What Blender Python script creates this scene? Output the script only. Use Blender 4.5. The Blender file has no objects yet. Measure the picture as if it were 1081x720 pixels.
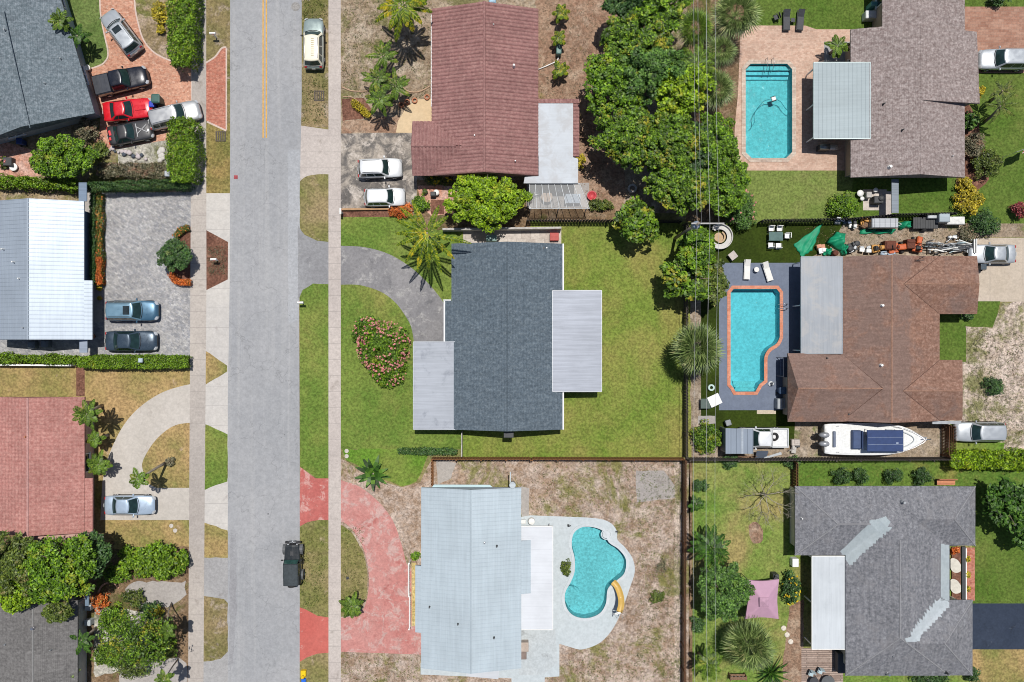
import bpy, bmesh, math, random
import numpy as np
from mathutils import Vector, Matrix
from mathutils.geometry import tessellate_polygon

# ------------------------------------------------------------------ camera, sky, sun, exposure
SC = bpy.context.scene
COL = SC.collection
S, H = 0.092, 77.3            # metres per photo pixel on the ground, flying height
cam_d = bpy.data.cameras.new("camera"); cam = bpy.data.objects.new("camera", cam_d); COL.objects.link(cam)
cam.location = (0, 0, H); cam_d.sensor_width = 36; cam_d.lens = 18*H/(1081*S/2)
cam_d.clip_end = 2000; SC.camera = cam
SUN = Vector((0.06, 0.27, 1.0)).normalized()
w = bpy.data.worlds.new("World"); SC.world = w; w.use_nodes = True
nt = w.node_tree; nt.nodes.clear()
sky = nt.nodes.new("ShaderNodeTexSky"); sky.sky_type = 'NISHITA'; sky.sun_disc = False
sky.sun_elevation = math.asin(SUN.z); sky.sun_rotation = math.atan2(SUN.x, SUN.y)
bg = nt.nodes.new("ShaderNodeBackground"); bg.inputs[1].default_value = 0.066
wo = nt.nodes.new("ShaderNodeOutputWorld"); nt.links.new(sky.outputs[0], bg.inputs[0]); nt.links.new(bg.outputs[0], wo.inputs[0])
sd = bpy.data.lights.new("sun", 'SUN'); sd.energy = 4.4; sd.angle = math.radians(0.53); sd.color = (1, .96, .9)
so = bpy.data.objects.new("sun", sd); COL.objects.link(so); so.rotation_euler = (-SUN).to_track_quat('-Z', 'Y').to_euler(); so.location = (20, 60, 120)
SC.view_settings.view_transform = 'Standard'; SC.view_settings.look = 'None'
SC.view_settings.exposure = 0.0; SC.view_settings.gamma = 1; SC.view_settings.use_curve_mapping = False
SC.cycles.pixel_filter_type = 'BLACKMAN_HARRIS'; SC.cycles.filter_width = 1.0; SC.cycles.max_bounces = 8; SC.cycles.transparent_max_bounces = 12; SC.cycles.caustics_refractive = False; SC.cycles.caustics_reflective = False

# ------------------------------------------------------------------ helpers
KEXP = 1.42                    # sunlit white in the scene, to turn a sunlit colour into a surface's own colour
def lin(v):
    v /= 255.0
    return v/12.92 if v <= .04045 else ((v+.055)/1.055)**2.4
def ph(r, g, b): return (min(.85, lin(r)/KEXP), min(.85, lin(g)/KEXP), min(.85, lin(b)/KEXP))
def P(px, py, z=0.0):
    k = S*(H-z)/H
    return Vector(((px-540.5)*k, (360-py)*k, z))
def P2(px, py, z=0.0):
    v = P(px, py, z); return (v.x, v.y)

class MB:
    def __init__(s): s.v = []; s.f = []; s.mi = []; s.cur = 0
    def add(s, vs, fs):
        o = len(s.v); s.v += [tuple(p) for p in vs]
        for f in fs: s.f.append(tuple(i+o for i in f)); s.mi.append(s.cur)
    def quad(s, a, b, c, d): s.add([a, b, c, d], [(0, 1, 2, 3)])
    def box(s, c, d, rz=0, M=None):
        hx, hy, hz = d[0]/2, d[1]/2, d[2]/2
        vs = [Vector((x, y, z)) for z in (-hz, hz) for y in (-hy, hy) for x in (-hx, hx)]
        R = M if M is not None else Matrix.Rotation(rz, 3, 'Z')
        c = Vector(c)
        s.add([R @ v + c for v in vs], [(0, 2, 3, 1), (4, 5, 7, 6), (0, 1, 5, 4), (2, 6, 7, 3), (0, 4, 6, 2), (1, 3, 7, 5)])
    def bbox(s, c, d, b=.03, rz=0):
        # box with bevelled upper edges
        hx, hy, hz = d[0]/2, d[1]/2, d[2]/2
        R = Matrix.Rotation(rz, 3, 'Z'); c = Vector(c)
        rings = []
        for z, i in ((-hz, 0), (hz-b, 0), (hz, b)):
            x, y = hx-i, hy-i; q = b*.8
            rings.append([(x-q, -y, z), (x, -y+q, z), (x, y-q, z), (x-q, y, z), (-x+q, y, z), (-x, y-q, z), (-x, -y+q, z), (-x+q, -y, z)])
        s.loft([[R @ Vector(p)+c for p in r] for r in rings], True, True)
    def prism(s, poly, z0, z1, bottom=True, top=True):
        n = len(poly)
        a = sum(poly[i][0]*poly[(i+1) % n][1]-poly[(i+1) % n][0]*poly[i][1] for i in range(n))
        if a < 0: poly = poly[::-1]
        vs = [(p[0], p[1], z0) for p in poly]+[(p[0], p[1], z1) for p in poly]
        fs = [(i, (i+1) % n, n+(i+1) % n, n+i) for i in range(n)]
        tri = tessellate_polygon([[Vector((p[0], p[1], 0)) for p in poly]])
        def up(t):
            A, B, C_ = [poly[i] for i in t]
            return t if (B[0]-A[0])*(C_[1]-A[1])-(B[1]-A[1])*(C_[0]-A[0]) > 0 else t[::-1]
        tri = [up(t) for t in tri]
        if top: fs += [tuple(n+i for i in t) for t in tri]
        if bottom: fs += [tuple(t[::-1]) for t in tri]
        s.add(vs, fs)
    def loft(s, rings, cap0=False, cap1=False, closed=True):
        n = len(rings[0]); vs = [p for r in rings for p in r]; fs = []
        for k in range(len(rings)-1):
            for i in range(n if closed else n-1):
                j = (i+1) % n
                fs.append((k*n+i, k*n+j, (k+1)*n+j, (k+1)*n+i))
        if cap0: fs.append(tuple(range(n))[::-1])
        if cap1: fs.append(tuple((len(rings)-1)*n+i for i in range(n)))
        s.add(vs, fs)
    def tube(s, pts, r, n=6, caps=True):
        pts = [Vector(p) for p in pts]; rs = r if isinstance(r, (list, tuple)) else [r]*len(pts)
        rings = []; up = Vector((0, 0, 1))
        for i, p in enumerate(pts):
            d = (pts[min(i+1, len(pts)-1)]-pts[max(i-1, 0)]).normalized()
            a = d.cross(up)
            if a.length < .05: a = d.cross(Vector((1, 0, 0)))
            a.normalize(); b = d.cross(a)
            rings.append([p+(a*math.cos(t)+b*math.sin(t))*rs[i] for t in [2*math.pi*k/n for k in range(n)]])
        s.loft(rings, caps, caps)
    def cyl(s, c, r, z0, z1, n=16, r1=None):
        r1 = r if r1 is None else r1
        R = [[(c[0]+q*math.cos(2*math.pi*k/n), c[1]+q*math.sin(2*math.pi*k/n), z) for k in range(n)] for q, z in ((r, z0), (r1, z1))]
        s.loft(R, True, True)
    def lathe(s, c, prof, n=16):
        R = [[(c[0]+q*math.cos(2*math.pi*k/n), c[1]+q*math.sin(2*math.pi*k/n), c[2]+z) for k in range(n)] for q, z in prof]
        s.loft(R, True, True)
    def ring(s, c, r0, r1, z0, z1, n=32, a0=0, a1=360):
        full = abs(a1-a0) >= 360; m = n if full else n+1
        R = []
        for k in range(m):
            t = math.radians(a0+(a1-a0)*k/n); ct, st = math.cos(t), math.sin(t)
            R.append([(c[0]+r1*ct, c[1]+r1*st, z0), (c[0]+r1*ct, c[1]+r1*st, z1), (c[0]+r0*ct, c[1]+r0*st, z1), (c[0]+r0*ct, c[1]+r0*st, z0)])
        if full: R.append(R[0])
        s.loft(R, not full, not full)
    def ball(s, c, r, n=10, sq=1.0):
        prof = [(max(.001, r*math.sin(math.pi*k/n)), -r*sq*math.cos(math.pi*k/n)) for k in range(n+1)]
        s.lathe(c, prof, n+4)
    def build(s, name, mat, parent=None, smooth=False, local=False, sub=0, label=None):
        v = s.v
        if parent is not None and not local:
            o = root_loc(parent); v = [(p[0]-o.x, p[1]-o.y, p[2]-o.z) for p in v]
        me = bpy.data.meshes.new(name); me.from_pydata(v, [], s.f)
        for m in (mat if isinstance(mat, (list, tuple)) else [mat]): me.materials.append(m)
        if isinstance(mat, (list, tuple)): me.polygons.foreach_set('material_index', s.mi)
        if smooth: me.polygons.foreach_set('use_smooth', [True]*len(me.polygons))
        me.update()
        ob = bpy.data.objects.new(name, me); COL.objects.link(ob); ob.parent = parent
        if sub:
            md = ob.modifiers.new('subdivision', 'SUBSURF'); md.levels = sub; md.render_levels = sub
        if label: ob['label'] = label
        return ob
def root_loc(o):
    while o.parent is not None: o = o.parent
    return Vector(o.location)
def fix(ob):      # consistent outward normals
    bm = bmesh.new(); bm.from_mesh(ob.data); bmesh.ops.recalc_face_normals(bm, faces=bm.faces); bm.to_mesh(ob.data); bm.free(); return ob
def thing(name, label, cat, loc=(0, 0, 0), rz=0, group=None):
    o = bpy.data.objects.new(name, None); COL.objects.link(o); o.empty_display_size = .3
    o.location = loc; o.rotation_euler = (0, 0, rz); o['label'] = label; o['category'] = cat
    if group: o['group'] = group
    return o
def tag(o, label, cat, group=None):
    o['label'] = label; o['category'] = cat
    if group: o['group'] = group
    return o
def single(name, mb, mat, label, cat, loc, group=None, smooth=False, rz=0):   # a thing that is one mesh, vertices local
    o = mb.build(name, mat, None, smooth); o.location = loc; o.rotation_euler = (0, 0, rz)
    return tag(o, label, cat, group)
def copy_tree(o, parent=None):
    c = o.copy(); COL.objects.link(c); c.parent = parent
    for ch in [q for q in bpy.data.objects if q.parent == o]: copy_tree(ch, c)
    return c
def cr(pts, n=6, closed=True):           # Catmull-Rom through points
    out = []; m = len(pts)
    for i in range(m if closed else m-1):
        p = [pts[(i+k) % m] if closed else pts[min(max(i+k, 0), m-1)] for k in (-1, 0, 1, 2)]
        for j in range(n):
            t = j/n
            out.append(tuple(.5*((2*p[1][d])+(-p[0][d]+p[2][d])*t+(2*p[0][d]-5*p[1][d]+4*p[2][d]-p[3][d])*t*t+(-p[0][d]+3*p[1][d]-3*p[2][d]+p[3][d])*t**3) for d in range(len(pts[0]))))
    if not closed: out.append(tuple(pts[-1]))
    return out
def sheet(name, pts, level, mat, holes=(), jit=0):
    z = .004*level
    loops = [[Vector((*P2(*p), 0)) for p in pts]]+[[Vector((*P2(*p), 0)) for p in h] for h in holes]
    flat = [v for l in loops for v in l]
    fs = []
    for t in tessellate_polygon(loops):
        a, b, c = (flat[i] for i in t)
        fs.append(t if (b-a).cross(c-a).z > 0 else t[::-1])
    mb = MB(); mb.add([(v.x, v.y, z) for v in flat], fs)
    o = mb.build(name, mat); o['kind'] = 'structure'
    return o
def rect(x0, y0, x1, y1): return [(x0, y0), (x1, y0), (x1, y1), (x0, y1)]
def lerp(a, b, t): return a+(b-a)*t
def wob(pts, step=8, amp=.8, seed=0):    # worn, irregular outline
    r = random.Random(seed); out = []
    for i, a in enumerate(pts):
        b = pts[(i+1) % len(pts)]; d = math.hypot(b[0]-a[0], b[1]-a[1]); n = max(1, int(d/step))
        for k in range(n):
            t = k/n; out.append((lerp(a[0], b[0], t)+r.uniform(-amp, amp), lerp(a[1], b[1], t)+r.uniform(-amp, amp)))
    return out

# ------------------------------------------------------------------ node materials
class NB:
    def __init__(s, name):
        s.m = bpy.data.materials.new(name); s.m.use_nodes = True; s.t = s.m.node_tree; s.t.nodes.clear()
        s.out = s.t.nodes.new("ShaderNodeOutputMaterial"); s.b = s.t.nodes.new("ShaderNodeBsdfPrincipled")
        s.t.links.new(s.b.outputs[0], s.out.inputs[0]); s.co = s.n("ShaderNodeTexCoord").outputs['Object']; s.k = 0
    def n(s, ty, **kw):
        x = s.t.nodes.new(ty)
        for a, b in kw.items(): setattr(x, a, b)
        return x
    def set(s, sock, v):
        if hasattr(v, 'is_output'): s.t.links.new(v, sock)
        else:
            if sock.type == 'RGBA' and len(v) == 3: v = (*v, 1)
            sock.default_value = v
    def math(s, op, a, b=0.0):
        x = s.n("ShaderNodeMath", operation=op); s.set(x.inputs[0], a); s.set(x.inputs[1], b); return x.outputs[0]
    def vec(s, scale=(1, 1, 1), off=None, rot=0):
        if off is None: s.k += 1; off = (s.k*17.3, s.k*9.1, s.k*3.7)
        x = s.n("ShaderNodeMapping"); s.set(x.inputs[0], s.co); x.inputs[1].default_value = off; x.inputs[2].default_value = (0, 0, rot); x.inputs[3].default_value = scale
        return x.outputs[0]
    def noise(s, scale, detail=3, rough=.55, vec=None, dist=0):
        x = s.n("ShaderNodeTexNoise"); s.set(x.inputs['Vector'], vec if vec is not None else s.vec())
        x.inputs['Scale'].default_value = scale; x.inputs['Detail'].default_value = detail; x.inputs['Roughness'].default_value = rough; x.inputs['Distortion'].default_value = dist
        return x.outputs[0]
    def vor(s, scale, feature='F1', out=0, vec=None):
        x = s.n("ShaderNodeTexVoronoi", feature=feature); s.set(x.inputs['Vector'], vec if vec is not None else s.vec()); x.inputs['Scale'].default_value = scale
        return x.outputs[out]
    def rng(s, f, lo, hi, a=0., b=1., smooth=True):
        x = s.n("ShaderNodeMapRange", interpolation_type='SMOOTHSTEP' if smooth else 'LINEAR'); s.set(x.inputs[0], f)
        for i, v in enumerate((lo, hi, a, b)): x.inputs[i+1].default_value = v
        return x.outputs[0]
    def mix(s, f, a, b, mode='MIX'):
        x = s.n("ShaderNodeMix", data_type='RGBA', blend_type=mode); s.set(x.inputs[0], f); s.set(x.inputs[6], a); s.set(x.inputs[7], b); return x.outputs[2]
    def ramp(s, f, stops):
        x = s.n("ShaderNodeValToRGB"); s.set(x.inputs[0], f); e = x.color_ramp.elements
        while len(e) < len(stops): e.new(.5)
        for q, (p, c) in zip(e, stops): q.position = p; q.color = (*c, 1)
        return x.outputs[0]
    def scl(s, col, f):      # colour times factor socket
        g = s.n("ShaderNodeCombineColor")
        for i in range(3): s.set(g.inputs[i], f)
        return s.mix(1.0, col, g.outputs[0], 'MULTIPLY')
    def axis(s, i):
        x = s.n("ShaderNodeSeparateXYZ"); s.set(x.inputs[0], s.co); return x.outputs[i]
    def bump(s, h, strength=.5, dist=.05):
        x = s.n("ShaderNodeBump"); x.inputs['Strength'].default_value = strength; x.inputs['Distance'].default_value = dist; s.set(x.inputs['Height'], h); s.t.links.new(x.outputs[0], s.b.inputs['Normal'])
    def done(s, col, rough=.8, metal=0., spec=.3, coat=0.):
        s.set(s.b.inputs['Base Color'], col); s.set(s.b.inputs['Roughness'], rough); s.b.inputs['Metallic'].default_value = metal
        s.b.inputs['Specular IOR Level'].default_value = spec; s.b.inputs['Coat Weight'].default_value = coat; s.b.inputs['Coat Roughness'].default_value = .04
        return s.m
_mc = {}
def plain(name, col, rough=.5, metal=0., spec=.4, coat=0., var=.12, vs=3.0, grime=0.0):
    if name in _mc: return _mc[name]
    b = NB(name); f = b.rng(b.noise(vs, 4), .25, .75, 1-var, 1+var)
    c = b.scl(col, f)
    if grime: c = b.mix(b.rng(b.noise(1.3, 6, .7), .5, .75, 0, grime), c, (.12, .10, .085))
    _mc[name] = b.done(c, rough, metal, spec, coat); return _mc[name]
def lawn(name, g1, g2, dry, amt, bare=None, bamt=0., grain=.36):
    b = NB(name)
    c = b.mix(b.rng(b.noise(.22, 5, .6), .35, .65), g1, g2)
    c = b.mix(b.rng(b.noise(.15, 6, .6, dist=.4), .60-amt*.45, .86-amt*.35, 0, .8), c, dry)
    c = b.mix(b.rng(b.noise(2.2, 6, .75), .50, .74, 0, .3), c, dry)
    if bare: c = b.mix(b.rng(b.noise(.55, 8, .72, dist=.4), .70-bamt*.4, .78-bamt*.3, 0, .9), c, bare)
    fine = b.noise(4.2, 5, .75); mid = b.noise(1.3, 5, .7)
    c = b.scl(c, b.rng(fine, .32, .68, 1-grain, 1+grain)); c = b.scl(c, b.rng(mid, .3, .7, .92, 1.08))
    b.bump(fine, .9, .05)
    return b.done(c, .95, 0, .1)
def dirt(name, c1, c2, sand, samt, green=None, gamt=0., dark=None, damt=0., grain=.36):
    b = NB(name)
    c = b.mix(b.rng(b.noise(.5, 6, .65), .35, .65), c1, c2); c = b.scl(c, b.rng(b.noise(.09, 4, .6), .35, .65, .88, 1.1))
    c = b.mix(b.rng(b.noise(.7, 7, .74, dist=.4), .60-samt*.4, .82-samt*.34, 0, .8), c, sand); c = b.mix(b.rng(b.noise(2.6, 6, .75), .62-samt*.35, .78-samt*.3, 0, .38), c, sand)
    if dark: c = b.mix(b.rng(b.noise(1.1, 8, .7, dist=.8), .70-damt*.3, .78-damt*.3, 0, .7), c, dark)
    if green: c = b.mix(b.rng(b.noise(.2, 8, .76, dist=.4), .68-gamt*.4, .76-gamt*.34, 0, .85), c, green)
    fine = b.noise(4.0, 5, .78); pk = b.vor(4.2, 'F1')
    c = b.scl(c, b.rng(fine, .32, .68, 1-grain, 1+grain)); c = b.scl(c, b.rng(pk, .05, .45, .78, 1.08))
    b.bump(fine, .9, .06)
    return b.done(c, .95, 0, .1)
def hard(name, c1, c2, stain=None, samt=0., grain=.14, joint=None, jcol=None, streak=None, crack=0., light=None, lamt=0., big=.18):
    b = NB(name)
    c = b.mix(b.rng(b.noise(big, 5, .6), .3, .7), c1, c2)
    if stain: c = b.mix(b.rng(b.noise(.55, 8, .7, dist=.7), .70-samt*.4, .84-samt*.35, 0, .8), c, stain)
    if light: c = b.mix(b.rng(b.noise(.8, 8, .74, dist=.5), .68-lamt*.4, .76-lamt*.34, 0, .8), c, light)
    if streak: c = b.mix(b.rng(b.noise(1, 6, .65, vec=b.vec(streak[0])), .48, .70, 0, streak[2]), c, streak[1])
    fine = b.noise(4.5, 5, .75)
    c = b.scl(c, b.rng(fine, .28, .72, 1-grain, 1+grain)); c = b.scl(c, b.rng(b.noise(1.9, 6, .7), .3, .7, .93, 1.07))
    if crack:
        d = b.vor(.22, 'DISTANCE_TO_EDGE', 0, None)
        x = [n for n in b.t.nodes if n.bl_idname == 'ShaderNodeTexVoronoi'][-1]
        v = b.n("ShaderNodeVectorMath", operation='ADD'); b.set(v.inputs[0], b.co)
        nn = b.n("ShaderNodeTexNoise"); nn.inputs['Scale'].default_value = .5; nn.inputs['Detail'].default_value = 5; b.set(nn.inputs['Vector'], b.co)
        sc = b.n("ShaderNodeVectorMath", operation='SCALE'); b.set(sc.inputs[0], nn.outputs[1]); sc.inputs['Scale'].default_value = 3.0; b.set(v.inputs[1], sc.outputs[0]); b.set(x.inputs['Vector'], v.outputs[0])
        c = b.mix(b.rng(d, .0, .010, crack, 0), c, (.05, .05, .05))
    if joint:
        ax, per, wd = joint
        m = b.math('MODULO', b.math('ADD', b.axis(ax), 1000.0), per)
        c = b.mix(b.math('LESS_THAN', m, wd), c, jcol or (.12, .11, .1))
    b.bump(fine, .35, .02)
    return b.done(c, .9, 0, .2)
def pavers(name, cols, sc, grain=.2, mort=(.2, .17, .15), msz=.02, rot=0., squash=2.0):
    b = NB(name)
    x = b.n("ShaderNodeTexBrick"); b.set(x.inputs['Vector'], b.vec((1, 1, 1), (0, 0, 0), rot)); x.inputs['Scale'].default_value = 1; x.inputs['Brick Width'].default_value = sc; x.inputs['Row Height'].default_value = sc/squash
    x.inputs['Mortar Size'].default_value = msz*sc; x.inputs['Bias'].default_value = 0; x.offset = .5
    b.set(x.inputs['Color1'], (0, 0, 0)); b.set(x.inputs['Color2'], (1, 1, 1)); b.set(x.inputs['Mortar'], (.5, .5, .5))
    id_ = b.math('ADD', b.math('MULTIPLY', x.outputs[0], .6), b.math('MULTIPLY', b.noise(3.2/ (sc*3), 3, .8), .55))
    n = len(cols); c = b.ramp(id_, [(.15+.75*i/(n-1), k) for i, k in enumerate(cols)])
    c = b.mix(b.math('MULTIPLY', x.outputs[1], .6), c, mort)
    c = b.scl(c, b.rng(b.noise(4.5, 4, .75), .3, .7, 1-grain, 1+grain)); c = b.scl(c, b.rng(b.noise(.4, 5, .6), .3, .7, .9, 1.1))
    b.bump(b.math('MULTIPLY', x.outputs[1], -1), .3, .01)
    return b.done(c, .85, 0, .2)
def shingle(name, c1, c2, c3=None, grain=.28, weather=None, wamt=.3, axis=0):
    b = NB(name)
    f = b.noise(3.9, 3, .7, vec=b.vec((1, 1, .6)))
    c = b.ramp(f, [(.32, c1), (.5, c2), (.68, c3 or c2)])
    if weather: c = b.mix(b.rng(b.noise(.45, 7, .68, dist=.6), .66-wamt*.4, .8-wamt*.35, 0, .75), c, weather)
    rows = b.math('MODULO', b.math('ADD', b.axis(axis), 500.0), .145)
    c = b.scl(c, b.rng(rows, 0, .03, .72, 1.0)); 
    c = b.scl(c, b.rng(b.noise(6, 3, .8), .3, .7, 1-grain*.6, 1+grain*.6))
    st = (.5, 4, 1) if axis == 0 else (4, .5, 1)
    c = b.scl(c, b.rng(b.noise(1, 5, .6, vec=b.vec(st)), .3, .7, .9, 1.1))
    b.bump(b.math('ADD', f, b.rng(rows, 0, .02)), .5, .012)
    return b.done(c, .93, 0, .15)
def metal(name, c, rough=.38, mt=.55, streak=.12, axis=0, stain=None, samt=.2):
    b = NB(name)
    st = (.25, 6, 1) if axis == 0 else (6, .25, 1)
    f = b.rng(b.noise(1, 5, .6, vec=b.vec(st)), .3, .7, 1-streak, 1+streak)
    k = b.scl(c, f); k = b.scl(k, b.rng(b.noise(.35, 6, .6), .3, .7, .94, 1.06))
    if stain: k = b.mix(b.rng(b.noise(.6, 8, .7, vec=b.vec((1, 1, 1)), dist=.5), .68-samt*.4, .84-samt*.35, 0, .6), k, stain)
    return b.done(k, rough, mt, .35)
def paint(name, c, mt=.25, rough=.32):
    if name in _mc: return _mc[name]
    b = NB(name); k = b.scl(c, b.rng(b.noise(1.2, 4), .3, .7, .95, 1.05)); _mc[name] = b.done(k, b.rng(b.noise(2.5, 4), .3, .7, rough-.03, rough+.1), mt, .5, .8); return _mc[name]
def leafmat(name, dark, mid, light, odd=None, oamt=0., trans=.14, rough=.5):
    if name in _mc: return _mc[name]
    b = NB(name); g = b.n("ShaderNodeNewGeometry").outputs['Random Per Island']
    c = b.ramp(g, [(0, tuple(x*.45 for x in dark)), (.34, dark), (.72, mid), (1, light)])
    p = b.noise(.8, 4, .6)
    c = b.scl(c, b.rng(p, .3, .7, .72, 1.28))
    if odd: c = b.mix(b.math('MULTIPLY', b.rng(b.noise(.7, 4, .6), .62-oamt*.35, .75-oamt*.3), b.rng(b.math('FRACT', b.math('MULTIPLY', g, 7.13)), .2, .6)), c, odd)
    tr = b.n("ShaderNodeBsdfTranslucent"); b.set(tr.inputs[0], b.mix(.5, c, (c_ := mid)))
    b.done(c, rough, 0, .35)
    mx = b.n("ShaderNodeMixShader"); mx.inputs[0].default_value = trans; b.t.links.new(b.b.outputs[0], mx.inputs[1]); b.t.links.new(tr.outputs[0], mx.inputs[2]); b.t.links.new(mx.outputs[0], b.out.inputs[0])
    _mc[name] = b.m; return b.m
def glass(name, c=(.02, .028, .032), rough=.06):
    if name in _mc: return _mc[name]
    b = NB(name); _mc[name] = b.done(b.scl(c, b.rng(b.noise(1.5, 3), .3, .7, .7, 1.3)), rough, 0, .6); return _mc[name]
GLASS = glass('window_glass'); GLASSG = glass('tinted_glass', (.015, .035, .035))
BLACK = plain('black_plastic', (.018, .018, .02), .5); RUB = plain('rubber', (.02, .02, .021), .8)
CHROME = plain('bright_metal', (.6, .6, .62), .25, .9); WHITEP = plain('white_paint', (.78, .78, .77), .5, var=.05, grime=.25)
GREYM = plain('grey_metal', (.34, .36, .38), .45, .5, grime=.3); WOODB = plain('brown_wood', (.17, .10, .06), .8, var=.35, vs=8)
CONC = plain('concrete_grey', (.42, .40, .38), .9, var=.18, vs=4, grime=.3); DARK = plain('dark_grey', (.05, .052, .056), .6)
LAMPW = plain('headlamp_lens', (.6, .62, .65), .1, .3); LAMPR = plain('tail_lamp_lens', (.42, .02, .02), .15)
WHITEPL = plain('white_plastic', (.72, .72, .70), .4, var=.06); BARK = plain('bark', (.14, .11, .085), .9, var=.35, vs=6); PALMB = plain('palm_bark', (.27, .23, .19), .9, var=.3, vs=7)
TERRA = plain('terracotta', (.38, .15, .08), .8); TRIMW = plain('white_trim', (.72, .73, .74), .5, var=.06)
# ------------------------------------------------------------------ the setting: ground, road, pavements, lawns, drives
G1, G2, DRY = ph(88, 122, 50), ph(112, 140, 58), ph(160, 142, 92)
M_ground = lawn('rough_grass', ph(120, 124, 74), ph(140, 136, 88), ph(172, 150, 112), .35, ph(175, 160, 140), .3)
M_lawn_c = lawn('lawn_centre', ph(112, 138, 56), ph(128, 147, 66), ph(160, 150, 88), .48)
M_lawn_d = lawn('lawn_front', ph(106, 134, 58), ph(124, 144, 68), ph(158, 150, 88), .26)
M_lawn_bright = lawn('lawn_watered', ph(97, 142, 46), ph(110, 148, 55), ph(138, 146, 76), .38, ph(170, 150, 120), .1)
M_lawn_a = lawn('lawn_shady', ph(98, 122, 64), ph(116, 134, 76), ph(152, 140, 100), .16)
M_lawn_dry = lawn('lawn_dry', ph(124, 132, 70), ph(160, 146, 92), ph(194, 160, 116), .58, ph(194, 168, 142), .2)
M_lawn_h = lawn('lawn_pool', ph(116, 136, 68), ph(130, 144, 78), ph(150, 144, 96), .2)
M_lawn_he = lawn('lawn_east', ph(88, 116, 46), ph(102, 124, 56), ph(134, 132, 76), .18)
M_lawn_j = lawn('lawn_backyard', ph(108, 142, 60), ph(134, 150, 78), ph(178, 156, 108), .40, ph(186, 160, 132), .06)
M_lawn_j2 = lawn('lawn_strip', ph(92, 124, 50), ph(104, 130, 58), ph(172, 150, 92), .22)
M_turf = lawn('artificial_turf', ph(52, 66, 22), ph(62, 78, 26), ph(82, 84, 40), .12, grain=.25)
M_verge_n = lawn('verge_patchy', ph(110, 114, 62), ph(138, 128, 84), ph(166, 144, 112), .55, ph(180, 164, 148), .42)
M_verge_i = lawn('verge_island', ph(118, 126, 66), ph(140, 134, 84), ph(172, 150, 118), .5, ph(186, 166, 142), .3)
M_orange = lawn('dry_verge', ph(118, 122, 66), ph(150, 138, 86), ph(180, 148, 100), .45, ph(178, 158, 132), .3, grain=.42)
M_dirt_e = dirt('dirt_front', ph(150, 130, 108), ph(166, 148, 126), ph(196, 182, 164), .42, ph(118, 116, 72), .42, ph(118, 96, 78), .3)
M_dirt_es = dirt('dirt_side', ph(150, 118, 98), ph(166, 138, 116), ph(186, 166, 146), .34, ph(128, 118, 66), .28, ph(120, 92, 70), .25)
M_dirt_g = dirt('dirt_back', ph(146, 122, 102), ph(168, 144, 124), ph(206, 190, 178), .50, ph(124, 124, 66), .44, ph(104, 84, 70), .3)
M_dirt_i = dirt('dirt_work', ph(150, 132, 112), ph(168, 152, 132), ph(190, 178, 165), .35, ph(120, 128, 76), .3, ph(100, 88, 74), .3)
M_gravel = dirt('gravel_yard', ph(164, 148, 132), ph(190, 172, 156), ph(214, 198, 186), .55, ph(122, 124, 74), .46, ph(112, 98, 78), .3, grain=.5)
M_rock = dirt('rock_bed', ph(150, 150, 138), ph(176, 172, 160), ph(220, 215, 205), .5, ph(120, 122, 84), .3)
M_mulch = dirt('mulch', ph(112, 78, 66), ph(134, 96, 80), ph(170, 130, 110), .25, None, 0, ph(80, 55, 45), .4)
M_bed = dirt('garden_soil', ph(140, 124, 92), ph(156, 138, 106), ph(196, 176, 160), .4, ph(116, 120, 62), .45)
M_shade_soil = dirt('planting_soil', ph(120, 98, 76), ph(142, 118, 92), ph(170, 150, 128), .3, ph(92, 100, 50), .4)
M_pinkground = dirt('garden_chips', ph(196, 140, 118), ph(206, 156, 136), ph(220, 190, 178), .4, None, 0, ph(130, 96, 80), .3)
M_road = hard('asphalt_road', ph(167, 169, 173), ph(178, 179, 182), ph(150, 152, 156), .26, .09, streak=((1.6, .03, 1), ph(190, 190, 191), .45), crack=.22)
M_walk_r = hard('sidewalk_right', ph(200, 190, 184), ph(212, 202, 195), ph(168, 158, 150), .3, .13, (1, 1.55, .03), (.27, .245, .23))
M_walk_l = hard('sidewalk_left', ph(182, 174, 168), ph(208, 199, 190), ph(160, 150, 142), .3, .13, (1, 1.55, .03), (.27, .245, .23), big=.05)
M_apron = hard('concrete_apron', ph(208, 204, 200), ph(220, 215, 208), ph(180, 172, 168), .22, .08, (1, 1.9, .03), (.3, .28, .27))
M_aprong = hard('grey_apron', ph(168, 167, 168), ph(182, 181, 181), ph(150, 146, 144), .3, .14)
M_drive_c = hard('concrete_drive', ph(202, 195, 186), ph(214, 207, 199), ph(176, 166, 158), .26, .08)
M_drive_f = hard('asphalt_drive', ph(138, 137, 140), ph(158, 156, 157), ph(112, 112, 116), .40, .16, light=ph(182, 180, 178), lamt=.40, crack=.0)
M_drive_e = hard('worn_drive', ph(172, 162, 152), ph(190, 180, 168), ph(88, 87, 88), .72, .24, light=ph(214, 204, 194), lamt=.42)
M_red_n = hard('red_drive_bright', ph(194, 108, 102), ph(206, 124, 116), ph(178, 96, 90), .3, .14, light=ph(222, 178, 170), lamt=.40)
M_red_s = hard('red_drive_solid', ph(204, 106, 97), ph(210, 116, 106), ph(196, 104, 94), .25, .10, light=ph(224, 182, 172), lamt=.24)
M_red_f = hard('red_drive_faded', ph(198, 124, 118), ph(210, 152, 145), ph(188, 112, 106), .45, .16, light=ph(212, 182, 175), lamt=.46, big=.10)
M_brick = pavers('brick_drive', [ph(176, 114, 90), ph(210, 152, 126), ph(222, 172, 146), ph(200, 140, 114), ph(232, 188, 164)], .26, .22)
M_brick2 = pavers('brick_apron', [ph(170, 100, 82), ph(198, 126, 106), ph(212, 148, 126), ph(186, 112, 92)], .26, .24)
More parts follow.
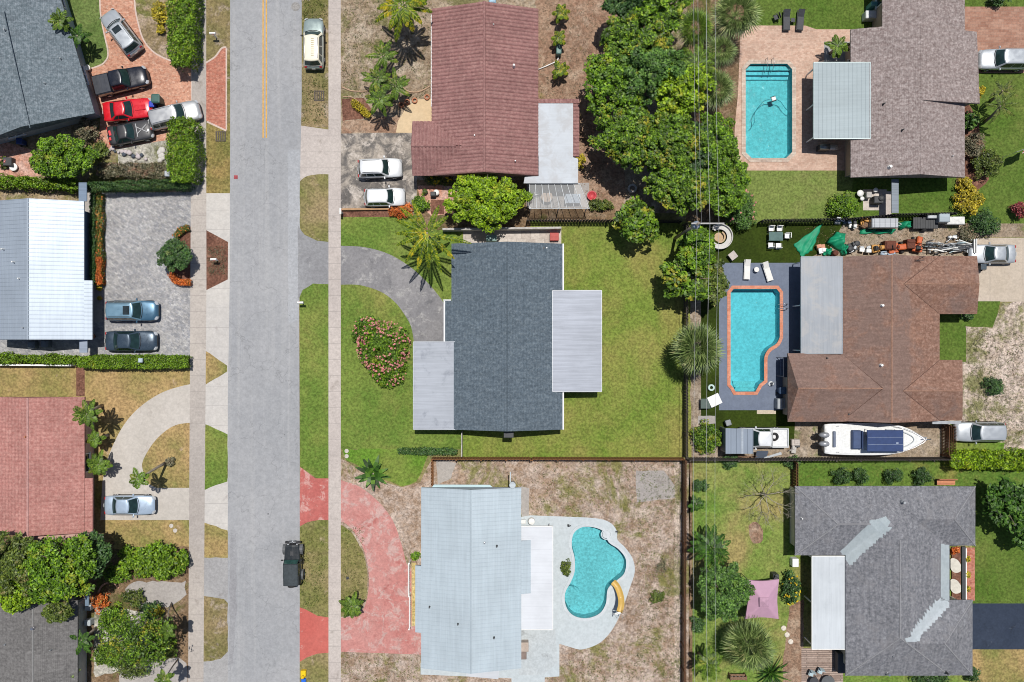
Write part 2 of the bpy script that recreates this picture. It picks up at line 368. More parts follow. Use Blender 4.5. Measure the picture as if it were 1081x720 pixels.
M_gpav = pavers('grey_pavers', [ph(134, 136, 142), ph(168, 168, 170), ph(190, 188, 186), ph(150, 152, 158), ph(206, 204, 202)], .36, .2, rot=.6)
M_hpav = pavers('tan_pavers', [ph(196, 160, 140), ph(214, 180, 160), ph(222, 192, 172)], .3, .12, (.3, .24, .2))
M_hdrive = pavers('brown_pavers', [ph(160, 116, 98), ph(180, 136, 116), ph(192, 152, 132)], .5, .14, squash=2)
M_blue_deck = hard('blue_deck', ph(118, 128, 148), ph(128, 138, 156), ph(104, 112, 130), .25, .07)
M_white_deck = hard('white_deck', ph(204, 214, 218), ph(212, 220, 224), ph(184, 196, 200), .25, .06)
M_white_patio = hard('stained_patio', ph(200, 208, 212), ph(210, 216, 218), ph(150, 152, 154), .42, .12)
M_patio_f = pavers('patio_slabs', [ph(206, 196, 186), ph(218, 208, 198), ph(190, 178, 168)], .9, .14, squash=1)
M_beige = hard('beige_patio', ph(228, 202, 164), ph(232, 208, 172), ph(214, 180, 140), .2, .06)
M_drive_i = hard('driveway_east', ph(204, 190, 172), ph(214, 200, 184), ph(180, 160, 140), .3, .10, (0, 3.2, .04), (.26, .23, .2))
M_drive_j = hard('sealed_drive', ph(52, 62, 80), ph(62, 72, 90), ph(44, 50, 62), .3, .12, light=ph(92, 100, 112), lamt=.18)
M_grey_slab = hard('grey_slab', ph(176, 170, 166), ph(190, 184, 178), ph(140, 134, 130), .35, .14)
M_edge = plain('concrete_edging', ph(222, 200, 188), .9, vs=5)
M_yellow = plain('yellow_road_paint', ph(226, 176, 92), .8, var=.18, vs=5)
M_yellow2 = hard('worn_paint', ph(196, 178, 150), ph(206, 186, 156), ph(170, 172, 176), .4, .1)
M_beige_f = plain('sand', ph(214, 200, 178), .95, vs=6)

POOL_H = rect(786.5, 67, 836.5, 167.5)
POOL_H = [(792, 67), (831, 67), (836.5, 73), (836.5, 161), (830, 167.5), (793, 167.5), (786.5, 161), (786.5, 73)]
POOL_I = [(770.5, 309), (774, 304.5), (820, 304.5), (823.5, 309), (823.5, 353)]+cr([(823.5, 356), (820, 363), (812, 368.5), (807.5, 376), (807, 386)], 4, False)+[(807, 402), (802, 406), (800, 409.5), (797.5, 414), (776, 414), (773.5, 409.5), (770.5, 406)]
POOL_G = cr([(603, 576), (605, 563), (614, 556), (627, 556), (638, 561), (643, 572), (653, 579), (661, 590), (659.5, 605), (650, 614), (642, 622), (640, 637), (633, 648), (619, 653), (605, 650), (597, 640), (596, 626), (602, 614), (606, 603), (606, 589)], 5)
HOLES = [POOL_H, POOL_I, POOL_G]
sheet('ground', rect(-3200, -3200, 4200, 4000), 0, M_ground, HOLES)
sheet('road', [(242.5, -900), (243, 150), (242.5, 300), (240.5, 420), (241, 1700), (316, 1700), (316.5, 500), (315.5, 250), (318.5, 100), (318.8, -900)], 3, M_road)
for x in (277.8, 281.2):
    o = sheet('lane_marking', rect(x-.72, -900, x+.72, 145.5), 4, M_yellow)
sheet('sidewalk', [(203.5, -900), (217.5, -900), (217.8, 180), (218, 300), (216.3, 500), (214.8, 720), (214, 1600), (198, 1600), (198.6, 720), (200.3, 440), (201.5, 200), (202.5, 90)], 3, M_walk_l)
sheet('sidewalk', [(346.8, -900), (359.6, -900), (360, 1600), (346.8, 1600)], 4, M_walk_r)
sheet('road_patch', wob([(304, 158), (317, 158), (316, 260), (315.5, 338), (304.5, 342)], 9, .5, 40), 3.3, hard('asphalt_patch', ph(176, 179, 184), ph(186, 188, 192), ph(158, 160, 166), .25, .14))
sheet('road_patch', wob([(243, 560), (249, 558), (250, 640), (246, 700), (242, 702)], 7, .8, 41), 3.3, hard('asphalt_edge', ph(158, 158, 162), ph(170, 171, 174), ph(140, 140, 144), .3, .14))
for q in ((300.5, 459, .5), (283, 542.5, .8), (297, 462, .35), (306, 333, .4), (266, 156, .5), (262, 149, .4)): sheet('tar_spot', wob(cr([(q[0]-q[2], q[1]), (q[0], q[1]-q[2]*.7), (q[0]+q[2]*1.3, q[1]), (q[0], q[1]+q[2])], 3), 1, .15, 42), 3.5, DARK)
# left verge
VX0, VX1 = 210, 245
sheet('grass_verge', rect(VX0, -900, VX1, 200), 1, M_verge_n)
sheet('dry_verge', rect(VX0, 130, VX1, 204), 2, M_orange)
sheet('brick_apron', [(216, 66), (226, 60), (234, 51), (239, 50), (239, 137), (217, 127)], 2.4, M_brick2)
sheet('concrete_apron', [(216, 202), (243.5, 191.5), (243.5, 470), (216, 560)], 1.5, M_apron)
sheet('concrete_apron', [(210, 505), (243.5, 505), (243.5, 562), (210, 552)], 1.6, M_apron)
sheet('mulch_bed', [(217.8, 243), (240.8, 255.5), (240.5, 295), (217.5, 306.5)], 2.2, M_mulch)
sheet('grass_verge', wob([(217, 370), (239.6, 386), (239.6, 392.5), (217, 406)], 5, .4, 1), 2.2, M_lawn_dry)
sheet('grass_verge', wob([(216.6, 447.5), (240.2, 458.5), (240.2, 508), (216, 517)], 6, .4, 2), 2.2, M_lawn_d)
sheet('grass_verge', wob([(215.5, 551.5), (240.4, 560), (240.5, 588.5), (215, 589)], 6, .5, 3), 2.2, M_lawn_dry)
sheet('grey_apron', rect(210, 588, 243, 900), 1.2, M_aprong)
sheet('grass_verge', wob([(214, 629.5), (236, 632), (240.3, 637), (240.5, 688), (233, 695), (224, 698), (214, 699)], 6, .6, 4), 2.2, M_verge_n)
# right verge
sheet('grass_verge', wob(rect(317.5, -300, 348, 134), 7, .5, 5), 1.5, M_verge_n)
sheet('concrete_apron', [(317, 132.5), (348, 137), (348, 186.5), (335, 184), (317, 191)], 2.2, M_walk_r)
sheet('grass_verge', [(317, 192)]+cr([(318, 190), (324, 186), (336, 184), (347, 184)], 4, False)+[(348, 256)]+cr([(347, 256), (330, 254), (322, 249), (316, 240)], 4, False), 2.3, M_verge_i)
sheet('driveway_apron', wob([(314.5, 238), (322, 248), (335, 254), (348, 255), (348, 300), (330, 299), (320, 306), (314.5, 318)], 6, .5, 77), 3.4, hard('apron_blend', ph(150, 150, 153), ph(166, 167, 170), ph(132, 132, 136), .35, .14, light=ph(178, 178, 178), lamt=.3))
sheet('grass_verge', cr([(316.5, 322), (317, 311), (324, 301), (335, 299), (347.5, 299)], 4, False)+[(347.5, 505), (335, 505), (325, 498), (317, 493)], 2.3, M_lawn_d)
sheet('red_apron', [(317, 493), (325, 499), (333, 505), (348, 505), (348, 549), (336, 549), (325, 551), (316, 556)], 2.4, M_red_n)
sheet('grass_verge', wob([(316, 556), (326, 551), (336, 549), (348, 549), (348, 652), (338, 650), (326, 647), (316, 640)], 6, .5, 6), 2.2, M_verge_i)
sheet('red_apron', [(316, 641), (322, 643), (335, 650), (348, 652), (348, 689), (335, 690), (324, 694), (316, 699)], 2.4, M_red_s)
sheet('grass_verge', rect(316, 688, 348, 1100), 1.5, M_verge_i)
# lots on the left
sheet('garden', rect(-400, -300, 206, 213), .6, M_bed)
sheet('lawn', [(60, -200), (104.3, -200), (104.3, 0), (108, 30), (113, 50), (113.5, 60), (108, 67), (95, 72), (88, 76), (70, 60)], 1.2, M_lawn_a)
DRV = [(106.2, -200), (141, -200), (141.5, 0), (146, 28), (152, 45), (165, 58), (186, 67), (203, 68.5), (203, 147), (178, 148), (112, 156), (104, 150), (106, 122), (97, 92), (90, 74), (97, 72.5), (109, 69), (114.6, 62), (115, 52), (110.6, 36), (106.2, 8)]
sheet('brick_driveway', DRV, 1.6, M_brick)
def strip(name, pts, wpx, lvl, mat):
    L, R = [], []
    for i, p in enumerate(pts):
        a, b = pts[max(i-1, 0)], pts[min(i+1, len(pts)-1)]; d = math.hypot(b[0]-a[0], b[1]-a[1]); nx, ny = -(b[1]-a[1])/d*wpx/2, (b[0]-a[0])/d*wpx/2
        L.append((p[0]+nx, p[1]+ny)); R.append((p[0]-nx, p[1]-ny))
    return sheet(name, L+R[::-1], lvl, mat)
strip('driveway_edging', cr([(105.4, -60), (105.4, 0), (107, 20), (110.5, 38), (113.6, 52), (113.4, 61), (107.5, 68), (97, 72), (90, 74)], 4, False), 1.5, 2.2, M_edge)
strip('driveway_edging', cr([(141.5, -60), (142, 0), (146.5, 27), (152.6, 44), (165, 57), (186, 66.5)], 4, False), 1.6, 2.2, M_edge)
strip('driveway_edging', [(202.3, 68), (202.3, 110)], 1.4, 2.2, M_edge)
strip('driveway_edging', cr([(217, 66.5), (227, 60), (234, 51), (239, 50)], 4, False), 1.8, 3.4, M_edge)
strip('driveway_edging', [(218.5, 128.5), (239, 138)], 1.8, 3.4, M_edge)
strip('driveway_edging', [(239, 51), (239, 137)], 1.5, 3.5, M_edge)
sheet('rock_bed', wob([(122, 152), (178, 144), (180, 174), (125, 176)], 6, 1, 7), 1.5, M_rock)
sheet('garden_chips', wob([(-60, 150), (10, 150), (34, 158), (46, 186), (-60, 186)], 6, 1.2, 8), 1.4, M_pinkground)
sheet('garden_chips', [(100, 145), (180, 139), (180, 147), (118, 158), (98, 158)], 2.0, M_brick)
sheet('paver_driveway', [(107.5, 203), (202.3, 203), (201, 376), (-20, 377), (-20, 340), (107.5, 340)], 1.4, M_gpav)
sheet('shaded_path', [(90, 200), (101, 200), (101, 306), (107.5, 306), (107.5, 378), (80, 378)], 1.2, M_grey_slab)
sheet('mulch_bed', [(202, 239), (188, 248), (178, 262), (176, 282), (188, 300), (202, 301)], 2.2, M_mulch)
sheet('lawn', rect(-400, 386, 204, 580), 1.0, M_lawn_dry)
sheet('soil_strip', rect(80.5, 388, 89.5, 418), 1.6, M_mulch)
OUT = cr([(204, 405), (190, 408), (172, 414), (155, 424), (140, 437), (128, 453), (118, 473), (112, 490), (108, 510)], 4, False)
INN = cr([(152, 500), (150, 490), (155, 478), (164, 465), (176, 454), (188, 448), (204, 446)], 4, False)
sheet('concrete_driveway', OUT+[(106, 549), (204, 549), (204, 515), (165, 515), (155, 510)]+INN, 1.8, M_drive_c)
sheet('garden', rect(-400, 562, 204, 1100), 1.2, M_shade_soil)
sheet('lawn', wob([(100, 551), (200, 550), (200, 577), (150, 578), (112, 580)], 7, .8, 9), 1.6, M_lawn_dry)
sheet('grey_driveway', wob([(132, 622), (140, 614), (196, 614), (196, 628), (182, 640), (160, 642), (138, 640)], 5, 1.2, 10), 1.8, M_grey_slab)
sheet('grey_driveway', wob([(128, 702), (160, 698), (190, 695), (198, 700), (198, 800), (120, 800)], 5, 1.5, 11), 1.8, M_grey_slab)
sheet('garden', wob([(100, 640), (160, 645), (160, 700), (100, 715)], 6, 1.5, 12), 1.5, M_rock)
# lots on the right of the road
sheet('dirt_yard', rect(358, -300, 728, 225), .8, M_dirt_e)
sheet('dirt_yard', wob(rect(566, -300, 660, 236), 10, 2, 13), 1.2, M_dirt_es)
sheet('garden_bed', wob([(361, 104), (384, 103), (394, 118), (392, 124), (361, 128)], 5, .6, 14), 1.4, M_mulch)
sheet('sandy_strip', wob([(361, 129), (392, 125), (420, 122), (437, 140), (361, 141)], 6, 1, 15), 1.6, M_dirt_es)
sheet('beige_patio', [(430, 112), (441, 105), (458, 104), (458, 141), (418, 140), (420, 128)], 2.0, M_beige)
sheet('worn_driveway', wob([(359, 141), (440, 140), (440, 216), (434, 221), (359, 221)], 8, .5, 16), 1.8, M_drive_e)
sheet('garden_bed', rect(360, 221, 420, 229), 2.0, M_mulch)
sheet('lawn', rect(359, 227, 570, 474), 1.6, M_lawn_d)
sheet('lawn', rect(488, 234, 730, 484), 2.0, M_lawn_c)
sheet('garden_bed', rect(440, 190, 560, 243), 2.2, M_shade_soil)
sheet('garden_bed', wob(rect(556, 219, 650, 232), 6, 1, 17), 2.4, M_shade_soil)
sheet('entry_paving', wob([(441, 196), (482, 196), (482, 214), (470, 226), (455, 228), (444, 216)], 5, .6, 18), 2.6, M_pinkground)
sheet('brown_mat', rect(455, 211, 469, 226), 3, M_mulch)
sheet('patio', rect(489, 242, 592.5, 262), 2.8, M_patio_f)
sheet('asphalt_driveway', [(358, 259.5)]+cr([(361, 259.5), (385, 261), (410, 268), (432, 281), (450, 297), (463, 312), (470, 322)], 5, False)+[(470, 362), (437, 362)]+cr([(437, 361), (434, 345), (427, 332), (417, 319), (402, 308), (380, 301), (361, 300.5)], 5, False)+[(358, 300.5)], 2.6, M_drive_f)
sheet('lawn', wob([(361, 474), (450, 474), (451, 482), (440, 508), (424, 514), (404, 506), (390, 498), (366, 486)], 7, .8, 19), 2.6, M_lawn_bright)
sheet('dirt_yard', wob([(360, 484), (390, 500), (404, 508), (424, 515), (444, 508), (456, 484), (728, 484), (728, 1100), (359, 1100), (359, 484)], 12, .8, 20), 2.2, M_dirt_g, [POOL_G])
sheet('sandy_strip', wob(rect(712, 486, 723, 730), 10, .8, 21), 2.6, M_gravel)
sheet('grey_slab', wob([(671, 497), (700, 497), (712, 512), (712, 526), (672, 530)], 7, .6, 22), 2.8, M_grey_slab)
sheet('grey_slab', wob([(460, 485), (482, 489), (476, 505), (462, 512)], 5, .6, 23), 2.8, M_grey_slab)
sheet('grey_slab', wob([(550, 513), (559, 515), (558, 545), (551, 545)], 5, .4, 24), 2.8, M_grey_slab)
sheet('red_driveway', [(358, 506), (361, 507)]+cr([(363, 508), (380, 514), (400, 530), (415, 550), (424, 575), (429, 595)], 4, False)+[(432, 600), (440, 600), (440, 640), (444, 664), (446, 691), (358, 688), (358, 652)]+cr([(361, 652), (376, 650), (385, 640), (389, 622), (389, 602), (384, 580), (374, 562), (364, 552), (360, 551)], 4, False)+[(358, 551)], 2.8, M_red_f)
sheet('island_bed', wob([(359, 553), (372, 562), (383, 582), (388, 602), (388, 622), (383, 641), (374, 650), (359, 651)], 5, .4, 25), 2.6, M_verge_i)
DECK_G = [(548, 546), (560, 544)]+cr([(600, 545.5), (628, 547), (643, 551), (651, 560), (652, 570), (660, 578), (668, 590), (670, 604), (665, 620), (658, 640), (648, 662), (634, 678), (615, 685.5), (602, 683), (592, 680)], 4, False)+[(590.5, 680), (590.5, 714), (575, 715), (575, 760), (540, 760), (540, 716), (444, 712), (444, 700), (548, 700)]
sheet('pool_deck', DECK_G, 3.4, M_white_deck, [POOL_G])
sheet('stained_patio', wob([(548, 664), (586, 664), (588, 700), (574, 712), (548, 712)], 8, .4, 26), 4.2, M_white_patio)
# east side of the utility line
sheet('lawn', rect(728, -300, 1500, 236), 1.2, M_lawn_he, [POOL_H])
sheet('lawn', rect(780, 178, 900, 236), 1.6, M_lawn_h)
sheet('garden', wob(rect(725, -300, 786, 236), 10, 1, 27), 1.5, M_shade_soil)
sheet('pool_patio', [(782, 27), (850, 27), (862, 31), (903, 31), (903, 180), (774, 180), (776, 130), (779, 100)], 2.2, M_hpav, [POOL_H])
sheet('grey_slab', rect(870, 44, 903, 66), 3.0, M_aprong)
sheet('brown_driveway', rect(1012, 7, 1500, 77), 2.0, M_hdrive)
sheet('garden_bed', wob([(1010, 108), (1022, 108), (1034, 130), (1036, 150), (1045, 165), (1044, 190), (1034, 200), (1015, 220), (1010, 210)], 6, 1, 28), 2.0, M_mulch)
sheet('work_yard', [(728, 236), (1500, 236), (1500, 250), (1026, 250), (1026, 460), (1010, 486), (728, 486)], 1.6, M_dirt_i, [POOL_I])
sheet('artificial_turf', [(740, 236), (890, 236), (876, 262), (846, 276), (846, 310), (838, 470), (740, 470)], 2.2, M_turf, [POOL_I])
sheet('blue_deck', rect(759, 277.5, 846, 433), 3.0, M_blue_deck, [POOL_I])
sheet('deck_step', rect(799, 433, 819, 437), 3.2, M_beige_f)
sheet('garden_path', wob(rect(729, 300, 737, 470), 8, .8, 29), 2.8, M_dirt_i)
sheet('garden_path', wob(rect(737, 439, 755, 447), 5, .5, 30), 3.0, M_grey_slab)
sheet('concrete_driveway', rect(1026, 251, 1500, 318.5), 2.2, M_drive_i)
sheet('lawn', [(990, 318), (1056, 318), (1050, 345), (1020, 345), (1020, 382), (990, 382)], 2.4, M_lawn_he)
sheet('gravel_yard', wob([(1020, 345), (1048, 346), (1058, 319), (1500, 319), (1500, 478), (1000, 478), (1000, 440), (1016, 440), (1016, 382), (1021, 382)], 8, .8, 31), 2.6, M_gravel)
sheet('lawn', wob([(1003, 446), (1012, 446), (1016, 464), (1060, 468), (1060, 480), (1003, 482)], 5, .8, 32), 3.0, M_lawn_bright)
sheet('boat_pad', rect(848, 445, 995, 484), 2.4, M_dirt_i)
sheet('lawn', rect(728, 486, 1500, 1100), 1.4, M_lawn_j)
sheet('lawn', rect(842, 486, 1500, 514), 2.0, M_lawn_j2)
sheet('lawn', [(1026, 514), (1500, 514), (1500, 637), (1026, 637)], 2.2, M_lawn_he)
sheet('lawn', rect(1024, 685, 1500, 1100), 2.4, M_lawn_dry)
sheet('sealed_driveway', rect(1024, 637, 1500, 685.5), 3.0, M_drive_j)
sheet('dirt_strip', wob([(833, 640), (848, 632), (848, 730), (826, 730), (828, 690)], 6, 1.2, 33), 2.4, M_dirt_es)
sheet('wood_deck', [(846, 684), (890, 684), (890, 760), (846, 760)], 2.6, pavers('deck_boards', [ph(150, 128, 118), ph(176, 154, 142), ph(196, 176, 164)], 2.2, .16, (.1, .08, .07), .02, 0, 12))
sheet('soil_strip', rect(727, 486, 731, 740), 2.2, M_shade_soil)
sheet('bare_patch', wob(cr([(790, 555), (797, 551), (804, 557), (806, 567), (800, 574), (793, 571)], 3), 4, .8, 34), 2.4, M_dirt_es)
sheet('brick_strip', rect(1018, 578, 1029, 634), 3.4, M_brick2)
# ------------------------------------------------------------------ houses
STUC = {}
def stucco(name, c): return plain(name, c, .9, var=.06, vs=2, grime=.3)
def inset(poly, d):
    n = len(poly); a = sum(poly[i][0]*poly[(i+1) % n][1]-poly[(i+1) % n][0]*poly[i][1] for i in range(n))
    if a < 0: poly = poly[::-1]
    out = []
    for i in range(n):
        p0, p1, p2 = Vector(poly[i-1]), Vector(poly[i]), Vector(poly[(i+1) % n])
        e1, e2 = (p1-p0).normalized(), (p2-p1).normalized(); n1, n2 = Vector((-e1.y, e1.x)), Vector((-e2.y, e2.x))
        den = 1+n1.dot(n2); m = (n1+n2)/max(den, .2)
        out.append(tuple(p1+m*d))
    return out
def slab(mb, poly_xyz, th):      # a roof plane (3D polygon, ccw seen from above) with thickness
    n = len(poly_xyz); top = [Vector(p) for p in poly_xyz]; bot = [p-Vector((0, 0, th)) for p in top]
    mb.add(top+bot, [tuple(range(n)), tuple(range(2*n-1, n-1, -1))]+[(i, n+i, n+(i+1) % n, (i+1) % n) for i in range(n)])
def patch(mb, A, B, C, D, nu, nv, fn):   # relief over a quad; u along A>B, v along A>D
    A, B, C, D = map(Vector, (A, B, C, D)); N = (B-A).cross(D-A).normalized()
    if N.z < 0: N = -N
    Lu, Lv = (B-A).length, (D-A).length
    flip = (B-A).cross(D-A).z < 0
    vs = []; fs = []
    for j in range(nv+1):
        for i in range(nu+1):
            u, v = i/nu, j/nv
            p = A.lerp(B, u).lerp(D.lerp(C, u), v); vs.append(p+N*fn(u*Lu, v*Lv))
    for j in range(nv):
        for i in range(nu):
            a = j*(nu+1)+i; q = (a, a+1, a+nu+2, a+nu+1); fs.append(q[::-1] if flip else q)
    mb.add(vs, fs)
def ribs(mb, A, B, C, D, every, hgt=.045, wd=.05):   # standing seams running A>D, spaced along A>B
    A, B, C, D = map(Vector, (A, B, C, D)); N = (B-A).cross(D-A).normalized()
    if N.z < 0: N = -N
    n = max(1, round((B-A).length/every)); u = (B-A).normalized()*wd/2
    for i in range(n+1):
        t = min(max(i/n, .004), .996); p, q = A.lerp(B, t), D.lerp(C, t)
        mb.add([p-u, p+u, p+u*.6+N*hgt, p-u*.6+N*hgt, q-u, q+u, q+u*.6+N*hgt, q-u*.6+N*hgt], [(0, 1, 2, 3), (7, 6, 5, 4), (0, 4, 5, 1), (1, 5, 6, 2), (2, 6, 7, 3), (3, 7, 4, 0)])
def prism_roof(mb, a0, a1, b0, b1, ze, zr, kind='gable', axis='y', hip=(0, 0), ridge=None, th=.16):
    """closed roof body: ridge along axis. axis y: a=x range, b=y range (world). hip = hip run at the b0, b1 ends"""
    m = (a0+a1)/2 if ridge is None else ridge
    def V(a, b, z): return (a, b, z) if axis == 'y' else (b, a, z)
    vs = [V(a0, b0, ze), V(a1, b0, ze), V(a1, b1, ze), V(a0, b1, ze), V(m, b0+hip[0], zr), V(m, b1-hip[1], zr)]
    lo = [(x, y, z-th) for x, y, z in vs[:4]]
    fs = [(0, 4, 5, 3), (1, 2, 5, 4), (0, 1, 4), (2, 3, 5), (0, 6, 7, 1), (1, 7, 8, 2), (2, 8, 9, 3), (3, 9, 6, 0), (6, 9, 8, 7)]
    mb.add(vs+lo, fs)
    return vs
def ridge_cap(mb, p, q, r=.10, n=6):
    p, q = Vector(p), Vector(q); mb.tube([p-Vector((0, 0, .03)), q-Vector((0, 0, .03))], r, n)
class House:
    def __init__(s, label, cx, cy, name='house', cat='house'):
        c = P(cx, cy); s.root = thing(name, label, cat, c)
    def walls(s, poly_px, ze, mat, ins=.45, wins=(), name='wall', winmat=None):
        poly = inset([P2(x, y, ze) for x, y in poly_px], ins)
        mb = MB(); mb.prism(poly, 0, ze-.06, bottom=False); s.wall = mb.build(name, mat, s.root)
        for e, t, w_, h_, sill, kind in wins:
            a, b = Vector(poly[e]), Vector(poly[(e+1) % len(poly)]); u = (b-a).normalized(); n = Vector((u.y, -u.x)); c = a.lerp(b, t)
            ang = math.atan2(u.y, u.x)
            def L(x, y, z): return (c.x+u.x*x+n.x*y, c.y+u.y*x+n.y*y, z)
            f = MB(); zc = sill+h_/2
            f.box(L(0, .03, sill+.03), (w_, .1, .07), ang); f.box(L(0, .03, sill+h_-.03), (w_, .1, .07), ang)
            for sx in (-1, 0, 1) if w_ > 1.1 else (-1, 1): f.box(L(sx*(w_/2-.035), .032, zc), (.07, .1, h_-.13), ang)
            if kind == 'window': f.box(L(0, .09, sill-.04), (w_+.16, .14, .06), ang)
            fr = f.build(kind, winmat or TRIMW, s.root)
            g = MB(); g.box(L(0, .018, zc), (w_-.08, .03, h_-.1), ang)
            g.build('pane' if kind == 'window' else 'panel', GLASS if kind == 'window' else WHITEPL, fr)
        return poly
    def cover(s, x0, y0, x1, y1, z, mat, seams=None, every=.4, posts=(), th=.10, name='patio_cover', slope=(0, 0, 0, 0), edge=TRIMW, pts=None):
        """flat lean-to roof; slope gives dz at corners (x0y0, x1y0, x1y1, x0y1)"""
        c = pts or [(x0, y0), (x1, y0), (x1, y1), (x0, y1)]
        zz = [z+d for d in (list(slope)+[0]*len(c))[:len(c)]]
        V = [P(p[0], p[1], q) for p, q in zip(c, zz)]
        top = V[::-1]
        mb = MB(); slab(mb, top, th)
        if seams == 'x': ribs(mb, V[0], V[3], V[2], V[1], every, .016, .05)
        if seams == 'y': ribs(mb, V[0], V[1], V[2], V[3], every, .014, .05)
        o = mb.build(name, mat, s.root)
        if edge:
            e = MB()
            for i in range(len(V)):
                a, b = V[i], V[(i+1) % len(V)]
                d = (b-a).normalized(); nn = Vector((d.y, -d.x, 0))
                cc = sum(V, Vector())/len(V)
                if nn.dot((a+b)/2-cc) < 0: nn = -nn
                off = nn*.035; t_ = Vector((0, 0, .03)); l_ = Vector((0, 0, -th-.05))
                e.loft([[a+nn*.003+t_-d*.03, a+off*2+t_-d*.03, a+off*2+l_-d*.03, a+nn*.003+l_-d*.03], [b+nn*.003+t_+d*.03, b+off*2+t_+d*.03, b+off*2+l_+d*.03, b+nn*.003+l_+d*.03]], True, True)
            e.build('fascia', edge, o)
        if posts:
            for px, py in posts:
                q = MB(); v = P(px, py, z); q.box((v.x, v.y, (z-th)/2), (.1, .1, z-th)); q.build('post', TRIMW, o)
        return o
    def vents(s, roof, lst, mat=GREYM):
        for px, py, z, r, h_, m in lst:
            mb = MB(); v = P(px, py, z); mb.cyl((v.x, v.y), r, z-.5, z+h_, 10); mb.cyl((v.x, v.y), r*1.9, z-.5, z+.06, 12, r*1.2)
            mb.build('vent_pipe', m or mat, roof)
def fascia_box(mb, poly, z0, z1):     # gutter line along a roof edge polygon
    n = len(poly)
    out = inset(poly, -.07)
    if sum(poly[i][0]*poly[(i+1) % n][1]-poly[(i+1) % n][0]*poly[i][1] for i in range(n)) < 0: poly = poly[::-1]
    inn = inset(poly, -.004)
    for i in range(n):
        j = (i+1) % n; a, b, c, d = inn[i], inn[j], out[j], out[i]
        mb.loft([[(a[0], a[1], z0), (d[0], d[1], z0), (d[0], d[1], z1), (a[0], a[1], z1)], [(b[0], b[1], z0), (c[0], c[1], z0), (c[0], c[1], z1), (b[0], b[1], z1)]], True, True)
ZE = 2.75
# --- A: blue-grey shingle house, turned about 15 degrees, top left
M_sh_a = shingle('shingle_bluegrey', ph(100, 113, 121), ph(122, 134, 142), ph(150, 160, 168), .26, ph(106, 116, 124), .25, axis=0)
hA = House('blue grey shingle house in the top left corner beside the brick driveway with five cars', 40, 60)
def skew_roof(mb, q, ze, zr, t=.16):      # q: eave corners world (a,b,c,d) a-b gable end, ridge from mid ab to mid dc
    a, b, c, d = [Vector((*p, ze)) for p in q]; r0 = (a+b)/2; r1 = (d+c)/2; r0.z = r1.z = zr
    lo = [p-Vector((0, 0, t)) for p in (a, b, c, d)]
    mb.add([a, b, c, d, r0, r1]+lo, [(0, 4, 5, 3), (1, 2, 5, 4), (0, 1, 4), (2, 3, 5), (0, 6, 7, 1), (1, 7, 8, 2), (2, 8, 9, 3), (3, 9, 6, 0), (6, 9, 8, 7)])
mb = MB()
skew_roof(mb, [P2(100, 119.5, ZE), P2(48, -60, ZE), P2(-90, -27, ZE), P2(-38, 156, ZE)][::1], ZE, ZE)  # low slab under both slopes
mb = MB()
a, b, c, d = P2(100, 119.5, ZE), P2(46, -62, ZE), P2(-88, -25, ZE), P2(-36, 156, ZE)
skew_roof(mb, [d, a, b, c], ZE, 4.1)
skew_roof(mb, [P2(88, 77, ZE), P2(77, 40, ZE), P2(40, 50, ZE), P2(50, 88, ZE)], ZE-.02, ZE-.01) if False else None
rA = fix(mb.build('roof', M_sh_a, hA.root))
hA.walls([(100, 119.5), (46, -62), (-88, -25), (-36, 156)], ZE, stucco('stucco_pale_blue', ph(176, 190, 200)), .6, [(0, .25, 1.8, 1.2, 1, 'window'), (0, .75, 2.4, 1.2, 1, 'window'), (0, .5, .95, 2.1, .05, 'door'), (3, .3, 1.6, 1.1, 1, 'window'), (1, .3, 1.6, 1.1, 1, 'window')])
mb = MB(); ridge_cap(mb, P(3, 10, 4.10), P(31.5, 135, 4.10), .045); mb.build('ridge_cap', M_sh_a, rA)
hA.vents(rA, [(6, 32, 3.9, .07, .3, None), (48, 88, 3.5, .05, .22, None), (64, 62, 3.2, .05, .2, None)])
# --- B: white standing seam metal roof
M_mt_b = metal('metal_white', ph(180, 192, 206), .46, .24, .05, 1, ph(160, 170, 180), .1)
hB = House('house with a ribbed white metal roof beside the grey paver driveway', 40, 285)
zr = 4.2
mb = MB(); x1 = P(88.6, 0, ZE).x; xm = P(29.2, 0, zr).x; x0 = 2*xm-x1; y0 = P(0, 358.5, ZE).y; y1 = P(0, 212.3, ZE).y
V = prism_roof(mb, x0, x1, y0, y1, ZE, zr)
ribs(mb, V[1], V[2], V[5], V[4], .38, .026, .07); ribs(mb, V[0], V[3], V[5], V[4], .38, .026, .07)
x2 = P(96.2, 0, ZE).x; ys = P(0, 296, ZE).y; sl = (zr-ZE)/(x1-xm)
zz = ZE-sl*(x2-x1)
slab(mb, [(x1-.002, y0-.002, ZE), (x2, y0-.002, zz), (x2, ys, zz), (x1-.002, ys, ZE)], .15); ribs(mb, (x1, y0, ZE), (x1, ys, ZE), (x2, ys, zz), (x2, y0, zz), .38, .026, .07)
rB = mb.build('roof', M_mt_b, hB.root)
mb = MB(); ridge_cap(mb, V[4], V[5], .1, 6); mb.build('ridge_cap', M_mt_b, rB)
mb = MB(); mb.prism([(xm-7, y0+.5), (x1-.5, y0+.5), (x1-.5, y1-.5), (xm-7, y1-.5)], 0, ZE-.05, False)
hB.walls([(-32, 358.5), (-32, 212.3), (88.6, 212.3), (88.6, 358.5)], ZE, stucco('stucco_slate', ph(140, 158, 178)), .7, [(1, .3, 1.8, 1.2, 1, 'window'), (1, .7, 1.8, 1.2, 1, 'window'), (2, .25, 2.0, 1.3, .9, 'window'), (2, .6, 1.0, 2.1, .04, 'door'), (2, .85, 2.0, 1.3, .9, 'window'), (0, .35, 1.6, 1.1, 1, 'window')])
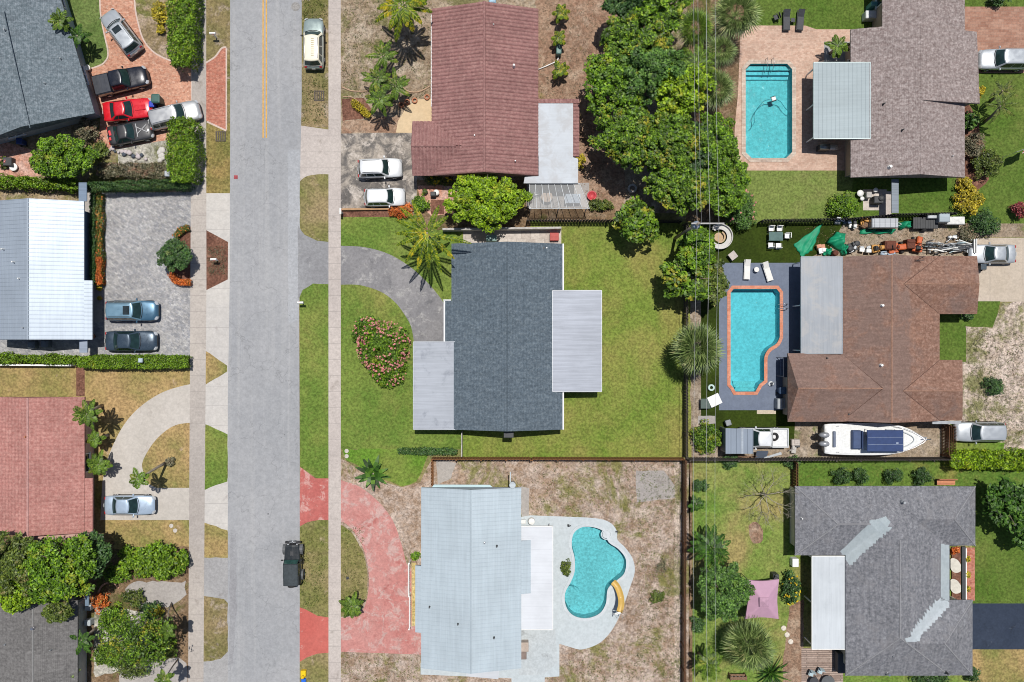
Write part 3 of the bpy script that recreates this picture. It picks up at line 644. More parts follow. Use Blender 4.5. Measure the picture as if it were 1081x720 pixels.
hB.vents(rB, [(14.5, 276.5, 3.8, .07, .3, WHITEPL), (20.5, 294, 3.9, .06, .25, WHITEPL), (3, 263, 3.5, .06, .25, WHITEPL), (25, 346, 4.0, .06, .25, None)])
mb = MB(); v0 = P(83, 192, 2.4); v1 = P(91, 213, 2.4); mb.box(((v0.x+v1.x)/2, (v0.y+v1.y)/2, 2.3), (.75, v0.y-v1.y-.1, .12)); o = mb.build('side_gate_roof', metal('metal_bluegrey', ph(128, 146, 168), .5, .3), hB.root)
mb = MB(); v0 = P(83.5, 357, 2.2); v1 = P(92, 374, 2.2); mb.box(((v0.x+v1.x)/2, (v0.y+v1.y)/2, 2.1), (.75, v0.y-v1.y-.3, .12)); mb.build('side_gate_roof', _mc.get('x') or metal('metal_bluegrey_light', ph(160, 172, 190), .5, .3), hB.root)
# --- C: red concrete tile
def tile_fn(per, amp, course, step):
    def f(u, v): return amp*abs(math.sin(math.pi*u/per))**.8+step*((v % course)/course)
    return f
def tile_mat(name, c1, c2, c3):
    b = NB(name); f = b.noise(3.4, 4, .75)
    c = b.ramp(f, [(.3, c1), (.5, c2), (.72, c3)]); c = b.scl(c, b.rng(b.noise(.5, 5, .6), .3, .7, .9, 1.1)); c = b.scl(c, b.rng(b.noise(10, 3, .8), .3, .7, .84, 1.16))
    c = b.mix(b.rng(b.noise(.7, 7, .7), .6, .75, 0, .35), c, ph(120, 92, 88)); b.bump(f, .3, .01)
    return b.done(c, .85, 0, .2)
M_ti_c = tile_mat('tile_red', ph(170, 112, 104), ph(190, 136, 128), ph(212, 162, 152))
M_ti_e = tile_mat('tile_brown_red', ph(146, 104, 102), ph(166, 124, 120), ph(186, 146, 140))
hC = House('house with a pale red flat tile roof beside the curved concrete driveway', 42, 490)
zr = 4.0; mb = MB(); x1 = P(89.5, 0, ZE).x; xm = P(29.6, 0, zr).x; x0 = 2*xm-x1; y0 = P(0, 562.5, ZE).y; y1 = P(0, 419, ZE).y; ys = P(0, 505, ZE).y
V = prism_roof(mb, x0, x1, y0, y1, ZE, zr); x2 = P(97, 0, ZE).x; sl = (zr-ZE)/(x1-xm); zz = ZE-sl*(x2-x1)
slab(mb, [(x1, y0, ZE), (x2, y0, zz), (x2, ys, zz), (x1, ys, ZE)], .15)
fl = lambda u, v: .028+.03*abs(math.sin(math.pi*u/.34))+.08*((v % .37)/.37)
up = Vector((0, 0, .004))
for A, B, C, D in ((V[4], V[5], V[2], V[1]), (V[4], V[5], V[3], V[0])):
    L = (Vector(D)-Vector(A)).length; patch(mb, A, B, C, D, 39*5, int(L/.37)*2+1, fl)
patch(mb, (x1, y0, ZE+.003), (x1, ys, ZE+.003), (x2, ys, zz+.003), (x2, y0, zz+.003), 60, 3, fl)
rC = mb.build('roof', M_ti_c, hC.root)
mb = MB(); ridge_cap(mb, Vector(V[4])+Vector((0, 0, .06)), Vector(V[5])+Vector((0, 0, .06)), .12, 8); mb.build('ridge_cap', tile_mat('tile_ridge', ph(190, 140, 134), ph(204, 156, 150), ph(214, 172, 166)), rC)
hC.walls([(-30, 562.5), (-30, 419), (89.5, 419), (89.5, 562.5)], ZE, stucco('stucco_peach', ph(214, 180, 165)), .55, [(1, .35, 1.8, 1.2, 1, 'window'), (2, .2, 2.0, 1.3, .9, 'window'), (2, .5, 2.2, 1.3, .9, 'window'), (2, .75, 1.0, 2.1, .05, 'door'), (1, .7, 1.8, 1.2, 1, 'window'), (0, .5, 1.8, 1.2, 1, 'window')])
mb = MB(); v0 = P(18, 562.5, 2.3); v1 = P(107, 568, 2.3); mb.box(((v0.x+v1.x)/2, (v0.y+v1.y)/2-.1, 2.3), (v1.x-v0.x, v0.y-v1.y+.1, .14)); mb.build('rear_canopy', plain('pink_concrete', ph(206, 168, 156), .9), hC.root)
hC.vents(rC, [(27.5, 461, 4.0, .08, .22, TERRA)])
# --- D: dark roof, bottom left
hD = House('house with a dark grey weathered roof in the bottom left corner among trees', 34, 690)
M_sh_d = shingle('shingle_dark', ph(108, 106, 106), ph(124, 122, 121), ph(140, 138, 137), .18, ph(138, 136, 135), .3, axis=0)
mb = MB(); zr = 3.9; x1 = P(82, 0, ZE).x; xm = P(34.5, 0, zr).x; x0 = 2*xm-x1-3; y0 = P(0, 800, ZE).y; y1 = P(0, 634, ZE).y
V = prism_roof(mb, x0, x1, y0, y1, ZE, zr, ridge=xm); rD = mb.build('roof', M_sh_d, hD.root)
mb = MB(); ridge_cap(mb, V[4], V[5], .09); mb.build('ridge_cap', plain('ridge_grey', ph(146, 145, 144), .9), rD)
hD.walls([(-50, 800), (-50, 634), (82, 634), (82, 800)], ZE, stucco('stucco_white_d', ph(205, 205, 200)), .6, [(2, .2, 1.8, 1.2, 1, 'window'), (2, .5, 1, 2.1, .05, 'door'), (1, .6, 1.6, 1.1, 1, 'window'), (2, .8, 1.8, 1.2, 1, 'window')])
hD.vents(rD, [(35, 663, 4.0, .12, .28, CHROME), (54, 686, 3.5, .05, .2, None), (6, 680, 3.4, .06, .22, None)])
mb = MB(); v = P(91.5, 629, 2.5); mb.box((v.x, v.y, 2.4), (.35, 1.9, .14)); mb.build('porch_roof_edge', metal('metal_porch', ph(128, 148, 168), .5, .2), hD.root)
# --- E: brown-red barrel tile house, top centre
hE = House('house with brown red barrel tile roof and white flat patio roof at the top', 515, 95)
zr = 4.35; mb = MB(); x0 = P(456, 0, ZE).x; x1 = P(568, 0, ZE).x; xm = P(511.3, 0, zr).x; y1 = P(0, 9.5, ZE).y; y0 = P(0, 185.5, ZE).y
V = prism_roof(mb, x0, x1, y0, y1, ZE, zr, ridge=xm)
tf = tile_fn(.34, .10, .42, .03)
def tfo(u, v): return .012+tf(u, v)
for A, B, C, D in ((V[4], V[5], V[2], V[1]), (V[4], V[5], V[3], V[0])): patch(mb, A, B, C, D, 49*6, 28, tfo)
# west wing
wx0 = P(435.3, 0, ZE).x; wy0 = P(0, 185.2, ZE).y; wy1 = P(0, 128.5, ZE).y; wxe = xm-1.2; wzr = ZE+(zr-ZE)*.63
W = prism_roof(mb, wy0, wy1, wx0, wxe, ZE-.006, wzr, axis='x')
for A, B, C, D in ((W[4], W[5], W[2], W[1]), (W[4], W[5], W[3], W[0])):
    patch(mb, A, B, C, D, 20*6, 16, tfo)
# tile trim of the east patio roof
for pts in ([(563, 104.5), (611.5, 104.5), (611.5, 109.3), (563, 109.3)], [(604.8, 109.3), (611.5, 109.3), (611.5, 165.5), (604.8, 165.5)]):
    slab(mb, [P(x, y, 2.62) for x, y in pts][::-1], .2)
A, B, C, D = P(563, 109.2, 2.66), P(611.4, 109.2, 2.66), P(611.4, 104.6, 2.62), P(563, 104.6, 2.62); patch(mb, A, B, C, D, 14*6, 4, tf)
A, B, C, D = P(605, 109.4, 2.66), P(605, 165.3, 2.66), P(611.4, 165.3, 2.62), P(611.4, 109.4, 2.62); patch(mb, A, B, C, D, 16*6, 4, tf)
rE = mb.build('roof', M_ti_e, hE.root)
mb = MB(); ridge_cap(mb, Vector(V[4])+Vector((0, 0, .08)), Vector(V[5])+Vector((0, 0, .08)), .13, 8); mb.build('ridge_cap', M_ti_e, rE)
mb = MB(); ridge_cap(mb, Vector(W[4])+Vector((0, 0, .08)), Vector(W[4]).lerp(Vector(W[5]), .74)+Vector((0, 0, .08)), .13, 8); mb.build('ridge_cap', M_ti_e, rE)
hE.walls([(456, 185.5), (456, 9.5), (568, 9.5), (568, 185.5)], ZE, stucco('stucco_cream_e', ph(214, 196, 172)), .5, [(2, .2, 1.8, 1.2, 1, 'window'), (3, .3, 2.0, 1.2, 1, 'window'), (3, .7, 2.0, 1.2, 1, 'window'), (0, .8, 1.8, 1.2, 1, 'window'), (1, .5, 1.8, 1.2, 1, 'window')])
mb = MB(); mb.prism(inset([P2(435.3, 128.5, ZE), P2(470, 128.5, ZE), P2(470, 184, ZE), P2(435.3, 184, ZE)], .45), 0, ZE-.07, False); mb.build('garage_wall', stucco('stucco_cream_e', 0), hE.root)
hE.cover(0, 0, 0, 0, 2.72, metal('membrane_white', ph(204, 211, 219), .6, .05, .03, 0, ph(184, 184, 186), .6), pts=[(560.8, 109.2), (605, 109.2), (605, 166), (610.3, 167.5), (610.3, 193.5), (552.8, 193.5), (554, 186.5), (568.6, 186), (568.6, 165), (560.8, 160)], edge=None, th=.2, name='flat_patio_roof')
hE.vents(rE, [(542.5, 69, 3.9, .09, .2, WHITEPL), (521, 26, 4.2, .05, .2, None), (501, 143, 4.2, .05, .18, None), (544, 170, 3.7, .05, .18, None)])
mb = MB(); v0 = P(456, 9.5, ZE); mb.box((x0-.05, (y0+y1)/2+3, ZE-.1), (.1, y1-y0-7, .12)); mb.build('gutter', TRIMW, rE)
pan = b_ = NB('clear_roof_panel'); b_.done((.55, .56, .56), .35, 0, .4)
tr = b_.n("ShaderNodeBsdfTransparent"); mx = b_.n("ShaderNodeMixShader"); mx.inputs[0].default_value = .80; b_.t.links.new(b_.b.outputs[0], mx.inputs[1]); b_.t.links.new(tr.outputs[0], mx.inputs[2]); b_.t.links.new(mx.outputs[0], b_.out.inputs[0])
sx = MB(); A, B, C, D = P(558.5, 194, 2.45), P(612, 194, 2.45), P(622.5, 220, 2.2), P(558.5, 220, 2.2); slab(sx, [D, C, B, A], .03); o = sx.build('screen_roof', pan.m, hE.root)
f = MB(); ribs(f, A, B, C, D, .62, .05, .06); ribs(f, A, D, C, B, 2.6, .06, .09); f.build('frame', GREYM, o)
for q in ((560, 219), (590, 219), (620, 219)):
    m_ = MB(); v = P(*q, 2.2); m_.box((v.x, v.y, 1.06), (.09, .09, 2.12)); m_.build('post', TRIMW, o)
# --- F: grey shingle, centre
M_sh_f = shingle('shingle_slate', ph(90, 103, 114), ph(104, 117, 128), ph(124, 136, 145), .3, axis=0)
hF = House('house with a slate grey shingle roof and two silver flat side roofs in the centre', 535, 355)
zr = 4.3; mb = MB(); x0 = P(476.6, 0, ZE).x; x1 = P(593.8, 0, ZE).x; xm = P(535.3, 0, zr).x; y1 = P(0, 257.2, ZE).y; y0 = P(0, 453.5, ZE).y
V = prism_roof(mb, x0, x1, y0, y1, ZE, zr, ridge=xm)
x2 = P(469.6, 0, ZE).x; sl = (zr-ZE)/(xm-x0); zz = ZE-sl*(x0-x2); ya = P(0, 317.3, ZE).y; yb = P(0, 372, ZE).y
slab(mb, [(x2, yb, zz), (x0, yb, ZE), (x0, ya, ZE), (x2, ya, zz)], .15)
rF = mb.build('roof', M_sh_f, hF.root)
mb = MB(); ridge_cap(mb, V[4], V[5], .05); mb.build('ridge_cap', shingle('shingle_ridge_dark', ph(84, 96, 106), ph(98, 110, 120)), rF)
mb = MB()
for a, b_, xx in ((y0, y1, x1+.07), (yb, ya, x2-.06)): mb.box((xx, (a+b_)/2, (ZE if xx > 0 else zz)-.06), (.13, b_-a, .14))
mb.box(((x2+x0)/2-.1, ya+.05, ZE-.1), (x0-x2+.1, .09, .14)); mb.build('gutter', TRIMW, rF)
hF.walls([(476.6, 453.5), (476.6, 257.2), (593.8, 257.2), (593.8, 453.5)], ZE, stucco('stucco_white_f', ph(222, 222, 218)), .5, [(0, .5, 2, 1.2, 1, 'window'), (1, .3, 1.8, 1.2, 1, 'window'), (2, .3, 2, 1.2, 1, 'window'), (3, .3, 1.8, 1.2, 1, 'window'), (2, .8, 1.0, 2.1, .05, 'door'), (3, .75, 1.5, 1.2, 1, 'window')])
M_alu = metal('metal_patio_grey', ph(178, 184, 194), .58, .12, .09, 0, ph(128, 134, 146), .42)
M_alu2 = metal('metal_patio_silver', ph(174, 180, 192), .55, .15, .12, 0, ph(130, 136, 148), .22)
hF.cover(436.8, 361.2, 487, 453, ZE-.12, M_alu, None, .6, [(439, 364), (439, 408), (439, 450)], slope=(0, .22, .22, 0), edge=metal('patio_edge_grey', ph(188, 194, 202), .5, .15))
hF.cover(583.7, 307, 634.7, 413, ZE-.12, M_alu2, None, .6, [(632, 311), (632, 345), (632, 380), (632, 410)], slope=(.42, 0, 0, .42), edge=metal('patio_edge_pale', ph(206, 210, 216), .5, .15))
hF.vents(rF, [(574, 262, 3.0, .1, .3, DARK), (577, 262, 3.0, .06, .35, GREYM)])
mb = MB(); v = P(537, 460.5, 2.9); mb.box((v.x, v.y+.15, 2.85), (.9, .5, .5)); mb.box((v.x, v.y-.12, 2.6), (.7, .06, .4)); mb.build('gable_vent_unit', DARK, hF.root)
# --- G: pale blue metal, bottom centre
hG = House('house with a pale blue ribbed metal roof and white carport by the kidney pool', 500, 612)
M_mt_g = metal('metal_paleblue', ph(199, 213, 222), .55, .12, .05, 1, ph(200, 212, 220), .3)
zr = 4.0; mb = MB(); x0 = P(444.6, 0, ZE).x; x1 = P(550.3, 0, ZE).x; xm = P(497.3, 0, zr).x; y1 = P(0, 514.6, ZE).y; y0 = P(0, 705.5, ZE).y
V = prism_roof(mb, x0, x1, y0, y1, ZE, zr, ridge=xm); sl = (zr-ZE)/(xm-x0)
ribs(mb, V[1], V[2], V[5], V[4], .38, .026, .07); ribs(mb, V[0], V[3], V[5], V[4], .38, .026, .07)
for xo, ya, yb, sgn in ((438.4, 597.5, 668, -1), (560.3, 571, 627, 1)):
    xe = x0 if sgn < 0 else x1; x2 = P(xo, 0, ZE-.2).x; zz = ZE-sl*abs(x2-xe); ya, yb = P(0, ya, ZE).y, P(0, yb, ZE).y
    q = [(xe, yb, ZE), (x2, yb, zz), (x2, ya, zz), (xe, ya, ZE)]
    slab(mb, q if sgn > 0 else q[::-1], .14); ribs(mb, q[0], q[3], q[2], q[1], .38, .026, .07)
rG = mb.build('roof', M_mt_g, hG.root)
mb = MB(); ridge_cap(mb, V[4], V[5], .09, 6); mb.build('ridge_cap', M_mt_g, rG)
hG.walls([(444.6, 705.5), (444.6, 514.6), (550.3, 514.6), (550.3, 705.5)], ZE, stucco('stucco_aqua', ph(196, 214, 214)), .5, [(1, .3, 1.8, 1.2, 1, 'window'), (1, .7, 1.8, 1.2, 1, 'window'), (2, .3, 1, 2.1, .05, 'door'), (3, .5, 1.8, 1.2, 1, 'window'), (0, .5, 1.8, 1.2, 1, 'window')])
M_wcar = metal('carport_white', ph(228, 232, 238), .6, .05, .03, 0)
hG.cover(549.5, 556, 583.2, 664.3, ZE-.28, M_wcar, 'x', 1.04, [(581, 559), (581, 590), (581, 630), (581, 662)], name='carport_roof', edge=WHITEPL)
hG.vents(rG, [(511.5, 573, 3.8, .07, .25, CHROME), (524.5, 576.5, 3.5, .07, .3, DARK), (453.5, 640.5, 3.0, .07, .3, DARK), (483.5, 658.5, 3.7, .07, .3, DARK), (521.5, 673, 3.5, .07, .3, DARK)])
mb = MB(); v0 = P(490, 709, 2.5); v1 = P(528, 717, 2.5); slab(mb, [P(492, 714, 2.45), P(526, 717, 2.4), P(527, 708, 2.6), P(492, 706, 2.6)], .08); mb.build('rear_canopy', M_wcar, hG.root)
mb = MB(); A, B = P(452, 512, 2.6), P(515, 511, 2.6); slab(mb, [P(456, 514.2, 2.55), P(520, 514.2, 2.55), P(517, 511.8, 2.5), P(458, 511.6, 2.5)], .06); mb.build('gable_awning', metal('metal_awning', ph(160, 186, 192), .5, .2), hG.root)
mb = MB(); v = P(541, 512, 3.0); mb.cyl((v.x, v.y), .3, 2.4, 3.1, 12); mb.box((v.x-.2, v.y+.6, 2.9), (.1, 1.2, .1)); mb.build('roof_vent_duct', metal('duct_metal', ph(190, 200, 206), .4, .5), rG)
# --- H: brown-grey shingle, top right
M_sh_h = shingle('shingle_taupe', ph(136, 120, 117), ph(162, 149, 146), ph(190, 178, 175), .3, axis=0)
hH = House('house with a taupe shingle roof behind the octagonal pool at the top right', 960, 95)
zr = 4.2; mb = MB(); x0 = P(898, 0, ZE).x; x1 = P(1018.5, 0, ZE).x; xm = P(972, 0, zr).x; ya = P(0, 31, ZE).y; y1 = P(0, -60, ZE).y; y0 = P(0, 187.3, ZE).y
x0b = P(928, 0, ZE).x
sl = (zr-ZE)/(xm-x0)
V = prism_roof(mb, x0, x1, y0, ya, ZE, zr, ridge=xm)
zl = ZE+sl*(x0b-x0); slab(mb, [(x0b, ya, zl), (xm, ya, zr-.003), (xm, y1, zr-.003), (x0b, y1, zl)], .16); slab(mb, [(xm, ya, zr-.003), (x1, ya, ZE-.003), (x1, y1, ZE-.003), (xm, y1, zr-.003)], .16)
wya, wyb = P(0, 33, ZE).y, P(0, 110.5, ZE).y; x2 = P(1032, 0, ZE).x
slab(mb, [(xm+.02, wyb, zr+.05), (x2, wyb, ZE+.36), (x2, wya, ZE-.12), (xm+.02, wya, zr+.012)], .24)
rH = mb.build('roof', M_sh_h, hH.root)
mb = MB(); ridge_cap(mb, V[4], V[5], .045); mb.build('ridge_cap', M_sh_h, rH)
hH.walls([(898, 187.3), (898, 31), (928, 31), (928, -60), (1018.5, -60), (1018.5, 187.3)], ZE, stucco('stucco_tan_h', ph(196, 178, 160)), .6, [(0, .2, 1.8, 1.2, 1, 'window'), (0, .75, 1, 2.1, .05, 'door'), (5, .3, 1.8, 1.2, 1, 'window'), (5, .7, 1.8, 1.2, 1, 'window'), (2, .5, 1.5, 1.2, 1, 'window'), (4, .2, 1.8, 1.2, 1, 'window')])
mb = MB(); v0, v1 = P(1006, 36, 2.6), P(1030, 108, 2.6); mb.prism([(v0.x, v1.y), (v1.x-.2, v1.y), (v1.x-.2, v0.y), (v0.x, v0.y)], 0, 2.6, False); mb.build('garage_wall', stucco('stucco_tan_h', 0), hH.root)
hH.cover(859.5, 66.3, 918.5, 146, ZE-.15, metal('metal_patio_teal', ph(158, 172, 178), .55, .1, .05, 0), 'y', .4, [(862, 70), (862, 108), (862, 143)], slope=(0, .55, .55, 0), edge=metal('metal_teal_edge', ph(186, 200, 202), .5, .2))
hH.vents(rH, [(933, 109.5, 3.6, .06, .25, DARK), (953, 137, 4.0, .06, .25, DARK), (939.5, 176, 3.7, .13, .25, WHITEPL), (1005, 165, 3.2, .05, .2, None)])
mb = MB()
for k in range(18):
    v = P(860.5, 68+k*4.3, ZE-.2); mb.box((v.x-.06, v.y, ZE-.22), (.16, .12, .1))
mb.build('rafter_tails', TRIMW, hH.root)
mb = MB(); v0, v1 = P(941.5, 188, 2.3), P(948.5, 226, 2.3); mb.box(((v0.x+v1.x)/2, (v0.y+v1.y)/2, 2.25), (.66, v0.y-v1.y-.2, .1)); mb.build('walkway_roof', metal('metal_walkway', ph(128, 138, 148), .5, .25), hH.root)
# --- I: brown hip roof, middle right
def two_tone(name):
    b = NB(name); f = b.noise(3.9, 3, .7, vec=b.vec((1, 1, .6))); c = b.ramp(f, [(.32, ph(132, 100, 86)), (.5, ph(152, 118, 103)), (.68, ph(174, 142, 126))])
    w_ = b.math('ADD', b.noise(.4, 7, .66, dist=.4), b.rng(b.axis(0), .7, 1.3, .09, -.06)); c = b.mix(b.rng(w_, .42, .62, 0, .62), c, ph(136, 118, 112)); c = b.mix(b.rng(b.noise(.3, 6, .7, dist=.5), .56, .70, 0, .55), c, ph(172, 130, 108))
    c = b.scl(c, b.rng(b.noise(1, 5, .6, vec=b.vec((.5, 4, 1))), .3, .7, .88, 1.1)); c = b.scl(c, b.rng(b.noise(6, 3, .8), .3, .7, .86, 1.14)); b.bump(f, .5, .012); return b.done(c, .93, 0, .15)
M_sh_i = two_tone('shingle_brown') if True else shingle('shingle_brown', ph(130, 96, 86), ph(150, 112, 100), ph(172, 136, 122), .24, ph(134, 118, 114), .75, axis=0)
hI = House('house with a brown hip shingle roof beside the blue pool deck', 930, 355)
zr = 4.4; mb = MB(); x0 = P(888, 0, ZE).x; x1 = P(992, 0, ZE).x; xm = P(941.5, 0, zr).x; y1 = P(0, 271, ZE).y; y0 = P(0, 444.5, ZE).y
V = prism_roof(mb, x0, x1, y0, y1, ZE, zr, ridge=xm)
def wing(xo, xi, ya, yb, ze, zr_, hip):
    a0, a1 = sorted((P(0, ya, ze).y, P(0, yb, ze).y)); b0, b1 = sorted((P(xo, 0, ze).x, xi)); h_ = (hip, 0) if xo < 900 else (0, hip)
    return prism_roof(mb, a0, a1, b0, b1, ze, zr_, axis='x', hip=h_)
W1 = wing(1031.5, xm+.9, 270.3, 331.5, ZE+.01, 4.0, .5)
W2 = wing(1016, xm+.9, 380, 443.8, ZE-.01, 4.02, .7)
W3 = wing(831.5, xm-.9, 373, 445.2, ZE+.02, 4.12, .5)
rI = mb.build('roof', M_sh_i, hI.root)
mb = MB()
M_rt = shingle('shingle_ridge_tan', ph(166, 126, 106), ph(182, 144, 124)); M_vl = plain('valley_brown', ph(104, 78, 68), .9)
def ridge_to(par, W, sgn, xm_, x_e, sl_, ze_, zr0, rmat, vmat, vr=.05):
    a = Vector(W[5] if sgn < 0 else W[4]); b_ = Vector(W[4] if sgn < 0 else W[5]); far = b_ if abs(b_.x-xm_) > abs(a.x-xm_) else a; xi = xm_+(1 if far.x > xm_ else -1)*(zr0-far.z)/sl_; near = Vector((xi, far.y, far.z))
    m = MB(); ridge_cap(m, near, far, .055); m.build('ridge_cap', rmat, par)
    for k in ((W[0], W[1]) if False else (0, 1)):
        ye = (W[0][1] if k == 0 else W[1][1]); m = MB(); m.tube([near+Vector((0, 0, -.02)), Vector((x_e, ye, ze_-.03))], vr, 5); m.build('valley_flashing', vmat, par)
ridge_cap(mb, V[4], V[5], .08); mb.build('ridge_cap', M_rt, rI)
slI = (zr-ZE)/(x1-xm)
for W, xe in ((W1, x1), (W2, x1), (W3, x0)): ridge_to(rI, W, 1, xm, xe, slI if xe > xm else (zr-ZE)/(xm-x0), ZE, zr, M_rt, M_vl)
hI.walls([(888, 444.5), (888, 271), (992, 271), (992, 444.5)], ZE, stucco('stucco_beige_i', ph(200, 184, 164)), .5, [(0, .1, 1.6, 1.2, 1, 'window'), (2, .4, 1.6, 1.2, 1, 'window'), (2, .6, 1, 2.1, .05, 'door')])
for q in ([(831.5, 445), (831.5, 373), (886, 373), (886, 445)], [(994, 331), (994, 271.3), (1031.5, 271.3), (1031.5, 331)], [(994, 443.5), (994, 381), (1016, 381), (1016, 443.5)]):
    mb = MB(); mb.prism(inset([P2(x, y, ZE) for x, y in q], .46), 0, ZE-.09, False); mb.build('wing_wall', stucco('stucco_beige_i', 0), hI.root)
hI.cover(846, 271.5, 888.8, 373, ZE-.02, metal('metal_patio_concretegrey', ph(166, 172, 180), .6, .08, .07, 1, ph(188, 186, 184), .55), None, 1.2, [(848, 276), (848, 322), (848, 370)], slope=(0, .25, .25, 0), edge=metal('metal_patio_edge', ph(150, 158, 168), .5, .2))
hI.vents(rI, [(931, 322.5, 4.1, .11, .28, WHITEPL), (930, 385.5, 4.1, .11, .28, WHITEPL), (873, 378, 3.0, .06, .25, DARK), (895, 437, 2.9, .07, .3, DARK), (866.5, 422, 3.2, .05, .2, None)])
mb = MB(); v = P(968, 275.5, 3.4); mb.tube([v-Vector((0, 0, .6)), v+Vector((.1, .3, 1.1))], .03, 5)
for k in range(4): mb.tube([v+Vector((-.35+.02*k, .1*k, .5+.16*k)), v+Vector((.4-.04*k, .1*k, .5+.16*k))], .018, 4)
mb.build('antenna', DARK, rI)
mb = MB(); v0 = P(984, 442, 2.5); v1 = P(1014, 446, 2.5); mb.box(((v0.x+v1.x)/2, v1.y, 2.5), (v1.x-v0.x, .28, .12)); mb.build('gutter', GREYM, rI)
# --- J: grey hip roof with pale patches, bottom right
def patched(name):
    b = NB(name)
    f = b.noise(3.9, 3, .7)
    c = b.ramp(f, [(.32, ph(110, 112, 118)), (.5, ph(134, 135, 141)), (.68, ph(158, 159, 164))])
    c = b.mix(b.rng(b.noise(.5, 7, .7, dist=.6), .5, .66, 0, .6), c, ph(146, 145, 148))
    c = b.scl(c, b.rng(b.noise(1, 6, .65, vec=b.vec((5, .35, 1))), .3, .7, .86, 1.12))
    c = b.scl(c, b.rng(b.noise(11, 3, .8), .28, .72, .84, 1.16)); b.bump(f, .5, .012)
    return b.done(c, .92, 0, .15)
M_sh_j = patched('shingle_grey_worn')
hJ = House('house with a worn grey hip roof and pale zigzag repair patches at the bottom right', 945, 610)
zr = 4.6; mb = MB()
x0 = P(892.6, 0, ZE).x; x1 = P(1002.5, 0, ZE).x; xm = P(950.5, 0, zr).x; y1 = P(0, 513.2, ZE).y; y0 = P(0, 713.3, ZE).y
V = prism_roof(mb, x0, x1, y0, y1, ZE, zr, ridge=xm, hip=(4.2, 4.6))
def wing2(xa, xb, ya, yb, ze, zr_, hips):
    a0, a1 = sorted((P(0, ya, ze).y, P(0, yb, ze).y)); b0, b1 = sorted((xa, xb)); return prism_roof(mb, a0, a1, b0, b1, ze, zr_, axis='x', hip=hips)
W1 = wing2(P(839.3, 0, ZE).x, xm+1, 513.4, 586.2, ZE+.012, 4.12, (3.5, 3.5))
W2 = wing2(xm-1, P(1029.5, 0, ZE).x, 513.6, 576, ZE+.02, 4.1, (3, 2.7))
W3 = wing2(xm-1, P(1026.6, 0, ZE).x, 633.5, 713, ZE+.016, 4.25, (3, 3.4))
rJ = mb.build('roof', M_sh_j, hJ.root)
for a, b_ in ((V[4], V[5]), (V[0], V[4]), (V[1], V[4]), (W1[4], W1[5]), (W1[0], W1[4]), (W1[1], W1[4]), (W2[5], W2[2]), (W2[5], W2[3]), (W3[5], W3[2]), (W3[5], W3[3])): mb = MB(); ridge_cap(mb, a, b_, .075); mb.build('ridge_cap', plain('ridge_grey_pale', ph(152, 152, 156), .9), rJ)
# repair patches: thin shingle sheets laid on the roof planes (height found from the roof mesh)
from mathutils.bvhtree import BVHTree
def on_roof(roof, px, py):
    bv = roof.get('_x'); me = roof.data; ro = root_loc(roof)
    if roof.name not in _bv: _bv[roof.name] = BVHTree.FromPolygons([tuple(v.co+ro) for v in me.vertices], [tuple(p.vertices) for p in me.polygons])
    o = Vector((0, 0, H)); d = (P(px, py)-o).normalized(); h_ = _bv[roof.name].ray_cast(o, d)
    return h_[0], h_[1]
_bv = {}
def patch_on(roof, poly, mat, name='repair_patch', step=1.0, lift=.022):
    # fill polygon with small quads following the roof
    mb = MB(); xs = [p[0] for p in poly]; ys = [p[1] for p in poly]; ins = lambda x, y: sum(((poly[i][1] > y) != (poly[i-1][1] > y)) and (x < (poly[i-1][0]-poly[i][0])*(y-poly[i][1])/(poly[i-1][1]-poly[i][1])+poly[i][0]) for i in range(len(poly))) % 2
    y = min(ys)
    while y < max(ys):
        x = min(xs)
        while x < max(xs):
            if ins(x+step/2, y+step/2):
                c = [on_roof(roof, *q) for q in ((x, y+step), (x+step, y+step), (x+step, y), (x, y))]
                if all(k[0] is not None for k in c): mb.add([k[0]+Vector((0, 0, lift)) for k in c], [(0, 1, 2, 3)])
            x += step
        y += step
    return mb.build(name, mat, roof)
M_patch = hard('membrane_pale', ph(176, 188, 194), ph(186, 196, 200), ph(160, 172, 180), .3, .06); M_patch2 = hard('membrane_paler', ph(190, 200, 206), ph(198, 206, 212), ph(176, 186, 192), .2, .06)
rr = random.Random(5)
def zig(a, b, w0, n, side):
    out = []
    for i in range(n+1):
        t = i/n; x, y = lerp(a[0], b[0], t), lerp(a[1], b[1], t); out += [(x+side*w0*rr.uniform(.0, .25), y), (x+side*w0*rr.uniform(.6, 1.1), y-.6)]
    return out
def teeth(a, b_, n, dx, dy):
    out = []
    for i in range(n): t = i/n; x, y = lerp(a[0], b_[0], t), lerp(a[1], b_[1], t); out += [(x+dx*rr.uniform(.3, 1.2), y+dy*rr.uniform(.3, 1.2)), (x-dx*.4, y-dy*.4+1.2)]
    return out
patch_on(rJ, [(887, 582), (918, 552), (918, 549), (926, 548), (935, 545), (940, 551), (937, 556), (942, 556)]+teeth((936, 560), (894, 599), 12, 2.6, 1.2), M_patch, step=.7)
patch_on(rJ, [(993.5, 574), (1001.5, 575), (1002, 634), (993, 634)], M_patch)
patch_on(rJ, [(1001.5, 635)]+teeth((1000, 641), (970, 672), 10, 2.8, 1.0)+[(971, 677), (957, 678), (955, 674), (962, 672)]+teeth((962, 666), (991, 630), 11, -2.6, -.8)+[(994, 630)], M_patch2, step=.7)
hJ.vents(rJ, [(953, 530, 3.6, .12, .4, GREYM), (846, 547, 3.0, .06, .3, WHITEPL), (937, 711, 3.0, .12, .4, CHROME), (942, 692, 3.6, .05, .3, GREYM), (999, 710, 3.0, .09, .4, DARK)])
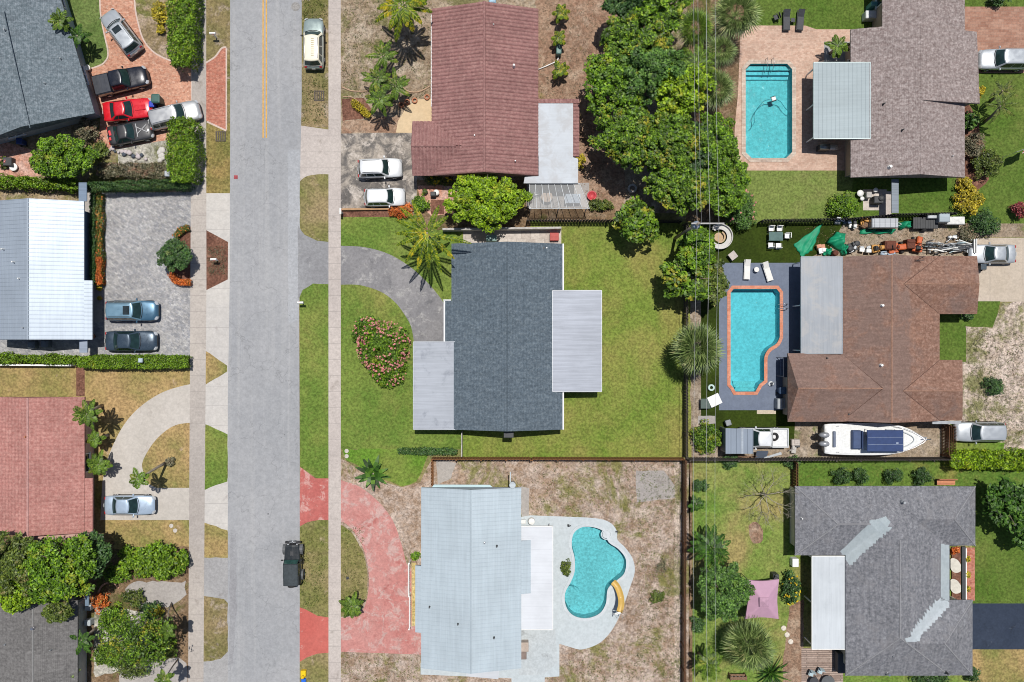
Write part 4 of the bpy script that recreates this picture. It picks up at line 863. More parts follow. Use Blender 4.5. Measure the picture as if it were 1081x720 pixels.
hJ.walls([(892.6, 713), (892.6, 513.2), (1002.5, 513.2), (1002.5, 713)], ZE, stucco('stucco_cream_j', ph(226, 222, 206)), .5, [(2, .45, 1.8, 1.2, 1, 'window'), (0, .3, 1.8, 1.2, 1, 'window'), (0, .55, 1, 2.1, .05, 'door')])
for q in ([(839.3, 586), (839.3, 513.5), (891, 513.5), (891, 586)], [(1004, 576), (1004, 513.7), (1029.5, 513.7), (1029.5, 576)], [(1004, 713), (1004, 634), (1026.6, 634), (1026.6, 713)]):
    mb = MB(); mb.prism(inset([P2(x, y, ZE) for x, y in q], .46), 0, ZE-.09, False); mb.build('wing_wall', stucco('stucco_cream_j', 0), hJ.root)
hJ.cover(857.5, 587.5, 893.5, 685, ZE-.25, metal('metal_patio_offwhite', ph(214, 221, 227), .6, .05, .05, 1, ph(190, 198, 204), .35), 'y', 1.3, [(859.5, 590), (859.5, 638), (859.5, 683)], slope=(0, .1, .1, 0), edge=WHITEPL)
mb = MB(); v0, v1 = P(1016, 577, 2.5), P(1017.5, 633, 2.5); mb.box(((v0.x+v1.x)/2+.05, (v0.y+v1.y)/2, 2.45), (.35, v0.y-v1.y, .2)); mb.build('porch_beam', DARK, hJ.root)
mb = MB(); v0, v1 = P(1004, 577, .0), P(1017, 634, .0); mb.box(((v0.x+v1.x)/2, (v0.y+v1.y)/2, .08), (v1.x-v0.x, v0.y-v1.y, .16)); o = mb.build('porch_floor', M_mulch, hJ.root)
for cy in (597, 619):
    mb = MB(); q = cr([(1003.5, cy-7), (1010, cy-6.5), (1014.5, cy), (1014, cy+6), (1008, cy+7.5), (1003.5, cy+3)], 4); mb.prism([P2(x, y, .17) for x, y in q], .163, .19); mb.build('paving_panel', plain('pale_paving', ph(226, 222, 210), .8), o)
# ------------------------------------------------------------------ vehicles (built along +x, on z = 0)
KINDS = {   # lengths as fractions of L: base/roof of the windscreen, roof/base of the rear glass; belt and roof heights
 'sedan':  dict(xbf=.20, xrf=.05, xrr=-.20, xbr=-.345, belt=.92, hood=.90, deck=1.02, roof=1.44, wr=.69),
 'suv':    dict(xbf=.22, xrf=.10, xrr=-.41, xbr=-.475, belt=1.05, hood=1.02, deck=1.05, roof=1.68, wr=.72),
 'muscle': dict(xbf=.12, xrf=-.01, xrr=-.22, xbr=-.37, belt=.90, hood=.92, deck=1.0, roof=1.34, wr=.66),
 'hatch':  dict(xbf=.24, xrf=.10, xrr=-.40, xbr=-.47, belt=.98, hood=.96, deck=.98, roof=1.52, wr=.71),
 'pickup': dict(xbf=.20, xrf=.10, xrr=-.14, xbr=-.175, belt=1.18, hood=1.14, deck=.86, roof=1.86, wr=.73),
}
def vehicle(kind, pm, label, cx, cy, ang, L, W, name='parked_car', cat='car', group=None, roofmat=None, opts=()):
    k = KINDS[kind]; c = P(cx, cy, .8); root = thing(name, label, cat, (c.x, c.y, .012), math.radians(ang), group)
    hw = W/2; belt, hood, deck, roof = k['belt'], k['hood'], k['deck'], k['roof']; truck = kind == 'pickup'
    st = [(-.5, .78, .42, .62, .66), (-.492, .86, .33, .72, .80), (-.47, .93, .28, deck-.12, deck-.06), (-.42, .975, .26, deck-.08, deck-.01), (-.33, 1, .24, belt-.03, max(deck, belt-.02) if not truck else deck), (-.2, 1, .22, belt-.02, belt if not truck else deck), (0, 1, .22, belt-.02, belt), (k['xbf']-.02, 1, .22, belt-.03, belt+.02), (k['xbf']+.06, .995, .23, hood-.08, hood), (.36, .985, .25, hood-.13, hood-.04), (.43, .94, .28, hood-.2, hood-.1), (.475, .86, .32, hood-.3, hood-.2), (.493, .78, .36, hood-.4, hood-.33), (.5, .68, .42, .52, .55)]
    if truck: st[4] = (-.33, 1, .3, deck-.02, deck); st[5] = (-.185, 1, .3, deck-.02, deck); st.insert(6, (-.175, 1, .26, belt-.02, belt))
    rings = []
    for x, w_, zb, zs, zt in st:
        w_ *= hw; x *= L; zm = (zb+zs)/2
        half = [(w_*.80, zb), (w_*.96, zb+.08), (w_, zm), (w_*.985, zs-.06), (w_*.93, zs), (w_*.55, zt-.012)]
        rings.append([(x, 0, zb)]+[(x, y, z) for y, z in half]+[(x, 0, zt+.012)]+[(x, -y, z) for y, z in half[::-1]])
    b = MB(); b.loft(rings, True, True); body = b.build('body', pm, root, True, True, 1)
    # cabin with glass laid on it
    zr = roof; wb = hw*.93; wr = hw*k['wr']
    def X(a, b_, t): return lerp(k[a], k[b_], t)*L
    def zz(t): return lerp(belt-.05, zr, t)
    def ww(t): return lerp(wb, wr, t)
    bow, bowr = .16, .10
    def front(u, t, o=0): w_ = ww(t); return (X('xbf', 'xrf', t)-bow*u*u+o*.7, u*w_, zz(t)+o*.7+.0)
    def rear(u, t, o=0): w_ = ww(t); return (X('xbr', 'xrr', t)+bowr*u*u-o*.8, u*w_, zz(t)+o*.5)
    def side(s, f, t, o=0): x = lerp(X('xbf', 'xrf', t)-bow-.02, X('xbr', 'xrr', t)+bowr+.02, f); return (x, s*(ww(t)+o), zz(t)+o*.25)
    def ringat(t, sh=1.0):
        us = (-.93, -.5, 0, .5, .93); r = [front(u, t) for u in us]+[side(1, f, t) for f in (.0, .25, .5, .75, 1)]+[rear(u, t) for u in us[::-1]]+[side(-1, f, t) for f in (1, .75, .5, .25, 0)]
        return r
    R = [ringat(t) for t in (0, .5, .93, 1)]
    cxm = (k['xrf']+k['xrr'])/2*L
    for sc, dz in ((.97, .018), (.88, .036), (.6, .05), (.2, .055)):
        R.append([(cxm+(p[0]-cxm)*sc, p[1]*sc, zr+dz) for p in R[3]])
    b = MB(); b.loft(R, False, True); cabin = fix(b.build('cabin', roofmat or pm, root, True, True))
    def panel(nm, fn, us, ts, mat=GLASSG, par=None):
        m = MB(); vs = [fn(u, t) for t in ts for u in us]; n = len(us)
        m.add(vs, [(j*n+i, j*n+i+1, (j+1)*n+i+1, (j+1)*n+i) for j in range(len(ts)-1) for i in range(n-1)]); return fix(m.build(nm, mat, par or root, True, True))
    us = [-.88+.22*i for i in range(9)]
    panel('windshield', lambda u, t: front(u, t, .016), us, (.12, .5, .94))
    if 'softtop' not in opts: panel('rear_window', lambda u, t: rear(u, t, .016), us, (.2, .5, .92))
    cuts = ((.04, .40), (.43, .72), (.75, .96)) if kind in ('suv', 'hatch') else ((.05, .5), (.53, .95)) if kind != 'muscle' else ((.06, .62), (.66, .92))
    for s in (-1, 1):
        for f0, f1 in cuts: panel('side_window', lambda f, t, s=s: side(s, f, t, .012), (f0, (f0+f1)/2, f1), (.16, .5, .88))
    # wheels
    r = .36 if kind in ('suv', 'pickup') else .33
    for x in (.31, -.30):
        for s in (-1, 1):
            m = MB(); n = 20; y0, y1 = s*(hw-.24), s*(hw+.012)
            ring = lambda y, q: [(x*L+q*math.cos(2*math.pi*i/n), y, r+q*math.sin(2*math.pi*i/n)) for i in range(n)]
            m.loft([ring(y0, r*.9), ring(y0+s*.03, r), ring(y1-s*.03, r), ring(y1, r*.92), ring(y1, r*.66)], True, False)
            wh = m.build('wheel', RUB, root, True, True)
            m = MB(); m.loft([ring(y1-s*.02, r*.66), ring(y1-s*.05, r*.5), ring(y1-s*.02, r*.14)], False, True)
            for q in range(5):
                a = 2*math.pi*q/5; m.tube([(x*L, y1-s*.015, r), (x*L+r*.62*math.cos(a), y1-s*.015, r+r*.62*math.sin(a))], .035, 4)
            m.build('rim', CHROME, wh, True, True)
    # lamps, mirrors, bumpers, grille
    for s in (-1, 1):
        m = MB(); m.add([(x*L, s*y*hw, z) for x, y, z in ((.448, .9, hood-.17), (.478, .80, hood-.22), (.492, .56, hood-.28), (.470, .56, hood-.175), (.44, .80, hood-.135), (.47, .9, hood-.32), (.492, .77, hood-.38), (.499, .56, hood-.40))], [(0, 1, 2, 3, 4), (0, 5, 6, 1), (1, 6, 7, 2)])
        m.v = [(a+.012, b_*1.01, c_+.016) for a, b_, c_ in m.v]; fix(m.build('headlight', LAMPW, root, True, True))
        m = MB(); zt = deck-.10; m.bbox((-.476*L, s*.74*hw, zt-.09), (.10, .26 if not truck else .12, .16 if not truck else .3), .03); m.build('tail_light', LAMPR, root, False, True)
        m = MB(); mx_ = X('xbf', 'xrf', .2)-.35; m.bbox((mx_, s*(hw+.09), belt+.06), (.13, .2, .15), .03); m.tube([(mx_, s*(hw*.9), belt-.02), (mx_, s*(hw+.05), belt+.02)], .03, 5); m.build('mirror', pm if 'blackmirror' not in opts else BLACK, root, False, True)
        m = MB(); m.bbox((0, s*(hw-.01), .27), (L*.46, .05, .1), .02); m.build('sill', BLACK, root, False, True)
        if kind in ('suv', 'hatch') and 'norack' not in opts:
            m = MB(); y = s*wr*.86; m.tube([(k['xrf']*L-.25, y, zr+.01), (k['xrf']*L-.4, y, zr+.07), (k['xrr']*L+.35, y, zr+.07), (k['xrr']*L+.2, y, zr+.01)], .022, 6); m.build('roof_rail', CHROME if 'brightrail' in opts else BLACK, root, True, True)
    m = MB(); m.bbox((.497*L, 0, .5), (.05, W*.52, .2), .015); m.build('grille', BLACK, root, False, True)
    m = MB(); m.bbox((-.502*L, 0, .45), (.06, W*.66, .12), .015); m.build('rear_bumper', BLACK, root, False, True)
    m = MB(); m.box((-.507*L, 0, .72), (.02, .34, .15)); m.build('license_plate', WHITEPL, root, False, True)
    if 'sunroof' in opts:
        m = MB(); x0 = k['xrf']*L-.22; m.bbox((x0-.38, 0, zr+.05), (.62, W*.42, .03), .01); m.build('sunroof', GLASS, root, False, True)
    if kind in ('sedan', 'muscle', 'suv', 'hatch', 'pickup'):   # wiper cowl and shut lines
        m = MB(); m.tube([(X('xbf', 'xrf', 0)+.05-.14*u*u*1.2, u*hw*.8, belt+.025) for u in (-1, -.5, 0, .5, 1)], .025, 4); m.build('wiper_cowl', BLACK, root, True, True)
    if truck:
        m = MB(); x0, x1 = -.488*L, -.19*L; h_ = 1.16; t = .07; zb = deck-.06
        for s in (-1, 1): m.bbox(((x0+x1)/2, s*(hw*.95-t/2), (h_+zb-.25)/2), (x1-x0, t+.05, h_-zb+.25), .03)
        m.bbox((x0+.04, 0, (h_+zb-.2)/2), (.08, W*.86, h_-zb+.2), .02); m.bbox((x1-.03, 0, (h_+zb-.05)/2), (.06, W*.86, h_-zb+.05), .02)
        m.build('cargo_bed', pm, root, False, True)
        m = MB(); m.box(((x0+x1)/2, 0, deck+.03), (x1-x0-.16, W*.84, .03))
        for q in range(7): m.box(((x0+x1)/2, (q-3)*W*.11, deck+.05), (x1-x0-.2, .05, .02))
        m.build('bed_floor', plain('bed_liner_pale', (.62, .63, .64), .5) if 'palebed' in opts else DARK, root, False, True)
        if 'tonneau' in opts:
            m = MB(); m.bbox(((x0+x1)/2, 0, h_+.03), (x1-x0-.05, W*.88, .05), .015)
            for q in range(3): m.bbox((lerp(x0, x1, (q+1)/4), 0, h_+.062), (.03, W*.86, .014), .005)
            m.build('bed_cover', paint('bed_cover_black', (.03, .034, .045), .1, .4), root, False, True)
    return root, k
SILV = paint('paint_silver', (.40, .43, .46), .35, .34); WHT = paint('paint_white', (.64, .66, .68), .1, .3); BLK = paint('paint_black', (.012, .014, .022), .2, .25)
REDP = paint('paint_red', (.60, .012, .022), .1, .25); CHAR = paint('paint_charcoal', (.03, .03, .033), .2, .4); BLUE = paint('paint_blue', (.05, .125, .20), .35, .3)
NAVY = paint('paint_dark_navy', (.045, .07, .10), .35, .25); LBLUE = paint('paint_light_blue', (.42, .52, .64), .35, .3); SAGE = paint('paint_grey_green', (.30, .37, .36), .4, .32)
CREAM = paint('paint_cream', (.72, .68, .54), .0, .4); WARMS = paint('paint_warm_silver', (.40, .41, .42), .4, .32)
GA, GB, GC, GD = 'cars on the brick driveway', 'cars on the grey pavers', 'white cars on the worn driveway', 'cars parked on the east side'
vehicle('suv', SILV, 'silver suv parked at an angle at the top of the brick driveway', 127.5, 34, 127, 4.85, 1.9, 'parked_suv', 'suv', GA, None, ('sunroof',))
vehicle('pickup', BLK, 'black pickup truck with a covered bed on the brick driveway', 128, 85.5, 13.5, 5.2, 1.98, 'pickup_truck', 'pickup truck', GA, None, ('tonneau',))
rd, k = vehicle('muscle', REDP, 'bright red coupe with a black rear window on the brick driveway', 134.5, 115.5, 6.5, 4.75, 1.95, 'parked_car', 'car', GA)
m = MB(); m.bbox((.27*4.75, 0, .945), (1.0, .5, .05), .02); m.build('hood_scoop', REDP, rd, False, True)
bk, k = vehicle('muscle', CHAR, 'charcoal coupe with crossed grey stripes on its hood and a red mark on its trunk', 137, 139.5, 11, 4.35, 1.95, 'parked_car', 'car', GA)
gs = plain('stripe_grey', (.42, .42, .43), .5); m = MB()
for s in (-1, 1): m.box((.28*4.35, 0, .945), (1.25, .06, .012), s*.62)
m.box((.17*4.35, 0, .94), (.06, 1.3, .012)); m.build('hood_stripe', gs, bk, False, True)
m = MB(); m.bbox((-.415*4.35, .2, 1.015), (.22, .5, .02), .008, .1); m.bbox((-.43*4.35, -.35, 1.015), (.2, .3, .02), .008); m.cur = 0; m.build('trunk_emblem', [plain('emblem_red', (.6, .05, .06), .4)], bk, False, True)
vehicle('suv', WARMS, 'silver suv with its nose over the sidewalk beside a tall hedge', 184, 121.5, 14.5, 5.1, 1.98, 'parked_suv', 'suv', GA, None, ('brightrail',))
vehicle('suv', BLUE, 'blue suv with a roof opening on the grey pavers, upper of the two', 139, 328, 0, 5.05, 1.98, 'parked_suv', 'suv', GB, paint('paint_pale_blue', (.16, .28, .37), .3, .3), ('sunroof',))
vehicle('sedan', NAVY, 'dark navy sedan on the grey pavers beside the lower hedge', 138, 360, 0, 4.95, 1.95, 'parked_car', 'car', GB)
vehicle('sedan', LBLUE, 'light blue sedan on the curved concrete driveway by the red tile house', 136.5, 533.5, 0, 4.85, 1.88, 'parked_car', 'car')
vn, k = vehicle('suv', SAGE, 'grey green suv with a cream roof and rack parked on the verge by the road', 331, 45.5, 90, 4.9, 1.95, 'parked_suv', 'suv', None, CREAM, ('brightrail', 'blackmirror'))
m = MB()
for i in range(9):
    m.box((.02*4.9-.2*i, -.12, 1.745), (.05, .26, .02))
m.build('rack_slats', plain('rack_tan', (.45, .38, .22), .6), vn, False, True)
vehicle('suv', WHT, 'white suv on the worn driveway, the longer one with a red tail lamp', 401, 177.5, 1.5, 4.3, 1.86, 'parked_suv', 'suv', GC)
vehicle('hatch', WHT, 'small white hatchback on the worn driveway beside orange bushes', 406, 208, 1, 3.95, 1.76, 'parked_car', 'car', GC, None, ('norack',))
vehicle('suv', SILV, 'silver suv on the brown paver driveway at the right edge', 1060, 62.5, 180, 4.9, 1.95, 'parked_suv', 'suv', GD, None, ('norack',))
vehicle('sedan', SILV, 'silver sedan on the concrete driveway at the end of the scrap pile', 1048, 268, 180, 4.5, 1.85, 'parked_car', 'car', GD)
vehicle('suv', SILV, 'silver suv on grass and gravel beside the yellow hedge', 1035, 456, 180, 4.85, 1.9, 'parked_suv', 'suv', GD, None, ('norack',))
tk, k = vehicle('pickup', WHT, 'white pickup truck backed out of the small metal shed, a tyre in its bed', 803, 462, 180, 5.3, 1.9, 'pickup_truck', 'pickup truck', None, None, ('palebed',))
c = P(817.5, 461, 1.0); m = MB(); n = 20
m.loft([[((.3+.11*math.cos(b_))*math.cos(a), (.3+.11*math.cos(b_))*math.sin(a), .11*math.sin(b_)) for b_ in [2*math.pi*j/8 for j in range(8)]] for a in [2*math.pi*i/n for i in range(n)]+[0]])
single('tyre', m, RUB, 'black spare tyre lying in the bed of the white pickup', 'tyre', (c.x, c.y, 1.05), smooth=True)
# jeep
def jeep():
    pm = paint('paint_black_jeep', (.016, .02, .022), .15, .3); c = P(309, 594.5, .9)
    root = thing('parked_jeep', 'black soft top off road car with a spare wheel parked half on the verge', 'car', (c.x, c.y, .02), math.radians(91))
    L, hw = 4.1, .80
    b = MB(); sec = [(-1.95, .74, .5, 1.0), (-1.9, .78, .48, 1.1), (-.3, .80, .46, 1.12), (.35, .80, .46, 1.14), (.45, .74, .5, 1.14), (1.6, .66, .55, 1.08), (1.75, .63, .6, 1.02), (1.78, .6, .62, .98)]
    b.loft([[(x, -w_, z0), (x, w_, z0), (x, w_+.01, z1-.06), (x, w_-.05, z1), (x, 0, z1+.025), (x, -w_+.05, z1), (x, -w_-.01, z1-.06)] for x, w_, z0, z1 in sec], True, True); b.build('body', pm, root, False, True)
    st = plain('soft_top_fabric', (.042, .052, .058), .85, var=.2, vs=5)
    b = MB(); b.loft([[(x, s*w_, z) for s, w_, z in ((-1, .78, 1.1), (-1, .70, 1.72), (-1, .60, 1.80), (0, 0, 1.83+dz), (1, .60, 1.80), (1, .70, 1.72), (1, .78, 1.1))] for x, dz in ((-1.92, -.03), (-1.85, 0), (-1.2, .012), (-.7, -.012), (-.2, .012), (.12, 0))], True, True); b.build('soft_top', st, root, True, True)
    b = MB(); b.add([(.40, -.68, 1.14), (.40, .68, 1.14), (.15, .64, 1.76), (.15, -.64, 1.76)], [(0, 1, 2, 3)]); b.build('windshield', glass('green_glass', (.03, .08, .07)), root, False, True)
    b = MB(); b.tube([(.42, -.70, 1.14), (.14, -.66, 1.79), (.14, .66, 1.79), (.42, .70, 1.14), (.42, -.70, 1.14)], .035, 6); b.build('windshield_frame', pm, root, False, True)
    for x in (1.25, -1.2):
        for s in (-1, 1):
            n = 20; m = MB(); ring = lambda y, q: [(x+q*math.cos(2*math.pi*i/n), y, .4+q*math.sin(2*math.pi*i/n)) for i in range(n)]
            m.loft([ring(s*.66, .37), ring(s*.69, .40), ring(s*.92, .40), ring(s*.95, .36), ring(s*.95, .24)], True, False); wh = m.build('wheel', RUB, root, True, True)
            m = MB(); m.loft([ring(s*.93, .24), ring(s*.88, .2), ring(s*.92, .05)], False, True); m.build('rim', GREYM, wh, True, True)
            m = MB(); A = [math.radians(a) for a in (10, 40, 70, 90, 110, 140, 170)]
            m.loft([[(x+.50*math.cos(a), s*.62, .42+.46*math.sin(a)), (x+.50*math.cos(a), s*.97, .42+.46*math.sin(a)), (x+.52*math.cos(a), s*.97, .45+.48*math.sin(a)), (x+.52*math.cos(a), s*.62, .45+.48*math.sin(a))] for a in A], True, True); m.build('fender', plain('fender_grey', (.10, .105, .11), .5), root, False, True)
    for s in (-1, 1):
        m = MB(); n = 12; m.loft([[(x, s*.42+q*math.cos(2*math.pi*i/n), .82+q*math.sin(2*math.pi*i/n)) for i in range(n)] for x, q in ((1.77, .1), (1.81, .1), (1.82, .06))], False, True); m.build('headlight', LAMPW, root, True, True)
        m = MB(); m.bbox((.38, s*.92, 1.22), (.1, .2, .16), .02); m.tube([(.38, s*.76, 1.12), (.38, s*.9, 1.2)], .02, 5); m.build('mirror', BLACK, root, False, True)
        m = MB(); m.bbox((-1.97, s*.66, .85), (.06, .12, .18), .01); m.build('tail_light', LAMPR, root, False, True)
        m = MB(); m.tube([(-.2, s*.8, .42), (-.2, s*.88, .40), (.55, s*.88, .40), (.75, s*.8, .42)], .035, 6); m.build('side_step', BLACK, root, False, True)
        for q in range(2):
            m = MB(); x0, x1 = (-.25, .1) if q else (-1.05, -.32); m.add([(x0, s*.775, 1.16), (x1, s*.775, 1.16), (x1, s*.715, 1.66), (x0, s*.715, 1.66)], [(0, 1, 2, 3)]); m.build('side_window', GLASS, root, False, True)
    m = MB(); m.bbox((1.95, 0, .62), (.22, 1.5, .18), .03); m.build('front_bumper', BLACK, root, False, True)
    m = MB(); m.cyl((2.06, 0), .1, .72, .86, 12); m.tube([(1.98, -.3, .78), (1.98, .3, .78)], .08, 10); m.tube([(2.05, -.45, .72), (2.2, -.1, .9), (2.22, .12, .9), (2.05, .48, .72)], .03, 6); m.build('winch', GREYM, root, True, True)
    m = MB(); m.bbox((-2.0, 0, .6), (.16, 1.5, .16), .03); m.build('rear_bumper', BLACK, root, False, True)
    m = MB(); n = 20; ring = lambda x, q: [(x, .08+q*math.cos(2*math.pi*i/n), 1.02+q*math.sin(2*math.pi*i/n)) for i in range(n)]
    m.loft([ring(-1.98, .36), ring(-2.0, .39), ring(-2.2, .39), ring(-2.23, .35), ring(-2.2, .2)], True, True); m.build('spare_wheel', RUB, root, True, True)
    m = MB(); m.bbox((.95, 0, 1.125), (.5, .3, .04), .015); m.tube([(.55, -.3, 1.15), (1.55, -.28, 1.1)], .012, 4); m.tube([(.55, .3, 1.15), (1.55, .28, 1.1)], .012, 4); m.build('hood_vent', DARK, root, False, True)
    m = MB(); m.bbox((1.80, 0, .84), (.04, .62, .36), .01); m.build('grille', BLACK, root, False, True)
jeep()
# boat
def boat():
    c = P(920, 463, 1.3); root = thing('motor_boat', 'long white motor boat with a dark blue canopy stored beside the brown roof house', 'boat', (c.x, c.y, 0), 0)
    gel = paint('gelcoat_white', (.78, .78, .77), 0, .25); L = 10.6
    #   x from stern(-4.75) to bow(+4.75)
    st = [(-4.55, 1.26, .55, 1.55), (-4.0, 1.34, .5, 1.58), (-2, 1.40, .45, 1.62), (0, 1.40, .42, 1.70), (1.5, 1.33, .45, 1.80), (2.6, 1.14, .52, 1.88), (3.4, .86, .65, 1.94), (4.0, .55, .85, 1.98), (4.5, .24, 1.2, 2.02), (4.75, .05, 1.6, 2.04)]; st = [(x, w_*1.1, a, c_) for x, w_, a, c_ in st]
    b = MB(); b.loft([[(x, 0, zb), (x, w_*.75, zb+.25*(zt-zb)), (x, w_*.97, zb+.7*(zt-zb)), (x, w_, zt), (x, w_-.06*min(1, w_*4), zt+.03), (x, -w_+.06*min(1, w_*4), zt+.03), (x, -w_, zt), (x, -w_*.97, zb+.7*(zt-zb)), (x, -w_*.75, zb+.25*(zt-zb))] for x, w_, zb, zt in st], True, True); b.build('hull', gel, root, True, True)
    dk = plain('deck_nonslip', (.66, .67, .66), .7, var=.1, vs=6)
    b = MB(); o = [(x, w_-.14) for x, w_, _, _ in st[:-2] if w_ > .2]; pl = [(x, y) for x, y in o]+[(4.15, 0)]+[(x, -y) for x, y in o[::-1]]
    b.add([(x, y, lerp(1.60, 2.06, (x+4.6)/9.3)+.02) for x, y in pl], [tuple(range(len(pl)))][:1]); b.build('deck', dk, root, False, True)
    b = MB(); R = cr([(1.0, .95), (2.0, .86), (2.9, .62), (3.5, .28), (3.65, 0), (3.5, -.28), (2.9, -.62), (2.0, -.86), (1.0, -.95)], 4, False); b.tube([(x, y, 2.02+.02*x) for x, y in R], .05, 6, True); b.build('bow_coaming', plain('seat_grey', (.42, .45, .47), .6), root, True, True)
    b = MB(); b.prism([(.95, -.8), (1.9, -.72), (1.9, .72), (.95, .8)], 1.95, 2.12); b.build('bow_seat', gel, root, False, True)
    b = MB(); b.prism([(1.15, -.3), (1.75, -.28), (1.75, .28), (1.15, .3)], 2.11, 2.16); b.build('hatch', plain('hatch_teal', (.35, .45, .45), .3), root, False, True)
    cv = plain('canvas_blue', ph(56, 76, 122), .8, var=.1, vs=3)
    b = MB(); b.bbox((.5, 0, 3.02), (3.4, 2.0, .12), .05); 
    hb = b.build('canopy', cv, root, False, True)
    b = MB()
    for y in (-.34, .34): b.box((.5, y, 3.085), (3.3, .02, .012))
    b.bbox((1.6, -.2, 3.09), (.22, .12, .03), .01); b.build('canopy_seam', plain('canvas_pale', (.30, .35, .45), .8), hb, False, True)
    for sx in (-.9, 1.9):
        for s in (-1, 1): b = MB(); b.tube([(sx, s*.95, 1.7), (sx*.92, s*.9, 2.98)], .03, 6); b.build('canopy_post', CHROME, root, True, True)
    b = MB(); b.bbox((-.1, 0, 2.1), (1.2, .8, .9), .06); b.build('console', gel, root, False, True)
    b = MB(); b.bbox((-1.75, .0, 1.95), (.85, 1.75, .6), .08)
    b.bbox((-1.35, 0, 2.1), (.14, 1.7, .9), .05); b.build('seat', plain('seat_blue', ph(74, 92, 130), .7), root, False, True)
    b = MB(); b.bbox((-3.75, 0, 1.78), (.24, 1.5, .24), .04); b.build('stern_bench', plain('bench_grey', ph(120, 130, 150), .7), root, False, True)
    b = MB(); b.bbox((-4.25, 0, 1.66), (.5, 2.1, .12), .04); b.build('transom_platform', gel, root, False, True)
    for s in (-1, 1):
        b = MB(); b.loft([[(x, s*.42+w_*math.cos(a), z+h_*math.sin(a)) for a in [2*math.pi*i/10 for i in range(10)]] for x, w_, z, h_ in ((-4.3, .12, 1.9, .15), (-4.42, .24, 1.95, .30), (-4.8, .27, 1.95, .33), (-5.1, .22, 1.9, .27), (-5.25, .06, 1.85, .1))], True, True)
        e = b.build('outboard_engine', plain('engine_grey', (.30, .31, .33), .35, .3), root, True, True)
        b = MB(); b.tube([(-4.8, s*.42, 1.65), (-4.85, s*.42, .75)], [.14, .09], 8); b.tube([(-4.6, s*.42, .75), (-5.1, s*.42, .75)], [.1, .05], 8)
        for q in range(3): b.box((-5.12, s*.42+.12*math.cos(q*2.1), .75+.12*math.sin(q*2.1)), (.03, .16, .1), 0)
        b.build('engine_leg', DARK, e, True, True)
        for x in (-3.4, -.2, 2.2): b = MB(); b.tube([(x-.12, s*1.24 if x < 2 else s*1.1, lerp(1.6, 2.0, (x+4.6)/9.3)+.12), (x+.12, s*1.24 if x < 2 else s*1.1, lerp(1.6, 2.0, (x+4.6)/9.3)+.12)], .025, 5); b.build('cleat', CHROME, root, True, True)
    b = MB(); b.tube([(4.3, 0, 2.05), (5.3, 0, 2.02)], .05, 6); b.tube([(4.7, -.18, 2.08), (4.9, 0, 2.1), (4.7, .18, 2.08)], .04, 5); b.build('bow_pulpit', CHROME, root, True, True)
    b = MB(); pts = [(1.6, 1.27, 2.15), (2.7, 1.06, 2.25), (3.6, .72, 2.32), (4.4, .28, 2.36), (4.7, 0, 2.37)]; b.tube(pts+[(x, -y, z) for x, y, z in pts[-2::-1]], .02, 5); b.build('bow_rail', CHROME, root, True, True)
    t = thing('boat_trailer', 'grey boat trailer under the white motor boat', 'trailer', (c.x, c.y, 0))
    for s in (-1, 1):
        b = MB(); b.box((-.6, s*.7, .5), (7.4, .1, .14)); b.build('frame_rail', GREYM, t, False, True)
        for x in (-1.6, -.8):
            b = MB(); n = 16; ring = lambda y, q: [(x+q*math.cos(2*math.pi*i/n), y, .33+q*math.sin(2*math.pi*i/n)) for i in range(n)]
            b.loft([ring(s*.92, .33), ring(s*1.12, .33)], True, True); b.build('wheel', RUB, t, True, True)
    b = MB(); b.tube([(3.1, .7, .5), (4.6, 0, .5), (3.1, -.7, .5)], .06, 6); b.tube([(4.6, 0, .5), (5.7, 0, .5)], .06, 6); b.tube([(4.7, 0, .5), (4.75, 0, 1.4)], .05, 6); b.tube([(5.3, 0, .5), (5.3, .0, .05)], .05, 6); b.build('tow_bar', GREYM, t, False, True)
    b = MB()
    for x in (-3, -.5, 2): b.box((x, 0, .5), (.1, 1.4, .12))
    b.build('cross_beam', GREYM, t, False, True)
boat()
# ------------------------------------------------------------------ plants
def mesh_quads(name, Q, mat, parent, smooth=False):
    """Q: (n,4,3) array of leaf quads, local coordinates"""
    n = len(Q); me = bpy.data.meshes.new(name); me.vertices.add(n*4); me.vertices.foreach_set('co', Q.reshape(-1).astype(np.float32))
    me.loops.add(n*4); me.loops.foreach_set('vertex_index', np.arange(n*4, dtype=np.int32)); me.polygons.add(n)
    me.polygons.foreach_set('loop_start', np.arange(0, n*4, 4, dtype=np.int32))
    me.materials.append(mat); me.update(calc_edges=True)
    o = bpy.data.objects.new(name, me); COL.objects.link(o); o.parent = parent; return o
def unit(a): return a/np.maximum(np.linalg.norm(a, axis=-1, keepdims=True), 1e-6)
def leaves(C, N, ln, wd, rng, bend=.25):
    """one folded leaf quad at each centre C, facing N"""
    n = len(C); t = unit(np.cross(N, rng.normal(size=(n, 3)))); b = np.cross(N, t)
    l = (ln*rng.uniform(.65, 1.3, n))[:, None]; w_ = (wd*rng.uniform(.7, 1.25, n))[:, None]
    p0 = C-t*l/2-N*l*bend*.3; p2 = C+t*l/2-N*l*bend; m1 = C-b*w_/2+N*l*.04; m2 = C+b*w_/2+N*l*.04
    return np.stack([p0, m1, p2, m2], 1)
